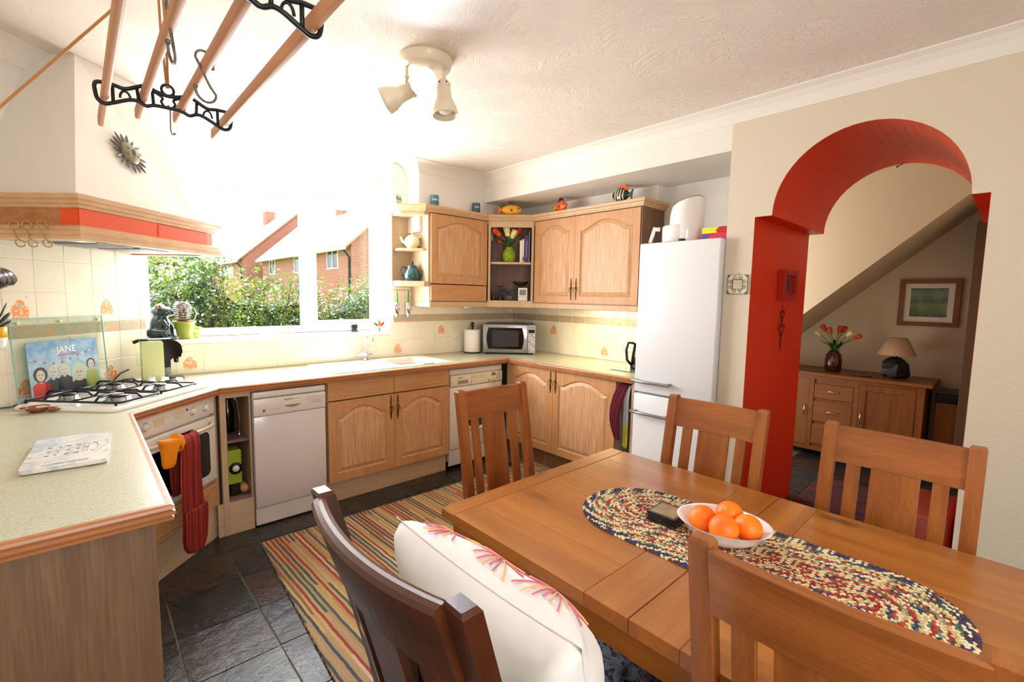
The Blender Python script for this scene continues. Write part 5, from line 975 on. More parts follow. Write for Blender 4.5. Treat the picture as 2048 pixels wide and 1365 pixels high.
def edge_tufts(p, q, n_):
    for i in range(n_):
        t = i / n_; c = Vector((p[0] + (q[0] - p[0]) * t, p[1] + (q[1] - p[1]) * t, 0.001)); w.mi = R.randrange(3); d = Vector((R.uniform(-.006, .006), R.uniform(-.004, .004), 0)); d2 = Vector((0.004, 0.004, 0)); w.add([c - d2, c + d2, c + d + Vector((0, 0, 0.012))], [(0, 1, 2)])
edge_tufts((-2.739, -0.832), (-2.835, -2.41), 700); edge_tufts((-2.739, -0.832), (-0.52, -0.872), 500); w.build('tufted_edge', [plain('tuft_cream', (206, 190, 160), 0.95), plain('tuft_brown', (96, 58, 50), 0.95), plain('tuft_teal', (70, 84, 84), 0.95)], rg, kind='stuff', fix=False)
# braided oval table mat
cols = [(222, 206, 160), (150, 44, 34), (50, 60, 96), (86, 110, 84), (196, 172, 120), (74, 44, 60), (176, 70, 50), (120, 140, 120), (232, 220, 186), (60, 80, 70)]
mats_ = [plain('braid_%d' % i, c, 0.9) for i, c in enumerate(cols)]; w = MB(Tr(-2.125, -3.232, TZ + 0.001)); R = random.Random(12)
LY, WX = 0.492, 0.196; pitch = 0.0128; ringn = int((WX - 0.004) / pitch)
for ri in range(ringn + 1):
    rx = WX - 0.007 - ri * pitch; sy = LY - WX    # stadium with rounded ends
    if rx < 0.002: rx = 0.002
    per = 2 * pi * rx + 4 * sy; nb_ = max(10, int(per / 0.0125)); pal = [[5, 2, 0], [2, 5, 8], [0, 3, 9, 4], [1, 4, 0], [7, 0, 4], [0, 1, 6], [4, 8, 3], [0, 2, 4], [1, 6, 0], [4, 7, 0], [6, 0, 1], [2, 0, 4], [1, 0, 6], [4, 0, 1], [1, 0, 4], [1, 1, 0]][ri % 16]
    for k in range(nb_):
        s_ = per * k / nb_
        def pt(s_):
            s_ %= per
            if s_ < 2 * sy: return Vector((rx, -sy + s_, 0)), Vector((0, 1, 0))
            s_ -= 2 * sy
            if s_ < pi * rx: a = s_ / rx; return Vector((rx * cos(a), sy + rx * sin(a), 0)), Vector((-sin(a), cos(a), 0))
            s_ -= pi * rx
            if s_ < 2 * sy: return Vector((-rx, sy - s_, 0)), Vector((0, -1, 0))
            s_ -= 2 * sy; a = pi + s_ / rx; return Vector((rx * cos(a), -sy + rx * sin(a), 0)), Vector((-sin(a), cos(a), 0))
        for row in (0, 1):
            c, t = pt(s_ + row * 0.006); nn_ = Vector((t.y, -t.x, 0)); c = c + nn_ * (0.0030 if row else -0.0030); d = (t + nn_ * (0.75 if row else -0.75)).normalized(); e = Vector((0, 0, 1)).cross(d); w.mi = pal[(k // 2 + row + (k // 23)) % len(pal)] if R.random() < .92 else R.randrange(10)
            h_ = 0.0058; L_ = 0.0082; W_ = 0.0036
            vs = [c - d * L_, c + d * L_] + [c + d * (-L_ * .45) + e * (W_ * sx) + Vector((0, 0, z)) for sx, z in ((-1, 0), (-.6, h_ * .85), (.6, h_ * .85), (1, 0))] + [c + d * (L_ * .45) + e * (W_ * sx) + Vector((0, 0, z)) for sx, z in ((-1, 0), (-.6, h_ * .85), (.6, h_ * .85), (1, 0))]
            fs = [(2, 6, 7, 3), (3, 7, 8, 4), (4, 8, 9, 5), (0, 2, 3), (0, 3, 4), (0, 4, 5), (1, 7, 6), (1, 8, 7), (1, 9, 8)]; w.add(vs, fs, None, True)
t_ = empty('braided_table_mat', (-2.125, -3.232, TZ), 'oval braided multicoloured mat running along the middle of the dining table', 'table mat')
w.build('braids', mats_, t_, kind='stuff', fix=False)
def stad(r, sy, n_=14): return [(r * cos(a), sy + r * sin(a)) for a in [pi * i / n_ for i in range(n_ + 1)]] + [(r * cos(a), -sy + r * sin(a)) for a in [pi + pi * i / n_ for i in range(n_ + 1)]]
w = MB(Tr(-2.125, -3.232, 0)); w.plate([stad(WX - 0.004, LY - WX)], TZ + 0.0003, TZ + 0.002); w.build('backing', mats_[4], t_)
MT = TZ + 0.0075
# fruit bowl
BX, BY = -2.118, -3.190
w = MB(Tr(BX, BY, MT)); w.lathe([(0.044, 0), (0.048, 0.004), (0.076, 0.018), (0.098, 0.038), (0.113, 0.060), (0.116, 0.062), (0.111, 0.060), (0.094, 0.040), (0.070, 0.022), (0.040, 0.010), (0.0, 0.008)], 40, Rz(0.25), sx=0.92, sy=1.10); w.build('fruit_bowl', M['white_china'], label='shallow white china bowl of oranges on the braided table mat', cat='bowl')
lb = ['redder orange at the left of the white bowl', 'orange at the back of the white bowl, highest of the four', 'orange at the front of the white bowl, nearest the chair back', 'orange at the right of the white bowl']
for (dx, dy, dz, r), l in zip(((-0.020, 0.052, 0.056, .0385), (0.045, 0.002, 0.066, .0385), (-0.045, -0.020, 0.060, .0395), (0.014, -0.062, 0.058, .0385)), lb):
    w = MB(Tr(BX + dx, BY + dy, MT + dz)); w.ball((0, 0, 0), (r, r, r * .96), 28, 18); o = w.build('orange', M['peel'], label=l, cat='orange', group='oranges in the white bowl'); o.rotation_euler = (0, 0, 0)
    w = MB(Tr(BX + dx, BY + dy, MT + dz) @ Ry(-1.2 + dx * 8) @ Rx(dy * 12)); w.lathe([(0.0045, r * .955), (0.004, r * .975), (0.0, r * .98)], 8); w.build('navel', M['olive_pot'], o)
# coaster stack
lc = ['topmost of the four dark square coasters on the mat, its picture showing', 'second from the top in the stack of dark square coasters', 'third from the top in the stack of dark square coasters', 'lowest of the stacked dark square coasters on the mat']
cst = plain('coaster_black', (30, 24, 22), 0.3); cpr = plain('coaster_print', (170, 142, 104), 0.4, var=0.5, bs=80)
for k in range(4):
    z = MT + 0.0075 * (3 - k); T_ = Tr(-2.118, -3.018, z) @ Rz(0.06 + 0.05 * ((k * 7) % 3 - 1)); w = MB(T_); w.span((-0.048, -0.048, 0), (0.048, 0.048, 0.0070), 0.0015); o = w.build('coaster', cst, label=lc[k], cat='coaster', group='stack of square coasters')
    if k == 0: w = MB(T_); w.plate([[(-0.040, -0.040), (0.040, -0.040), (0.040, 0.040), (-0.040, 0.040)]], 0.0070, 0.0075); w.build('print', cpr, o)
# cushions
def cushion(name, C_, size, mat, label, puff=0.5, seedn=1, group=None):
    """C_: matrix; cushion in its xy plane, thickness along z"""
    n_ = 26; R = random.Random(seedn); sx, sy, sz = size; mb = MB(C_); top = []; bot = []
    for j in range(n_ + 1):
        for i in range(n_ + 1):
            u = -1 + 2 * i / n_; v_ = -1 + 2 * j / n_; e = max(0, (1 - u ** 4) * (1 - v_ ** 4)) ** 0.5
            pin = 1 - 0.10 * (1 - abs(u) ** 2) * abs(v_) ** 3; pin2 = 1 - 0.10 * (1 - abs(v_) ** 2) * abs(u) ** 3
            x = u * sx / 2 * pin2; y = v_ * sy / 2 * pin; wr = 0.010 * sin(u * 7 + seedn + v_ * 3) * (abs(v_) ** 2) + 0.008 * sin(v_ * 9 - u * 2) * abs(u) ** 2 + 0.006 * sin(u * 5 + v_ * 6 + 2)
            h_ = sz / 2 * e; top.append((x, y, h_ + wr * min(1, e * 2))); bot.append((x, y, -h_ + wr * min(1, e * 2)))
    m_ = n_ + 1; fs = [(j * m_ + i, j * m_ + i + 1, (j + 1) * m_ + i + 1, (j + 1) * m_ + i) for j in range(n_) for i in range(n_)]
    mb.add(top, fs, None, True); mb.add(bot, [f[::-1] for f in fs], None, True); t = mb.build(name, mat, label=label, cat='cushion', group=group, fix=False)
    bm = bmesh.new(); bm.from_mesh(t.data); bmesh.ops.remove_doubles(bm, verts=bm.verts, dist=0.0004); bm.to_mesh(t.data); bm.free()
    pipe = []
    for k in range(4 * n_):
        s_, q = divmod(k, n_); q = -1 + 2 * q / n_; u, v_ = [(q, -1), (1, q), (-q, 1), (-1, -q)][s_]; pin = 1 - 0.10 * (1 - abs(u) ** 2) * abs(v_) ** 3; pin2 = 1 - 0.10 * (1 - abs(v_) ** 2) * abs(u) ** 3; pipe.append((u * sx / 2 * pin2, v_ * sy / 2 * pin, 0))
    mb = MB(C_); mb.tube(pipe, 0.0014, 5, closed=True); mb.build('seam', mat, t, label='stitched edge seam')
    return t, lambda u, v_: Vector((u * sx / 2 * (1 - 0.10 * (1 - abs(v_) ** 2) * abs(u) ** 3), v_ * sy / 2 * (1 - 0.10 * (1 - abs(u) ** 2) * abs(v_) ** 3), sz / 2 * max(0, (1 - u ** 4) * (1 - v_ ** 4)) ** 0.5 + (0.010 * sin(u * 7 + seedn + v_ * 3) * (abs(v_) ** 2) + 0.008 * sin(v_ * 9 - u * 2) * abs(u) ** 2 + 0.006 * sin(u * 5 + v_ * 6 + 2)) * min(1, 2 * max(0, (1 - u ** 4) * (1 - v_ ** 4)) ** 0.5)))
m, nt, b = newmat('cushion_cotton'); setp(b, Roughness=0.85, **{'Base Color': srgb((226, 222, 218)), 'Sheen Weight': 0.2}); v = coords(nt); bump(nt, b, mix(nt, noise(nt, v, 7, 2).outputs[0], noise(nt, v, 300, 1).outputs[0], 0.02), 0.4, 0.03); M['cotton'] = m
# local axes: x -> world -y (along the table), y -> up the backrest, z -> towards the table
CT = Matrix(((0, -0.38, 0.925, -2.815), (-1, 0.0, 0, -3.010), (0, 0.925, 0.38, 0.700), (0, 0, 0, 1)))
cu_, surf = cushion('flowered_cushion', CT, (0.58, 0.47, 0.20), M['cotton'], 'large white cushion embroidered with pink and orange flowers on the dark chair', seedn=1)
pk = plain('thread_pink', (206, 110, 128), 0.8); og = plain('thread_orange', (236, 176, 122), 0.8)
for fi, (fu, fv, fr0) in enumerate([(-0.60, 0.78, 0.0), (-0.02, 0.80, 0.6), (0.52, 0.78, 1.1), (-0.25, 0.05, 0.3), (0.35, 0.0, 0.9), (-0.62, -0.15, 0.2), (0.1, -0.45, 0.5), (0.7, -0.3, 0)]):
    w = MB(CT)
    for k in range(17):
        a = 2 * pi * k / 17 + fr0; L_ = (0.22 if k % 2 else 0.30); w.mi = k % 3 == 0
        p = [surf(fu + L_ * f * cos(a), fv + L_ * f * sin(a) * 1.15) + Vector((0, 0.0, 0.004)) for f in (0.10, 0.22, 0.34, 0.46, 0.58, 0.70, 0.82, 0.92, 1.0) if fv + L_ * f * sin(a) * 1.15 < 0.985]
        if len(p) > 1: w.tube(p, 0.0018, 5)
    if w.v: w.build('embroidered_flower', [pk, og], cu_)
m, nt, b = newmat('striped_cushion_cloth'); v = coords(nt); sp = N(nt, 'ShaderNodeSeparateXYZ'); nt.links.new(v, sp.inputs[0]); fr2 = N(nt, 'ShaderNodeMath', operation='MULTIPLY_ADD'); nt.links.new(sp.outputs[1], fr2.inputs[0]); fr2.inputs[1].default_value = 6.0; fr2.inputs[2].default_value = 2.0
fr3 = N(nt, 'ShaderNodeMath', operation='FRACT'); nt.links.new(fr2.outputs[0], fr3.inputs[0]); nt.links.new(ramp(nt, fr3.outputs[0], [(0, srgb((232, 226, 216))), (0.32, srgb((70, 34, 60))), (0.55, srgb((150, 128, 84))), (0.78, srgb((226, 222, 206)))], 'CONSTANT'), b.inputs['Base Color']); setp(b, Roughness=0.9)
C2 = Matrix(((0, -0.26, 0.966, -2.985), (-1, 0.0, 0, -2.955), (0, 0.966, 0.26, 0.665), (0, 0, 0, 1)))
cushion('striped_cushion', C2, (0.42, 0.40, 0.055), m, 'purple, olive and white striped cushion tucked behind the flowered cushion', seedn=4)
# patterned cloth bag under the table
m, nt, b = newmat('bag_cloth'); v = coords(nt); vo = noise(nt, v, 14, 3, 0.6, 2.0)
nt.links.new(ramp(nt, vo.outputs[0], [(0.38, srgb((26, 32, 56))), (0.45, srgb((110, 118, 136))), (0.56, srgb((128, 136, 150))), (0.62, srgb((40, 48, 76)))]), b.inputs['Base Color']); setp(b, Roughness=0.9); bump(nt, b, noise(nt, v, 8, 3).outputs[0], 0.6, 0.04)
w = MB(Tr(-2.26, -2.93, 0.0)); L = []; 
for i, (z, s_) in enumerate([(0, .9), (0.02, 1.0), (0.12, 1.06), (0.22, 0.98), (0.28, 0.86), (0.31, 0.66), (0.325, 0.3)]): L.append([(s_ * (0.15 + 0.012 * sin(k * 1.9 + i)) * cos(2 * pi * k / 20) * 1.0, s_ * (0.20 + 0.014 * sin(k * 2.7 + i * 1.3)) * sin(2 * pi * k / 20), z + 0.008 * sin(k * 1.3 + i)*(i>0)) for k in range(20)])
w.loft(L, smooth=True); w.build('cloth_bag', m, label='blue and grey patterned soft cloth bag on the floor under the table', cat='bag')

# ================================================================== CEILING AIRER
t_ = empty('ceiling_airer', (-3.185, -2.05, 2.10), 'ceiling clothes airer of four pine laths in two black cast iron frames', 'clothes airer')
LX = [(-3.352, 2.105, -1.27), (-3.250, 2.125, -1.40), (-3.140, 2.125, -1.45), (-3.008, 2.105, -1.41)]
for x, z, ye in LX:
    w = MB(); w.span((x - 0.0095, -2.74, z - 0.020), (x + 0.0095, ye, z + 0.020), 0.006, seg=3); w.build('lath', M['rail'], t_)
for yc in (-1.62, -2.52):
    w = MB(Tr(-3.182, yc, 2.115)); tb = lambda pts, r=0.0055: w.tube([(p[0], 0, p[1]) for p in pts], r, 6)
    def cur(pts, n_=5):
        out = []; P_ = [pts[0]] + pts + [pts[-1]]
        for i in range(1, len(P_) - 2):
            for k in range(n_):
                t = k / n_; a, b_, c, d = P_[i - 1], P_[i], P_[i + 1], P_[i + 2]
                out.append(tuple(0.5 * (2 * b_[j] + (c[j] - a[j]) * t + (2 * a[j] - 5 * b_[j] + 4 * c[j] - d[j]) * t * t + (-a[j] + 3 * b_[j] - 3 * c[j] + d[j]) * t ** 3) for j in (0, 1)))
        return out + [pts[-1]]
    top = [(-0.196, 0.006), (-0.188, 0.022), (-0.150, 0.024), (-0.118, 0.020), (-0.085, 0.036), (-0.062, 0.046), (-0.03, 0.036), (0, 0.030), (0.03, 0.036), (0.062, 0.046), (0.085, 0.036), (0.118, 0.020), (0.150, 0.024), (0.188, 0.022), (0.196, 0.006)]
    bot = [(-0.196, 0.006), (-0.190, -0.030), (-0.172, -0.042), (-0.150, -0.034), (-0.11, -0.014), (-0.085, -0.010), (-0.062, -0.020), (-0.04, -0.012), (0, -0.010), (0.04, -0.012), (0.062, -0.020), (0.085, -0.010), (0.11, -0.014), (0.150, -0.034), (0.172, -0.042), (0.190, -0.030), (0.196, 0.006)]
    tb(cur(top), 0.0065); tb(cur(bot), 0.0065)
    for s_ in (-1, 1):
        tb([(s_ * 0.150, 0.024), (s_ * 0.150, -0.034)]); tb([(s_ * 0.086, 0.034), (s_ * 0.082, -0.010)]); tb([(s_ * 0.044, 0.040), (s_ * 0.042, -0.012)])
        tb([(s_ * (0.118 + 0.014 * cos(a)), -0.012 + 0.024 * sin(a)) for a in [pi * k / 8 for k in range(9)]], 0.004)
        tb(cur([(s_ * 0.040, 0.034), (s_ * 0.016, 0.020), (s_ * 0.020, 0.006), (s_ * 0.010, -0.010)]), 0.0045)
    tb([(0.018 * cos(a), 0.050 + 0.018 * sin(a)) for a in [2 * pi * k / 14 for k in range(15)]], 0.005)
    w.build('cast_frame', M['iron'], t_)
    rp_ = MB()
    for dx in (-0.006, 0.006): rp_.tube([(-3.182 + dx * .3, yc, 2.172), (-3.186 + dx * 1.2, yc, 2.35), (-3.19 + dx, yc, 2.555)], 0.0042, 6)
    rp_.build('rope', M['rope'], t_)
w = MB(); w.tube([(-3.19, -1.62, 2.56), (-3.55, -1.52, 2.09), (-3.905, -1.423, 1.626)], 0.0045, 6); w.build('rope', M['rope'], t_, label='long slanting rope to the wall')
w = MB(); w.tube([(-3.90, -1.423, 1.57), (-3.88, -1.423, 1.60), (-3.88, -1.423, 1.66), (-3.90, -1.423, 1.69)], 0.006, 6); w.span((-3.909, -1.44, 1.60), (-3.88, -1.405, 1.65), 0.003); w.build('cleat', M['iron'], t_)
for yc in (-1.62, -2.52): w = MB(); w.span((-3.215, yc - 0.02, 2.575), (-3.165, yc + 0.02, 2.585), 0.002); w.cyl((-3.19, yc - 0.01, 2.56), (-3.19, yc + 0.01, 2.56), 0.018, n=14); w.build('pulley', M['iron'], t_)
GH = 'steel hooks on the airer'
def bighook(T_, H_, label, tw=0.6):
    r1, r2 = 0.026, 0.030; p = [(r1 * cos(a), 0, H_ / 2 - r1 + r1 * sin(a)) for a in [radians(-30 + 210 * k / 9) for k in range(10)]]
    p += [(-r1 + 2 * r1 * t, 0, (H_ / 2 - r1) * (1 - 2 * t)) for t in (0.25, 0.5, 0.75)]
    p += [(r2 * cos(a), 0, -H_ / 2 + r2 + r2 * sin(a)) for a in [radians(0 - 190 * k / 9) for k in range(10)]]
    w = MB(T_); w.tube(p, 0.0038, 8); w.ball(p[0], 0.007, 8, 6); w.ball(p[-1], 0.007, 8, 6); return w.build('s_hook', M['pewter'], label=label, cat='hook', group=GH)
bighook(Tr(-3.140, -2.02, 2.098) @ Rz(0.35), 0.145, 'large steel S hook hanging over the third pine lath')
bighook(Tr(-3.250, -2.24, 2.100) @ Rz(1.2), 0.145, 'steel S hook on the second pine lath at the top picture edge')
w = MB(Tr(-3.182, -1.62, 2.07)); w.tube([(-0.004, 0, 0.040), (0, 0, 0.045), (0.005, 0, 0.038), (0.004, 0, 0.0), (0.003, 0, -0.04), (0.007, 0, -0.055), (0.014, 0, -0.050)], 0.0025, 6); w.ball((0.014, 0, -0.050), 0.0045, 6, 5); w.build('s_hook', M['pewter'], label='thin steel hook hanging under the middle of the far airer frame', cat='hook', group=GH)

# ================================================================== CEILING SPOTLIGHTS
LC = Vector((-2.172, -1.70, H))
t_ = empty('ceiling_spotlight', tuple(LC), 'cream ceiling fitting with three swivelling spotlights, one lit', 'ceiling light')
w = MB(Tr(*LC)); w.lathe([(0.0, 0), (0.126, 0), (0.128, -0.008), (0.122, -0.020), (0.116, -0.040), (0.104, -0.050), (0.0, -0.052)], 40); w.build('ceiling_rose', M['cream_lamp'], t_)
def spot(base, hp_, d, lit, label=None):
    base = Vector(base); hp_ = Vector(hp_); d = Vector(d).normalized()
    w = MB(); w.cyl(base, base - Vector((0, 0, 0.05)), 0.0075, n=10); w.tube([base - Vector((0, 0, 0.045)), hp_ + Vector((0, 0, 0.02)), hp_], 0.006, 8); w.ball(base - Vector((0, 0, 0.048)), 0.011, 10, 6); a_ = w.build('arm', M['cream_lamp'], t_)
    q = Vector((0, 0, 1)).rotation_difference(d).to_matrix().to_4x4(); T_ = Tr(*hp_) @ q @ Matrix.Scale(1.18, 4) @ Tr(0, 0, -0.045)
    w = MB(T_); w.lathe([(0.0, -0.002), (0.018, 0.0), (0.027, 0.010), (0.029, 0.030), (0.030, 0.060), (0.034, 0.080), (0.046, 0.105), (0.052, 0.130), (0.0525, 0.142), (0.0505, 0.142), (0.044, 0.105), (0.028, 0.062), (0.0, 0.058)], 28); hd_ = w.build('lamp_shade', M['cream_lamp'], t_)
    for k in range(6): w = MB(T_ @ Rz(k * pi / 3) @ Tr(0.0275, 0, 0.016)); w.ball((0, 0, 0), (0.0025, 0.0035, 0.0035), 6, 5); w.build('vent_hole', M['void'], hd_)
    w = MB(T_); w.ball((0, 0, 0.100), (0.040, 0.040, 0.034), 20, 12); w.build('bulb', M['bulb'] if lit else M['white_paint'], hd_)
    return T_
z0 = H - 0.05
spot((-2.255, -1.665, z0), (-2.245, -1.640, z0 - 0.105), (-0.70, 0.62, -0.42), False)
spot((-2.115, -1.77, z0), (-2.105, -1.752, z0 - 0.095), (0.02, -0.10, -1), False)
TL = spot((-2.165, -1.72, z0), (-2.215, -1.745, z0 - 0.085), (-1.22, -1.98, -0.90), True)
pos = TL @ Vector((0, 0, 0.155)); sd = Vector((-1.22, -1.98, -0.90)).normalized()
lo = light('spot_beam', 'SPOT', pos, sd.to_track_quat('-Z', 'Y').to_euler(), 22.0, (0.86, 0.91, 1.0), spot_size=radians(115), spot_blend=0.6, shadow_soft_size=0.03)
# ================================================================== HOB AND COOKING CORNER
t_ = empty('gas_hob', tuple(FD @ Vector((0.555, -0.31, 0.911))), 'white enamel four burner gas hob set across the corner worktop', 'hob')
w = MB(FD); L = []
for z, i in ((0.9105, 0.0), (0.922, 0.002), (0.930, 0.010), (0.931, 0.022), (0.925, 0.034)): L.append([(p[0], p[1], z) for p in rrect(0.225 + i, -0.560 + i, 0.890 - i, -0.062 - i, 0.035, 5)])
w.loft(L, smooth=True); hb_ = w.build('hob_plate', M['white'], t_)
BN = [(0.395, -0.175, 0.036), (0.395, -0.425, 0.048), (0.665, -0.165, 0.040), (0.665, -0.415, 0.032)]
for a, b_, r in BN:
    w = MB(FD @ Tr(a, b_, 0)); w.lathe([(r * 1.25, 0.925), (r * 1.25, 0.930), (r * 1.05, 0.932), (r * 1.0, 0.946), (r * .92, 0.948), (0, 0.948)], 24); bn = w.build('burner', M['steel'], t_)
    w = MB(FD @ Tr(a, b_, 0)); w.lathe([(r * .80, 0.948), (r * .84, 0.950), (r * .80, 0.955), (0, 0.957)], 24); w.build('burner_cap', M['iron'], bn)
for a0, a1 in ((0.275, 0.520), (0.540, 0.785)):
    w = MB(FD); zf = 0.944; w.tube([(p[0], p[1], zf) for p in rrect(a0, -0.535, a1, -0.075, 0.02, 3)], 0.0055, 6, closed=True); w.tube([(a0, -0.30, zf), (a1, -0.30, zf)], 0.0045, 6)
    for b_ in ((-0.175), (-0.42)):
        ac = (a0 + a1) / 2
        for dx, dy in ((1, 0), (-1, 0), (0, 1), (0, -1)):
            far = (a1 - ac) if dx else 0.118; p0 = (ac + dx * far, b_ + dy * far, zf); p1 = (ac + dx * (far - 0.02), b_ + dy * (far - 0.02), zf + 0.020); p2 = (ac + dx * 0.035, b_ + dy * 0.035, zf + 0.022); w.tube([p0, p1, p2], 0.0055, 6)
    for fa, fb in ((a0, -0.52), (a1, -0.52), (a0, -0.09), (a1, -0.09)): w.cyl((fa, fb, 0.931), (fa, fb, zf), 0.006, n=6)
    w.build('pan_support', M['iron'], t_)
for k in range(4):
    a, b_ = 0.832, -0.14 - 0.085 * k; w = MB(FD @ Tr(a, b_, 0)); w.lathe([(0.021, 0.928), (0.022, 0.934), (0.019, 0.950), (0.014, 0.955), (0, 0.956)], 20); w.span((-0.004, -0.020, 0.952), (0.004, 0.020, 0.964), 0.002); w.build('control_knob', M['white'], t_)
# glass splash panel leaning behind the hob, poster behind it
def tilt(a0, a1, z0, z1, bz0, bz1):
    ang = atan2(bz1 - bz0, z1 - z0); return FD @ Tr(0, bz0, z0) @ Rx(-ang)
T_ = FD @ Tr(0, -0.033, 0.912) @ Rx(radians(-3))
t_ = empty('glass_splashback', tuple(T_ @ Vector((0.54, 0, 0))), 'clear glass panel with greenish edges leaning on the tiles behind the hob', 'glass panel')
w = MB(T_); w.span((0.295, -0.003, 0), (0.765, 0.002, 0.405)); w.build('pane', M['gglass'], t_)
w = MB(T_); w.span((0.293, -0.0035, 0), (0.2955, 0.0025, 0.407)); w.span((0.7645, -0.0035, 0), (0.767, 0.0025, 0.407)); w.span((0.2955, -0.0035, 0.4045), (0.7645, 0.0025, 0.407)); w.build('polished_edge', M['glass_edge'], t_)
for a in (0.33, 0.53, 0.74): w = MB(T_); w.cyl((a, -0.006, 0.385), (a, 0.004, 0.385), 0.007, n=12); w.build('rubber_pad', plain('pad_cream', (206, 210, 160), 0.5) if 'pad_cream' not in MATS else MATS['pad_cream'], t_)
T_ = FD @ Tr(0, -0.0445, 0.912) @ Rx(radians(-3))
m, nt, b = newmat('poster_blue'); v = coords(nt, (1, 1, 1), 'Generated'); sp = N(nt, 'ShaderNodeSeparateXYZ'); nt.links.new(v, sp.inputs[0]); n = noise(nt, v, 6, 3)
nt.links.new(mix(nt, ramp(nt, sp.outputs[2], [(0.1, srgb((150, 176, 186))), (0.6, srgb((148, 184, 206))), (1, srgb((84, 134, 176)))]), ramp(nt, n.outputs[0], [(0.4, srgb((110, 154, 186))), (0.6, srgb((190, 208, 216)))]), 0.35), b.inputs['Base Color']); setp(b, Roughness=0.25)
t_ = empty('printed_glass_board', tuple(T_ @ Vector((0.53, 0, 0))), 'blue printed glass board with five figures and the word JANE behind the hob', 'poster')
w = MB(T_); w.span((0.345, 0.0, 0.0), (0.705, 0.0035, 0.290), 0.0005); bd = w.build('board', m, t_)
flesh = plain('print_skin', (186, 180, 170), 0.4); dkp = plain('print_dark', (48, 50, 54), 0.4); rdp = plain('print_red', (190, 58, 52), 0.4); grp = plain('print_green', (150, 168, 84), 0.4); ptl = plain('print_pale', (176, 190, 160), 0.4); hrp = plain('print_hair', (66, 54, 48), 0.4)
def fig(a, zt, wd, body, hair, hs, big=0.0):
    w = MB(T_ @ Tr(0, -0.0002, 0)); w.plate([[(a - wd, 0.002), (a + wd, 0.002), (a + wd * .95, zt - hs * 2.6), (a + wd * .3, zt - hs * 2.0), (a - wd * .3, zt - hs * 2.0), (a - wd * .95, zt - hs * 2.6)]], 0, 0.0004, OUT)
    w.mi = 2; w.plate([circ(a, zt - hs * .95, hs * (.92 + big), hs * (1.08 + big), 14)], 0.0004, 0.0006, OUT); w.mi = 1; w.plate([circ(a, zt - hs * 1.1, hs * .68, hs * .92, 14)], 0.0006, 0.0008, OUT); w.plate([[(a - hs * .25, zt - hs * 2.3), (a + hs * .25, zt - hs * 2.3), (a + hs * .25, zt - hs * 1.8), (a - hs * .25, zt - hs * 1.8)]], 0.0004, 0.0005, OUT)
    w.mi = 3
    for s_ in (-1, 1): w.plate([circ(a + s_ * hs * .27, zt - hs * 0.98, hs * (.13 + big * .25), hs * .07, 8)], 0.0008, 0.0009, OUT)
    w.plate([circ(a, zt - hs * 1.55, hs * .2, hs * .05, 8)], 0.0008, 0.0009, OUT); w.build('printed_figure', [body, flesh, hair, hrp], bd)
fig(0.455, 0.165, 0.045, dkp, ptl, 0.030); fig(0.512, 0.168, 0.040, dkp, ptl, 0.028); fig(0.395, 0.160, 0.042, rdp, hrp, 0.031, 0.15); fig(0.660, 0.178, 0.036, grp, hrp, 0.027); fig(0.590, 0.150, 0.050, dkp, ptl, 0.034, 0.35)
R = random.Random(6)
for k in range(16):
    a = 0.352 + 0.0215 * k; z = 0.205 - 0.03 * sin(pi * min(1, k / 11)) + (0.02 * (k - 11) / 4 if k > 11 else 0); w = MB(T_ @ Tr(0, -0.0002, 0)); w.plate([[(a, z + 0.008), (a + 0.004, z - 0.006), (a + 0.014, z + 0.006)]], 0, 0.0003, OUT); w.build('printed_bunting', rdp if k % 2 else flesh, bd)
w = MB(T_ @ Tr(0, -0.0002, 0)); w.plate([[(0.488, 0.214), (0.588, 0.214), (0.586, 0.219), (0.490, 0.219)]], 0, 0.0003, OUT); w.build('printed_line', rdp, bd)
text_mesh('JANE', 0.045, T_ @ Tr(0.535, -0.0008, 0.243) @ Matrix(((1, 0, 0, 0), (0, 0, -1, 0), (0, 1, 0, 0), (0, 0, 0, 1))), 'lettering', M['paper'], bd)
# power lead, plugs, wall pot
w = MB(FD); w.tube([(0.165, -0.012, 1.05), (0.17, -0.03, 0.98), (0.20, -0.035, 0.925), (0.26, -0.03, 0.916), (0.33, -0.02, 0.918)], 0.004, 6); w.build('black_cable', M['black'], label='black power cable lying along the wall at the left picture edge', cat='cable')
w = MB(FD); w.tube([(0.745, -0.020, 0.917), (0.80, -0.022, 0.935), (0.86, -0.020, 0.975), (0.905, -0.030, 0.99)], 0.004, 6); w.build('black_cable', M['black'], label='black power cable behind the hob leading to the coffee machine', cat='cable')
w = MB(FD); w.span((0.125, -0.016, 1.03), (0.185, -0.0065, 1.115), 0.003); sk_o = w.build('wall_socket', M['white'], label='white wall socket with black plug at the left picture edge', cat='socket'); w = MB(FD); w.span((0.14, -0.045, 1.045), (0.175, -0.0165, 1.085), 0.008, seg=2); w.build('plug', M['black'], sk_o)
t_ = empty('wall_plant_pot', tuple(FD @ Vector((0.215, -0.04, 1.18))), 'small yellow and white hanging pot with dark green leaves, left picture edge', 'plant pot')
w = MB(FD @ Tr(0.200, -0.052, 1.185)); w.lathe([(0.0, 0), (0.020, 0.002), (0.036, 0.02), (0.042, 0.05), (0.042, 0.075), (0.040, 0.078)], 20); w.build('pot', M['white_china'], t_); w = MB(FD @ Tr(0.200, -0.052, 1.185)); w.lathe([(0.0425, 0.058), (0.0425, 0.105), (0.040, 0.106), (0.038, 0.09), (0.0, 0.09)], 20); w.build('yellow_band', M['yellow'], t_)
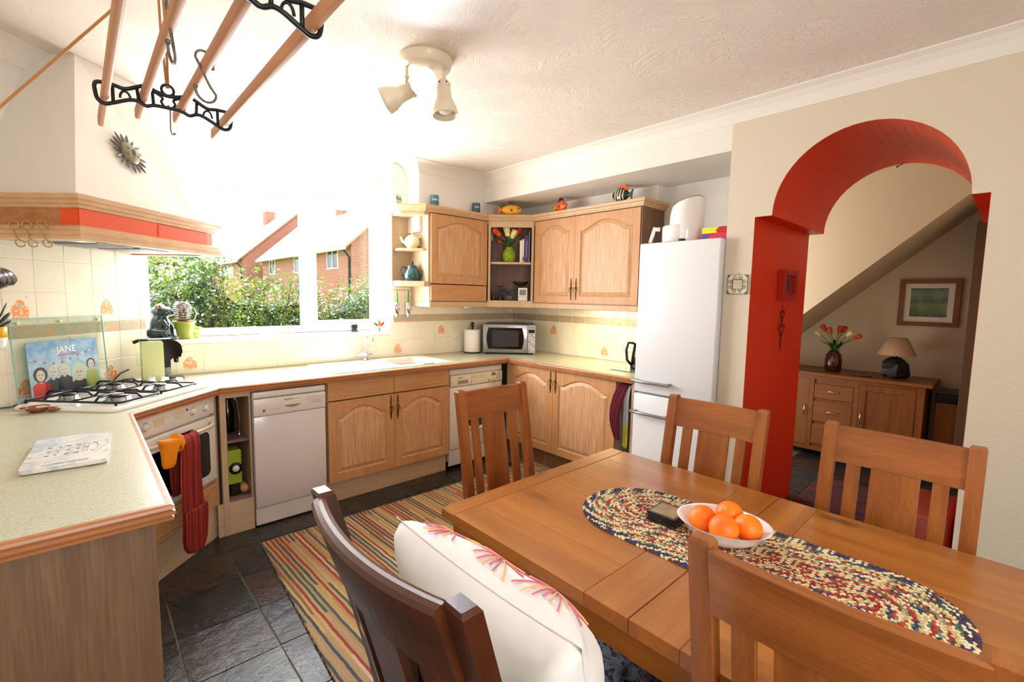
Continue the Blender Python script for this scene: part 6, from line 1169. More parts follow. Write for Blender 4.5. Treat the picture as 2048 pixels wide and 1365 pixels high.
for k in range(9):
    a = 2 * pi * k / 9; L_ = 0.07 + 0.02 * (k % 3); w = MB(FD @ Tr(0.200, -0.052, 1.275) @ Rz(a) @ Ry(-0.5 - 0.35 * (k % 3))); w.tube([(0, 0, 0), (L_ * .5, 0, 0)], 0.002, 4); w.ball((L_ * .8, 0, 0.0), (L_ * .4, 0.014, 0.0035), 10, 5); w.build('leaf', M['dkgreen'], t_)
# little terracotta lobster dish
t_ = empty('terracotta_dish', (-3.605, -0.765, 0.9105), 'small brown glazed crab-shaped dish on the left worktop beside the hob', 'dish'); trc = plain('terracotta_glaze', (150, 74, 44), 0.2, coat=0.3, var=0.35, bs=60)
w = MB(Tr(-3.610, -0.765, 0.911)); w.lathe([(0.0, 0), (0.026, 0.001), (0.036, 0.010), (0.043, 0.022), (0.041, 0.024), (0.034, 0.014), (0.0, 0.008)], 28); w.build('bowl', trc, t_); w = MB(Tr(-3.560, -0.800, 0.911)); w.ball((0, 0, 0.012), (0.020, 0.014, 0.011), 12, 8); w.ball((0.016, 0.012, 0.013), (0.012, 0.009, 0.008), 10, 6); w.ball((0.014, -0.014, 0.012), (0.012, 0.009, 0.008), 10, 6); w.build('claws', trc, t_); w = MB(Tr(-3.655, -0.745, 0.930)); w.ball((0, 0, 0), (0.014, 0.007, 0.005), 8, 5); w.build('tail', trc, t_)
# marbled cheese board
T_ = Tr(-3.496, -1.585, 0.9105) @ Rz(radians(-4)); t_ = empty('cheese_board', (-3.496, -1.585, 0.9105), 'white marbled rectangular board lettered CHEESE on the left worktop', 'chopping board', rz=0)
m, nt, b = newmat('marble_print'); v = coords(nt); n = noise(nt, v, 9, 6, 0.6, 2.5); nt.links.new(ramp(nt, n.outputs[0], [(0.42, srgb((196, 200, 206))), (0.5, srgb((224, 222, 220))), (0.58, srgb((232, 230, 226)))]), b.inputs['Base Color']); setp(b, Roughness=0.15)
w = MB(T_); L = []
ol = rrect(-0.100, -0.190, 0.100, 0.190, 0.016, 4); hl = rrect(-0.055, -0.172, 0.055, -0.156, 0.0075, 4)
w.plate([ol, hl[::-1]], 0.003, 0.016); bo = w.build('board', m, t_)
for x in (-0.08, 0.08):
    for y in (-0.17, 0.17): MB(T_).cyl((x, y, 0.0), (x, y, 0.003), 0.008, n=8).build('rubber_foot', M['paper'], t_)
# thin hand-drawn capitals, read from the window side
LT = {'C': [[(1, 1.0), (.6, 1.12), (.15, .9), (0, .5), (.2, .1), (.7, -.05), (1, .1)]], 'H': [[(0, 0), (0.05, 1.1)], [(.8, 0), (.75, 1.1)], [(0.02, .5), (.8, .55)]], 'E': [[(.75, 1.05), (.05, 1.1), (0, 0), (.8, 0)], [(0, .55), (.6, .55)]], 'S': [[(.8, .95), (.4, 1.12), (.1, .8), (.7, .35), (.5, 0), (.05, .1)]]}
w = MB(T_ @ Tr(0.004, -0.005, 0.0163) @ Rz(pi)); x0 = -0.066
for ch_ in 'CHEESE':
    for st_ in LT[ch_]: w.tube([(x0 + p[0] * 0.015, -0.045 + p[1] * 0.095, 0) for p in st_], 0.0011, 4)
    x0 += 0.0235
w.build('lettering', ink, bo)
# coffee machine (its mouth faces the window side)
t_ = empty('coffee_machine', (-3.09, -0.16, 0.911), 'pale green and black pod coffee machine behind the hob', 'coffee machine'); pg_ = plain('pistachio_panel', (186, 192, 134), 0.35)
yc = -0.165
def cm(poly, y0, y1, mat, nm, bev=0): w = MB(); w.plate([poly], y0, y1, lambda u, v, w_: (u, w_, v)); return w.build(nm, mat, t_)
cm([(-3.190, 0.911), (-3.085, 0.911), (-3.085, 1.150), (-3.095, 1.160), (-3.190, 1.160)][::1], yc - 0.058, yc + 0.058, pg_, 'green_side_case')
cm([(-3.088, 0.911), (-3.055, 0.911), (-3.052, 1.04), (-3.040, 1.05), (-3.000, 1.055), (-2.990, 1.09), (-2.995, 1.13), (-3.012, 1.150), (-3.050, 1.166), (-3.088, 1.163)], yc - 0.052, yc + 0.052, M['black_gloss'], 'black_front')
w = MB(); w.span((-3.088, yc - 0.045, 0.911), (-2.985, yc + 0.045, 0.930), 0.004); w.build('drip_tray', M['black'], t_); w = MB(); w.lathe([(0.012, 1.018), (0.014, 1.055)], 12, Tr(-3.018, yc, 0)); w.build('spout', M['black_gloss'], t_)
w = MB(); w.span((-3.205, yc - 0.040, 1.160), (-3.04, yc + 0.040, 1.170), 0.004, seg=2); w.tube([(-3.20, yc, 1.162), (-3.225, yc, 1.150)], 0.010, 8); w.build('lid', M['iron'], t_); w = MB(); w.span((-3.002, yc - 0.035, 1.118), (-2.972, yc + 0.035, 1.124), 0.002); w.span((-3.0, yc - 0.03, 1.078), (-2.976, yc + 0.03, 1.083), 0.002); w.build('lever', M['silver'], t_)
w = MB(); w.span((-3.214, yc - 0.035, 1.01), (-3.192, yc + 0.035, 1.15), 0.006); w.build('water_tank', M['gglass'], t_)
# frog statue
def remeshed(w, name, mat, parent, vox=0.006, sm=2):
    o = w.build(name, mat, parent, fix=False); r = o.modifiers.new('remesh', 'REMESH'); r.mode = 'VOXEL'; r.voxel_size = vox; r.use_smooth_shade = True
    s_ = o.modifiers.new('smooth', 'SMOOTH'); s_.iterations = sm; s_.factor = 0.5; return o
t_ = empty('frog_statue', (-3.065, 0.10, 1.14), 'glossy dark green seated frog statue on the window sill', 'ornament')
T_ = Tr(-3.065, 0.10, 1.1405) @ Rz(-0.35); w = MB(T_)
w.ball((0, 0, 0.095), (0.055, 0.056, 0.085), 20, 14); w.ball((-0.012, 0, 0.045), (0.068, 0.064, 0.045), 20, 12); w.ball((0.012, 0, 0.185), (0.062, 0.050, 0.036), 20, 12); w.ball((0.045, 0, 0.176), (0.040, 0.042, 0.022), 16, 10)
for s_ in (-1, 1):
    w.ball((0.004, s_ * 0.030, 0.216), (0.020, 0.016, 0.020), 12, 8); w.tube([(0.02, s_ * 0.045, 0.13), (0.052, s_ * 0.048, 0.08), (0.058, s_ * 0.034, 0.03), (0.070, s_ * 0.034, 0.010)], [0.017, 0.015, 0.012, 0.010], 10)
    w.tube([(-0.02, s_ * 0.060, 0.05), (0.035, s_ * 0.074, 0.052), (0.055, s_ * 0.070, 0.016), (0.085, s_ * 0.070, 0.010)], [0.026, 0.022, 0.014, 0.012], 10)
    for q in (-1, 0, 1): w.tube([(0.068, s_ * 0.034, 0.009), (0.094, s_ * 0.034 + q * 0.012, 0.006)], [0.006, 0.0055], 6); w.tube([(0.08, s_ * 0.070, 0.009), (0.106, s_ * 0.070 + q * 0.013, 0.006)], [0.006, 0.0055], 6)
remeshed(w, 'body', M['frog'], t_, 0.005, 3)
for s_ in (-1, 1):
    w = MB(T_); w.ball((0.012, s_ * 0.040, 0.218), (0.012, 0.008, 0.013), 12, 8); e = w.build('eye', M['amber'], t_); w = MB(T_); w.ball((0.016, s_ * 0.0455, 0.218), (0.006, 0.004, 0.008), 10, 6); w.build('pupil', M['black_gloss'], e)
w = MB(T_); w.tube([(0.082 * cos(a) + 0.0 , 0.046 * sin(a), 0.172) for a in [radians(-75 + 150 * k / 12) for k in range(13)]], 0.002, 5); w.build('mouth_line', M['frog_dark'], t_)
# pine cone pot
t_ = empty('pine_cone_pot', (-2.932, 0.085, 1.1405), 'olive green pot holding a large pine cone on the window sill', 'plant pot')
w = MB(Tr(-2.932, 0.085, 1.1405)); w.lathe([(0.0, 0), (0.038, 0), (0.042, 0.01), (0.058, 0.10), (0.060, 0.112), (0.066, 0.113), (0.066, 0.120), (0.058, 0.120), (0.052, 0.10), (0.0, 0.10)], 32); w.build('pot', M['olive_pot'], t_)
w = MB(Tr(-2.932, 0.085, 1.1405)); R = random.Random(2); [w.ball((0.045 * R.random() * cos(a), 0.045 * R.random() * sin(a), 0.112 + R.random() * 0.012), (0.014, 0.010, 0.006), 8, 5) for a in [R.uniform(0, 6.28) for _ in range(26)]]; w.build('reddish_chips', plain('chip_red', (150, 78, 56), 0.7, var=0.3), t_, kind='stuff')
T_ = Tr(-2.940, 0.080, 1.255); cn = plain('cone_grey', (176, 166, 160), 0.7, var=0.35, bs=60); w = MB(T_); w.ball((0, 0, 0.055), (0.026, 0.026, 0.052), 12, 8); cc = w.build('pine_cone', plain('cone_core', (96, 78, 66), 0.8), t_)
w = MB(T_)
for i in range(9):
    z = 0.012 + 0.0115 * i; rr = 0.050 * sin(pi * (0.18 + 0.70 * i / 9)) ** 0.8; nn2 = max(5, int(11 - i * .5))
    for k in range(nn2): w.ball((rr, 0, 0), (0.016, 0.012, 0.0035), 8, 5, Tr(0, 0, z) @ Rz(2 * pi * (k + .5 * (i % 2)) / nn2 + i * .4) @ Ry(-0.35 - 0.05 * i) )
w.build('cone_scales', cn, cc, kind='stuff')
w = MB(Tr(-2.89, 0.085, 1.255)); w.tube([(0.0, 0, 0), (0.018, 0, 0.02), (0.028, 0, 0.055), (0.018, 0, 0.09), (-0.01, 0, 0.10)], 0.003, 6); w.build('curled_twig', plain('pale_twig', (196, 178, 160), 0.7), t_)
w = MB(Tr(-2.862, 0.125, 1.1405)); w.lathe([(0.0, 0), (0.022, 0), (0.028, 0.03), (0.026, 0.04)], 14); R = random.Random(8); [w.ball((R.uniform(-.02, .02), R.uniform(-.02, .02), 0.05 + R.random() * .03), (0.016, 0.012, 0.008), 7, 5) for _ in range(10)]; w.build('small_flowering_plant', plain('bright_green', (170, 206, 60), 0.5), label='tiny bright green plant on the sill right of the pine cone pot', cat='plant')
# glass fish dish, striped bowl and other sill things
t_ = empty('glass_fish', (-2.41, 0.12, 1.1405), 'pale green glass fish dish on the window sill left of the window bar', 'ornament'); pgl = plain('pale_green_glass', (150, 214, 190), 0.1, coat=0.4, **{'Alpha': 0.75})
w = MB(Tr(-2.41, 0.12, 1.1405)); w.lathe([(0, 0.0), (0.03, 0.002), (0.055, 0.018), (0.068, 0.045), (0.065, 0.046), (0.05, 0.022), (0, 0.008)], 24, sx=1.2, sy=.7); w.build('body', pgl, t_); w = MB(Tr(-2.41, 0.12, 1.1405)); w.tube([(-0.075, 0, 0.035), (-0.10, 0, 0.055), (-0.112, 0, 0.07), (-0.10, 0, 0.045), (-0.112, 0, 0.025)], [0.010, 0.008, 0.004, 0.008, 0.004], 8); w.build('tail', pgl, t_)
t_ = empty('striped_bowl', (-2.335, 0.04, 1.1405), 'small white bowl with green stripe on the window sill', 'bowl'); w = MB(Tr(-2.335, 0.04, 1.1405)); w.lathe([(0, 0), (0.024, 0), (0.030, 0.008), (0.040, 0.035), (0.038, 0.036), (0.027, 0.012), (0, 0.008)], 24); w.build('body', M['white_china'], t_); w = MB(Tr(-2.335, 0.04, 1.1405)); w.lathe([(0.0345, 0.017), (0.0375, 0.024)], 24); w.f = w.f[:-2]; w.m = w.m[:-2]; w.sm = w.sm[:-2]; w.build('green_stripe', plain('stripe_green', (150, 190, 90), 0.3), t_)
w = MB(Tr(-1.735, 0.11, 1.1405)); w.span((-0.03, -0.02, 0), (0.03, 0.02, 0.010), 0.003); w.span((-0.026, -0.016, 0.030), (0.026, 0.016, 0.066), 0.006); w.span((-0.02, -0.012, 0.010), (0.02, 0.012, 0.030)); w.mi = 0; w.build('sill_clock', M['black'], label='small black and white block standing on the sill right of the window bar', cat='ornament')
t_ = empty('flower_ornament', (-1.545, 0.05, 1.1405), 'orange and green flower ornament on a stem at the right end of the sill', 'ornament')
w = MB(Tr(-1.545, 0.03, 1.1405)); w.cyl((0, 0, 0), (0, 0, 0.03), 0.012, 0.006, 10); w.cyl((0, 0, 0.03), (0, 0, 0.05), 0.003, n=6); w.build('stem', M['pewter'], t_)
for dx, c, a in ((-0.028, 'green', 0.9), (0.0, 'orange_gl', 0.0), (0.026, 'red', -0.8)): w = MB(Tr(-1.545 + dx * .5, 0.03, 1.19) @ Ry(-a)); w.ball((0, 0, 0.022), (0.012, 0.006, 0.026), 10, 6); w.build('petal', M[c], t_)
t_ = empty('blue_butterfly', (-1.435, 0.12, 1.38), 'small blue butterfly decoration hanging against the right window reveal', 'ornament')
for s_ in (-1, 1): w = MB(Tr(-1.442, 0.13, 1.385)); w.ball((0, s_ * 0.020, 0.008), (0.002, 0.018, 0.014), 10, 5); w.ball((0, s_ * 0.014, -0.014), (0.002, 0.012, 0.012), 10, 5); w.build('wing', plain('butterfly_blue', (90, 180, 220), 0.4) if 'butterfly_blue' not in MATS else MATS['butterfly_blue'], t_)
w = MB(Tr(-1.443, 0.13, 1.385)); w.ball((0, 0, 0), (0.003, 0.004, 0.022), 8, 5); w.tube([(0, 0, -0.02), (0, 0.004, -0.05)], 0.0012, 4); w.ball((0, 0, 0.006), (0.005, 0.006, 0.006), 6, 4); w.build('body', M['red'], t_)
# sink and tap
t_ = empty('kitchen_sink', (-1.85, -0.32, 0.911), 'white inset sink with drainer under the window', 'sink')
w = MB(); w.plate([rrect(-2.20, -0.575, -1.20, -0.055, 0.03, 5), rrect(-1.65, -0.495, -1.29, -0.145, 0.05, 5)[::-1]], 0.9105, 0.918); sb = w.build('rim', M['white'], t_)
w = MB(); L = [[(p[0], p[1], z) for p in rrect(-1.65 + i, -0.495 + i, -1.29 - i, -0.145 - i, 0.05, 5)] for z, i in ((0.918, 0.0), (0.86, 0.004), (0.77, 0.010), (0.752, 0.03))]; w.loft(L, cap=False); w.plate([rrect(-1.62, -0.465, -1.32, -0.175, 0.04, 5)], 0.750, 0.752); w.build('bowl', M['white'], t_)
for k in range(9): w = MB(); w.span((-2.14, -0.49 + k * 0.042, 0.918), (-1.72, -0.482 + k * 0.042, 0.9215), 0.001); w.build('drainer_ridge', M['white'], sb)
w = MB(); w.cyl((-1.47, -0.32, 0.7521), (-1.47, -0.32, 0.755), 0.035, n=20); w.build('plughole', M['chrome'], t_)
t_ = empty('mixer_tap', (-1.735, -0.10, 0.918), 'chrome mixer tap with cross handles behind the sink', 'tap')
w = MB(Tr(-1.735, -0.100, 0.9185)); w.lathe([(0.024, 0), (0.026, 0.006), (0.016, 0.012), (0.014, 0.05), (0.018, 0.06), (0.012, 0.075), (0, 0.078)], 16); w.tube([(0, 0, 0.06), (0, 0, 0.15), (0, -0.02, 0.19), (0, -0.06, 0.215), (0, -0.11, 0.205), (0, -0.13, 0.175), (0, -0.132, 0.15)], 0.009, 10); w.tube([(-0.06, 0, 0.05), (0.06, 0, 0.05)], 0.010, 10); w.build('spout', M['chrome'], t_)
for s_ in (-1, 1):
    w = MB(Tr(-1.735 + s_ * 0.062, -0.100, 0.9685) @ Ry(s_ * 0.35)); w.cyl((0, 0, -0.01), (0, 0, 0.028), 0.010, 0.008, 12); w.tube([(-0.026, 0, 0.030), (0.026, 0, 0.030)], 0.004, 6); w.tube([(0, -0.026, 0.030), (0, 0.026, 0.030)], 0.004, 6); w.ball((0, 0, 0.034), (0.008, 0.008, 0.006), 10, 6); w.build('cross_handle', M['chrome'], t_)
w = MB(Tr(-1.42, -0.545, 0.9182)); w.lathe([(0, 0), (0.05, 0.001), (0.056, 0.006), (0.05, 0.004), (0, 0.003)], 24, sx=1.0, sy=0.45); w.build('soap_dish', plain('dish_green', (176, 204, 186), 0.2), label='flat pale green dish on the front rim of the sink', cat='dish')

# ================================================================== OVEN TEXTILES
m, nt, b = newmat('striped_oven_cloth'); v = coords(nt, (1, 1, 1)); vr = N(nt, 'ShaderNodeVectorRotate', rotation_type='Z_AXIS'); vr.inputs['Angle'].default_value = -pi / 4; nt.links.new(v, vr.inputs['Vector']); mp = N(nt, 'ShaderNodeMapping'); mp.inputs['Scale'].default_value = (120, 1, 0.5); nt.links.new(vr.outputs[0], mp.inputs[0]); n = noise(nt, mp.outputs[0], 1.0, 3, 0.7)
nt.links.new(ramp(nt, n.outputs[0], [(0.36, srgb((78, 12, 14))), (0.48, srgb((132, 20, 16))), (0.58, srgb((160, 44, 24))), (0.66, srgb((190, 96, 60))), (0.74, srgb((104, 16, 18)))]), b.inputs['Base Color']); setp(b, Roughness=0.9); bump(nt, b, noise(nt, v, 40, 2).outputs[0], 0.4, 0.01)
t_ = empty('double_oven_glove', tuple(FD @ Vector((0.52, -0.68, 0.09))), 'long red striped double oven glove hanging over the oven handle', 'oven glove')
def strip(pts, wds, th_, nm, cx=0.50, lean=0.0, parent=None):
    """padded cloth: pts of (b, z), widths"""
    w = MB(FD); L = []; n_ = 10
    for i, ((b_, z), wd) in enumerate(zip(pts, wds)):
        c_ = cx + lean * (0.735 - z) + 0.004 * sin(i * 1.3); ring_ = []
        for k in range(n_ + 1): t = -1 + 2 * k / n_; ring_.append((c_ + t * wd / 2, b_ - th_ / 2 * (1 - t ** 4) - 0.003 * sin(k * 2.2 + i * .5), z))
        for k in range(n_, -1, -1): t = -1 + 2 * k / n_; ring_.append((c_ + t * wd / 2, b_ + th_ / 2 * (1 - t ** 4) + 0.0005, z))
        L.append(ring_)
    w.loft(L, smooth=True); return w.build(nm, m, parent or t_)
zz = [0.735, 0.70, 0.64, 0.56, 0.48, 0.40, 0.34]
strip([(-0.676, 0.736), (-0.690, 0.72), (-0.696, 0.68), (-0.694, 0.60), (-0.690, 0.50), (-0.688, 0.40), (-0.688, 0.33), (-0.686, 0.27), (-0.684, 0.20), (-0.683, 0.15), (-0.683, 0.115), (-0.684, 0.100)], [0.135, 0.14, 0.142, 0.146, 0.150, 0.154, 0.158, 0.160, 0.158, 0.146, 0.110, 0.05], 0.022, 'cloth', 0.495, 0.03)
strip([(-0.704, 0.345), (-0.706, 0.33), (-0.704, 0.27), (-0.702, 0.20), (-0.700, 0.15), (-0.699, 0.118), (-0.698, 0.105)], [0.158, 0.162, 0.164, 0.162, 0.150, 0.112, 0.05], 0.016, 'glove_pocket', 0.495, 0.03)
strip([(-0.668, 0.739), (-0.655, 0.739), (-0.640, 0.728), (-0.634, 0.70), (-0.632, 0.62), (-0.630, 0.50), (-0.630, 0.42)], [0.135, 0.135, 0.135, 0.14, 0.14, 0.14, 0.13], 0.012, 'back_cloth', 0.495, 0.03)
t_ = empty('silicone_mitt', tuple(FD @ Vector((0.375, -0.67, 0.66))), 'bright orange silicone pot mitt hooked on the oven handle', 'oven glove')
w = MB(FD @ Tr(0.375, -0.690, 0.685) @ Ry(0.12)); L = []
for (z, wa, wb_) in [(-0.075, 0.052, 0.018), (-0.06, 0.068, 0.030), (-0.02, 0.076, 0.040), (0.015, 0.090, 0.046), (0.05, 0.118, 0.050), (0.062, 0.120, 0.046)]: L.append([(p[0] - 0.012, p[1], z) for p in rrect(-wa / 2, -wb_ / 2, wa / 2, wb_ / 2, min(wa, wb_) * .45, 4)])
w.loft(L); w.build('mitt_body', M['orange_si'], t_); w = MB(FD @ Tr(0.375, -0.690, 0.685) @ Ry(0.12)); L = []
for (x, z, wa, wb_) in [(0.01, 0.058, 0.05, 0.04), (0.045, 0.050, 0.040, 0.038), (0.068, 0.025, 0.030, 0.032), (0.060, 0.0, 0.02, 0.024)]: L.append([(x + p[0] * .6, p[1], z + p[0]) for p in rrect(-wa / 2, -wb_ / 2, wa / 2, wb_ / 2, 0.009, 3)])
w.loft(L); w.build('mitt_flap', M['orange_si'], t_)

# ================================================================== WALL CABINET CONTENTS
# cream teapot
t_ = empty('cream_teapot', (-1.325, -0.155, 1.8555), 'round cream china teapot on the upper end shelf', 'teapot'); T_ = Tr(-1.325, -0.150, 1.8555) @ Rz(-0.5)
w = MB(T_); w.lathe([(0, 0), (0.036, 0), (0.040, 0.005), (0.060, 0.030), (0.066, 0.055), (0.060, 0.082), (0.044, 0.100), (0.036, 0.104), (0, 0.104)], 32); w.build('body', M['cream_china'], t_); w = MB(T_); w.lathe([(0.038, 0.104), (0.034, 0.112), (0.012, 0.117), (0.006, 0.122), (0.011, 0.130), (0, 0.134)], 24); w.build('lid', M['cream_china'], t_)
w = MB(T_); w.tube([(0.048, 0, 0.095), (0.075, 0, 0.100), (0.094, 0, 0.075), (0.088, 0, 0.045), (0.062, 0, 0.028)], [0.008, 0.008, 0.009, 0.008, 0.007], 10); w.build('handle', M['cream_china'], t_); w = MB(T_); w.tube([(-0.050, 0, 0.045), (-0.080, 0, 0.060), (-0.098, 0, 0.098)], [0.016, 0.011, 0.007], 10); w.build('spout', M['cream_china'], t_)
t_ = empty('green_teapot', (-1.33, -0.155, 1.5805), 'dark teal enamel teapot with lid on the lower end shelf', 'teapot'); T_ = Tr(-1.325, -0.150, 1.5805) @ Rz(-0.75)
w = MB(T_); w.lathe([(0, 0), (0.052, 0), (0.060, 0.006), (0.070, 0.030), (0.069, 0.055), (0.054, 0.090), (0.040, 0.112), (0.038, 0.116), (0.043, 0.120), (0, 0.120)], 32); w.build('body', M['teal_enamel'], t_); w = MB(T_); w.lathe([(0.044, 0.120), (0.036, 0.132), (0.014, 0.144), (0.005, 0.148)], 24); ld = w.build('lid', M['teal_enamel'], t_); w = MB(T_); w.ball((0, 0, 0.158), (0.013, 0.013, 0.011), 12, 8); w.build('knob', M['frog_dark'], ld)
w = MB(T_); w.tube([(0.055, 0, 0.040), (0.085, 0, 0.065), (0.100, 0, 0.095), (0.122, 0, 0.118)], [0.018, 0.013, 0.009, 0.007], 10); w.build('spout', M['teal_enamel'], t_); w = MB(T_); w.tube([(-0.048, 0, 0.105), (-0.070, 0, 0.122), (-0.094, 0, 0.115), (-0.104, 0, 0.090), (-0.096, 0, 0.060), (-0.066, 0, 0.034)], 0.0055, 8); w.build('handle', M['frog_dark'], t_)
# scoops
GS = 'garden scoops hanging under the end shelf'
for x, h_, l in ((-1.412, 0.0, 'wider steel scoop with green handle hanging left under the end shelf'), (-1.300, 0.1, 'narrower steel scoop with green handle hanging right under the end shelf')):
    t_ = empty('garden_scoop', (x, -0.04, 1.26), l, 'scoop', GS); w = MB(Tr(x, -0.040, 0)); w.tube([(0, 0, 1.495), (0, 0, 1.46), (0, 0, 1.40)], [0.005, 0.007, 0.008], 8); w.tube([(-0.006, 0, 1.497), (0, 0, 1.508), (0.006, 0, 1.497)], 0.0018, 5); w.build('handle', plain('green_handle', (40, 150, 60), 0.35) if 'green_handle' not in MATS else MATS['green_handle'], t_)
    w = MB(Tr(x, -0.040, 0)); L = []; kx = 1 - 1.5 * h_
    for z, r in ((1.255, 0.004), (1.275, 0.018), (1.31, 0.026), (1.35, 0.029), (1.385, 0.026), (1.402, 0.012), (1.410, 0.006)): L.append([(r * kx * cos(a), 0.012 - 0.030 * (r / 0.029) * sin(a), z) for a in [pi * q / 10 for q in range(11)]] + [(r * kx * .88 * cos(a), 0.012 - 0.026 * (r / 0.029) * sin(a), z) for a in [pi * q / 10 for q in range(10, -1, -1)]])
    w.loft(L, smooth=True); w.build('scoop', M['chrome'], t_)
w = MB(); w.tube([(-1.45, -0.035, 1.503), (-1.26, -0.035, 1.503)], 0.002, 5); [w.tube([(x, -0.035, 1.503), (x, -0.015, 1.503), (x, -0.0065, 1.503)], 0.0025, 5) for x in (-1.448, -1.262)]; w.build('hanging_rail', M['steel'], label='thin steel rail under the end shelf holding the scoops', cat='rail')
# on top of the cabinets
ZC = 2.2085
t_ = empty('picture_card', (-1.42, -0.12, ZC), 'small white card with blue figures standing on the end of the cabinets', 'card'); T_ = Tr(-1.437, -0.135, ZC) @ Rz(0.55) @ Rx(-0.12)
w = MB(T_); w.span((-0.055, -0.002, 0), (0.055, 0.002, 0.095)); cd = w.build('card', M['paper'], t_); w = MB(T_); w.plate([[(-0.05, 0.004), (0.05, 0.004), (0.05, 0.03), (-0.05, 0.026)]], 0.002, 0.0025, OUT); w.build('printed_sea', plain('card_blue', (150, 196, 206), 0.5), cd)
for k in range(5): x = -0.036 + 0.018 * k; w = MB(T_); w.plate([[(x - 0.006, 0.036), (x + 0.006, 0.036), (x + 0.007, 0.062), (x + 0.002, 0.066), (x + 0.004, 0.074), (x, 0.080), (x - 0.004, 0.074), (x - 0.002, 0.066), (x - 0.007, 0.060)]], 0.002, 0.0025, OUT); w.build('printed_figure', M['teal_dk'], cd)
w = MB(T_); w.span((-0.01, 0.002, 0), (0.01, 0.05, 0.003)); w.build('stand', M['paper'], t_)
for x, y, mt, l in ((-1.175, -0.262, 'blue_tin', 'teal striped tin standing left on top of the wall cabinets'), (-0.722, -0.262, 'blue_tin2', 'darker blue striped tin standing above the corner on the wall cabinets')):
    t_ = empty('storage_tin', (x, y, ZC), l, 'tin', 'striped tins on the wall cabinets'); w = MB(Tr(x, y, ZC)); w.lathe([(0, 0), (0.036, 0), (0.037, 0.002), (0.037, 0.096), (0.035, 0.100), (0, 0.100)], 24); bdy = w.build('can', M[mt], t_)
    w = MB(Tr(x, y, ZC)); w.lathe([(0.0373, 0.004), (0.0373, 0.012)], 24); w.f = w.f[:-2]; w.m = w.m[:-2]; w.sm = w.sm[:-2]; w.build('white_band', M['paper'], bdy); w = MB(Tr(x, y, ZC)); w.lathe([(0.0373, 0.030), (0.0373, 0.042)], 24); w.f = w.f[:-2]; w.m = w.m[:-2]; w.sm = w.sm[:-2]; w.build('dark_band', M['teal_dk'], bdy)
    for k in range(5): a = radians(-115 + k * 14 - 30); w = MB(Tr(x, y, ZC)); w.ball((0.0372 * cos(a), 0.0372 * sin(a), 0.061), (0.0035, 0.0035, 0.007), 6, 5); w.build('white_mark', M['paper'], bdy)
def fish(T_, Ls, Hs, Ws, cb_, cf, ct, label, stripes=None, tailup=0.0):
    t_ = empty('fish_ornament', tuple(T_ @ Vector((0, 0, 0))), label, 'ornament', 'painted fish on the wall cabinets'); w = MB(T_); L = []
    for i in range(13): t = i / 12; x = Ls * (t - .5); h_ = Hs / 2 * (sin(pi * (0.06 + 0.90 * t)) ** 0.75); d = Ws / 2 * (sin(pi * (0.06 + 0.90 * t)) ** 0.8); zc_ = Hs / 2; L.append([(x, d * cos(a), zc_ + h_ * sin(a)) for a in [2 * pi * k / 16 for k in range(16)]])
    w.loft(L, smooth=True); bd_ = w.build('body', M[cb_], t_)
    w = MB(T_); w.plate([[(-Ls * .48, Hs * .5), (-Ls * .70, Hs * .88), (-Ls * .66, Hs * .5), (-Ls * .70, Hs * .06)][::-1]], -Ws * .12, Ws * .12, lambda u, v, w_: (u, w_, v)); w.build('tail', M[ct], t_)
    w = MB(T_); top = [(Ls * (t - .5), Hs / 2 + Hs / 2 * (sin(pi * (0.06 + 0.90 * t)) ** 0.75) * 0.92) for t in [0.15 + 0.6 * k / 8 for k in range(9)]]; w.plate([top + [(p[0] - Ls * .05, p[1] + Hs * .30 * sin(pi * (k + .6) / 9)) for k, p in list(enumerate(top))[::-1]]], -0.005, 0.005, lambda u, v, w_: (u, w_, v)); w.build('dorsal_fin', M[cf], t_)
    for s_ in (-1, 1): w = MB(T_); w.ball((Ls * .34, s_ * Ws * .33, Hs * .60), (Ls * .035, Ws * .08, Hs * .07), 10, 6); w.build('eye', M['black_gloss'], bd_)
    if stripes:
        for k in range(stripes * 2):
            sg = 1 if k >= stripes else -1; k = k % stripes
            x = Ls * (-.25 + .15 * k); w = MB(T_); t = x / Ls + .5; h_ = Hs / 2 * (sin(pi * (0.06 + 0.90 * t)) ** 0.75) * 0.85; d = Ws / 2 * (sin(pi * (0.06 + 0.90 * t)) ** 0.8) + 0.001
            w.tube([(x + 0.006 * cos(a), sg * d * cos(a) * 1.0, Hs / 2 + h_ * sin(a)) for a in [radians(-70 + 140 * q / 8) for q in range(9)]], 0.005, 5); w.build('stripe', M['cream_china'], bd_)
    else:
        for sg in (-1, 1): w = MB(T_); w.ball((0, sg * Ws * .42, Hs * .45), (Ls * .09, Ws * .12, Hs * .12), 10, 6); w.build('spot', M['frog_dark'], bd_)
fish(Tr(-0.475, -0.475, ZC) @ Rz(-pi / 4), 0.185, 0.095, 0.06, 'yellow', 'frog_dark', 'orange_gl', 'yellow painted fish with orange tail on top of the corner shelf unit')
fish(Tr(-0.295, -0.925, ZC) @ Rz(pi / 2 + 2.9), 0.150, 0.100, 0.06, 'orange_gl', 'frog_dark', 'yellow', 'orange and yellow painted fish in the middle of the right wall cabinets')
fish(Tr(-0.295, -1.53, ZC + 0.004) @ Rz(pi / 2) @ Ry(-0.10), 0.155, 0.110, 0.05, 'frog_dark', 'orange_gl', 'frog_dark', 'black and orange painted fish with white stripes nearest the fridge', 4)
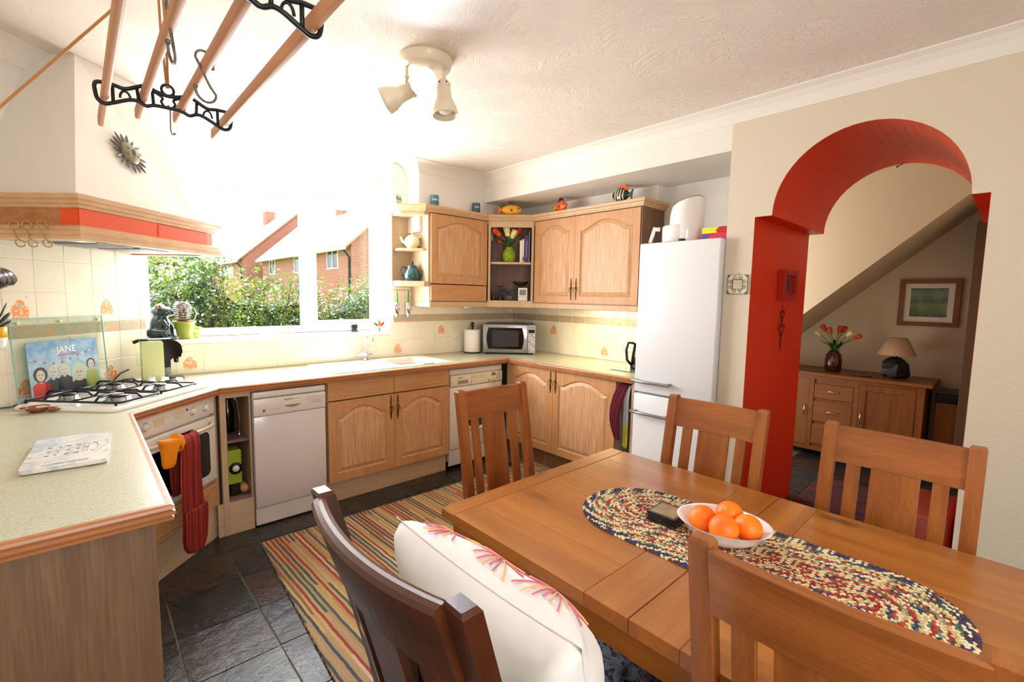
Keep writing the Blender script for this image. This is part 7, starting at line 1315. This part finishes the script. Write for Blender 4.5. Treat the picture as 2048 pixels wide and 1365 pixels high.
# corner shelves: flowers, books, scales, clock
gp = tuple(FC @ Vector((0.190, 0.085, 1.7835)))
tulips('flower_vase', gp[0], gp[1], gp[2], 0.062, 0.145, M['lime_glaze'], 'lime green vase of orange and cream flowers on the upper corner shelf', [(-0.02, 0.0, 0.255, 'cream_fl', .048), (0.015, -0.025, 0.235, 'cream_fl', .044), (0.055, -0.03, 0.265, 'orange_fl', .044), (-0.085, 0.045, 0.255, 'orange_fl', .046), (0.085, -0.085, 0.21, 'orange_gl', .018), (-0.05, 0.06, 0.19, 'orange_fl', .02), (0.01, 0.0, 0.315, 'lime_glaze', .018), (0.11, 0.0, 0.27, 'orange_fl', .026)], 0.0035, 5, [(0.045, 0), (0.054, 0.01), (0.064, 0.05), (0.062, 0.085), (0.048, 0.115), (0.036, 0.128), (0.036, 0.142), (0.040, 0.146), (0.034, 0.140), (0.030, 0.12), (0, 0.12)])
GB = 'books on the upper corner shelf'
for a0, a1, h_, b0_, mt, l in ((0.292, 0.316, 0.205, 0.06, 'book_white', 'thick white book on the upper corner shelf beside the vase'), (0.318, 0.332, 0.215, 0.05, 'paper', 'thin cream book in the middle on the upper corner shelf'), (0.335, 0.374, 0.250, 0.05, 'purple', 'tall purple book on the upper corner shelf'), (0.377, 0.384, 0.285, 0.05, 'silver', 'thin pale tall book at the right end of the corner shelf')):
    t_ = empty('book', tuple(FC @ Vector(((a0 + a1) / 2, b0_ + .06, 1.7835))), l, 'book', GB); w = MB(FC); w.span((a0, b0_, 1.7835), (a1, b0_ + 0.135, 1.7835 + h_), 0.0015); cv_ = w.build('cover', M[mt], t_); w = MB(FC); w.span((a0 + 0.002, b0_ + 0.002, 1.7835 + h_ + .0001), (a1 - 0.002, b0_ + 0.13, 1.7838 + h_)); w.build('page_block', M['paper'], t_)
    if mt == 'purple':
        for k in range(9): w = MB(FC); w.span((a0 + 0.014, b0_ - 0.0006, 1.83 + k * 0.018), (a1 - 0.014, b0_, 1.838 + k * 0.018)); w.build('spine_mark', M['silver'], cv_)
    if mt == 'paper': w = MB(FC); w.span((a0 + 0.002, b0_ - 0.0006, 1.80), (a1 - 0.002, b0_, 1.835)); w.build('spine_mark', plain('maroon_print', (110, 40, 36), 0.5), cv_)
t_ = empty('kitchen_scales', tuple(FC @ Vector((0.20, 0.09, 1.4235))), 'black cast iron kitchen scales with brass pan on the lower corner shelf', 'scales')
w = MB(FC); w.plate([[(0.09, 0), (0.31, 0), (0.29, 0.05), (0.22, 0.065), (0.18, 0.065), (0.11, 0.05)]], 0.05, 0.13, lambda u, v, w_: (u, w_, 1.4235 + v)); bs_ = w.build('base', M['iron'], t_); w = MB(FC); w.plate([circ(0.20, 0.030, 0.022, 0.013, 18), circ(0.20, 0.030, 0.019, 0.010, 18)[::-1]], 0.0492, 0.05, lambda u, v, w_: (u, w_, 1.4235 + v)); w.build('gilt_oval', M['brass_hook'], bs_)
w = MB(FC); w.cyl((0.20, 0.09, 1.48), (0.20, 0.09, 1.525), 0.012, 0.008); w.tube([(0.115, 0.09, 1.525), (0.20, 0.09, 1.520), (0.305, 0.09, 1.545)], [0.011, 0.012, 0.010], 8); w.cyl((0.115, 0.09, 1.525), (0.115, 0.09, 1.556), 0.006); w.cyl((0.305, 0.09, 1.54), (0.305, 0.09, 1.560), 0.006); w.build('beam', plain('grey_iron', (60, 72, 76), 0.5), t_)
w = MB(FC @ Tr(0.115, 0.09, 1.556)); w.lathe([(0, 0), (0.05, 0), (0.052, 0.005), (0, 0.006)], 20); w.build('weight_plate', M['iron'], t_)
w = MB(FC @ Tr(0.305, 0.09, 1.560)); w.lathe([(0, 0), (0.02, 0.001), (0.05, 0.020), (0.068, 0.042), (0.072, 0.046), (0.066, 0.043), (0.045, 0.022), (0, 0.006)], 28, sx=1.15, sy=.9); w.build('brass_pan', M['bronze'], t_)
w = MB(FC @ Tr(0.118, 0.045, 1.4236)); w.lathe([(0, 0), (0.034, 0), (0.034, 0.006), (0.026, 0.02), (0.022, 0.05), (0.012, 0.060), (0.010, 0.07), (0.014, 0.078), (0, 0.082)], 18); w.build('bell_weight', M['iron'], label='larger black bell-shaped weight in front of the kitchen scales', cat='weight', group='scale weights on the corner shelf')
w = MB(FC @ Tr(0.052, 0.060, 1.4236)); w.lathe([(0, 0), (0.020, 0), (0.020, 0.03), (0.010, 0.040), (0.008, 0.05), (0.014, 0.058), (0.014, 0.07), (0.008, 0.082), (0, 0.084)], 16); w.build('bell_weight', M['bronze'], label='smaller dark bronze weight at the left end of the lower corner shelf', cat='weight', group='scale weights on the corner shelf')
t_ = empty('digital_clock', tuple(FC @ Vector((0.33, 0.03, 1.4236))), 'small white digital clock with grey screen on the lower corner shelf', 'clock')
w = MB(FC @ Rz(0)); w.span((0.285, 0.015, 1.4237), (0.372, 0.033, 1.545), 0.004, seg=2); cs = w.build('case', M['white'], t_); w = MB(FC); w.span((0.297, 0.0142, 1.475), (0.360, 0.015, 1.530)); w.build('screen', plain('lcd_grey', (120, 132, 116), 0.2), cs); w = MB(FC); w.span((0.287, 0.0142, 1.459), (0.370, 0.015, 1.462)); w.build('slot', M['black'], cs)

# ================================================================== WORKTOP BY THE CORNER
FM = frame((-0.415, -0.415, 0), (1, -1, 0), (1, 1, 0))     # microwave faces the room
t_ = empty('microwave', (-0.27, -0.27, 0.911), 'stainless steel microwave oven in the worktop corner', 'microwave')
w = MB(FM); w.span((-0.255, -0.02, 0.925), (0.245, 0.32, 1.195), 0.006); w.build('body', M['silver'], t_); w = MB(FM); w.span((-0.255, -0.038, 0.925), (0.168, -0.0205, 1.195), 0.004, seg=2); dr = w.build('door', M['steel'], t_)
w = MB(FM @ Tr(0, -0.038, 0)); gl_ = []
for i in range(13): t = i / 12; gl_.append((-0.205 - 0.018 * sin(pi * t), 0.960 + 0.205 * t))
gr_ = [(0.118 + 0.018 * sin(pi * i / 12), 1.165 - 0.205 * i / 12) for i in range(13)]
w.plate([(gl_ + gr_)[::-1]], 0, 0.002, OUT); gg = w.build('door_glass', M['black_gloss'], dr); w = MB(FM @ Tr(0, -0.040, 0)); w.plate([rrect(-0.170, 0.985, 0.085, 1.140, 0.012, 3)], 0, 0.0006, OUT); w.build('mesh_screen', plain('dark_mesh', (52, 52, 56), 0.15), gg)
w = MB(FM); w.span((0.170, -0.036, 0.925), (0.245, -0.0205, 1.195), 0.003); cpn = w.build('control_panel', M['silver'], t_); w = MB(FM); w.span((0.178, -0.0375, 1.120), (0.237, -0.036, 1.150)); w.build('display', M['black_gloss'], cpn)
for r in range(8):
    for q in range(3): w = MB(FM); w.span((0.180 + q * 0.020, -0.0378, 0.950 + r * 0.020), (0.195 + q * 0.020, -0.036, 0.961 + r * 0.020), 0.001); w.build('button', M['appliance'] if (r + q) % 4 else M['grey_metal'], cpn)
w = MB(FM); w.span((0.180, -0.0370, 1.166), (0.232, -0.0362, 1.172)); w.build('printed_brand', plain('brand_red', (150, 60, 60), 0.4), cpn)
for x in (-0.22, 0.21):
    for y in (0.0, 0.28): w = MB(FM); w.cyl((x, y, 0.9112), (x, y, 0.925), 0.014, n=10); w.build('foot', M['black'], t_)
w = MB(FM); w.span((-0.23, 0.02, 1.1955), (0.22, 0.30, 1.2015), 0.002); w.build('metal_tray', plain('tray_steel', (90, 88, 92), 0.3, 0.8), label='flat dark metal tray lying on top of the microwave', cat='tray')
t_ = empty('paper_towel_holder', (-0.655, -0.13, 0.911), 'white paper towel roll on a stand with black knob, left of the microwave', 'paper towel')
w = MB(Tr(-0.645, -0.125, 0.9112)); w.lathe([(0, 0), (0.082, 0), (0.082, 0.010), (0, 0.012)], 28); w.build('stand_base', M['black'], t_); w = MB(Tr(-0.645, -0.125, 0.9232)); w.lathe([(0.078, 0), (0.080, 0.003), (0.080, 0.212), (0.078, 0.215), (0.020, 0.215), (0.018, 0.20)], 32); w.build('paper_roll', M['paper'], t_); w = MB(Tr(-0.645, -0.125, 0.9232)); w.lathe([(0.008, 0.19), (0.008, 0.235), (0.017, 0.245), (0.012, 0.256), (0.018, 0.268), (0.012, 0.284), (0, 0.288)], 16); w.build('knob', M['black'], t_)
def socket(F, a0, a1, z0, z1, lab):
    w = MB(F); w.span((a0, -0.016, z0), (a1, -0.0065, z1), 0.002); o = w.build('wall_socket', M['white'], label=lab, cat='socket', group='white wall sockets')
    n_ = 2 if a1 - a0 > 0.11 else 1
    for q in range(n_):
        c = a0 + (a1 - a0) * (q + .5) / n_; w = MB(F); w.span((c + 0.008, -0.0185, z1 - 0.028), (c + 0.020, -0.016, z1 - 0.012), 0.001); w.build('switch', M['white'], o)
        for dx, dz in ((0, 0.046), (-0.012, 0.026), (0.012, 0.026)): w = MB(F); w.span((c + dx - 0.003, -0.0163, z0 + dz - 0.004), (c + dx + 0.003, -0.016, z0 + dz + 0.003)); w.build('pin_slot', M['void'], o)
socket(FRW, 1.395, 1.535, 1.012, 1.095, 'white double wall socket on the right tiled wall beside the kettle'); socket(FB, -0.80, -0.715, 1.02, 1.105, 'white wall socket on the tiles left of the paper towel roll')
t_ = empty('kettle', (-0.27, -1.755, 0.911), 'black electric kettle half hidden beside the fridge', 'kettle'); KX, KY = -0.24, -1.735
w = MB(Tr(KX, KY, 0.9165)); w.lathe([(0, 0), (0.072, 0), (0.074, 0.02), (0.066, 0.10), (0.054, 0.18), (0.050, 0.20), (0, 0.215)], 28); w.build('body', M['black_gloss'], t_); w = MB(Tr(KX, KY, 0.9165)); w.tube([(-0.048, 0.030, 0.20), (-0.085, 0.055, 0.205), (-0.100, 0.062, 0.15), (-0.092, 0.058, 0.07), (-0.060, 0.036, 0.03)], 0.011, 8); w.build('handle', M['black'], t_)
MB().span((-0.44, -1.86, 0.911), (-0.12, -1.60, 0.916), 0.001).build('glass_worktop_saver', plain('green_glass_board', (96, 120, 96), 0.08), label='thin green glass board on the worktop under the kettle', cat='chopping board')

# warm strip lamp under the right wall cabinet
w = MB(FRW); w.span((1.05, -0.285, 1.385), (1.62, -0.245, 1.404), 0.003); sl_ = w.build('strip_lamp', M['white'], label='slim strip light fixed under the right wall cabinet', cat='lamp')
w = MB(FRW); w.span((1.07, -0.280, 1.3835), (1.60, -0.250, 1.3849)); w.build('lit_diffuser', emit('warm_strip', (255, 214, 140), 6.0), sl_)
_o = light('strip_glow', 'AREA', tuple(FRW @ Vector((1.335, -0.262, 1.382))), (0, 0, pi / 2), 1.5, (1.0, 0.78, 0.42)); _o.data.shape = 'RECTANGLE'; _o.data.size = 0.55; _o.data.size_y = 0.03
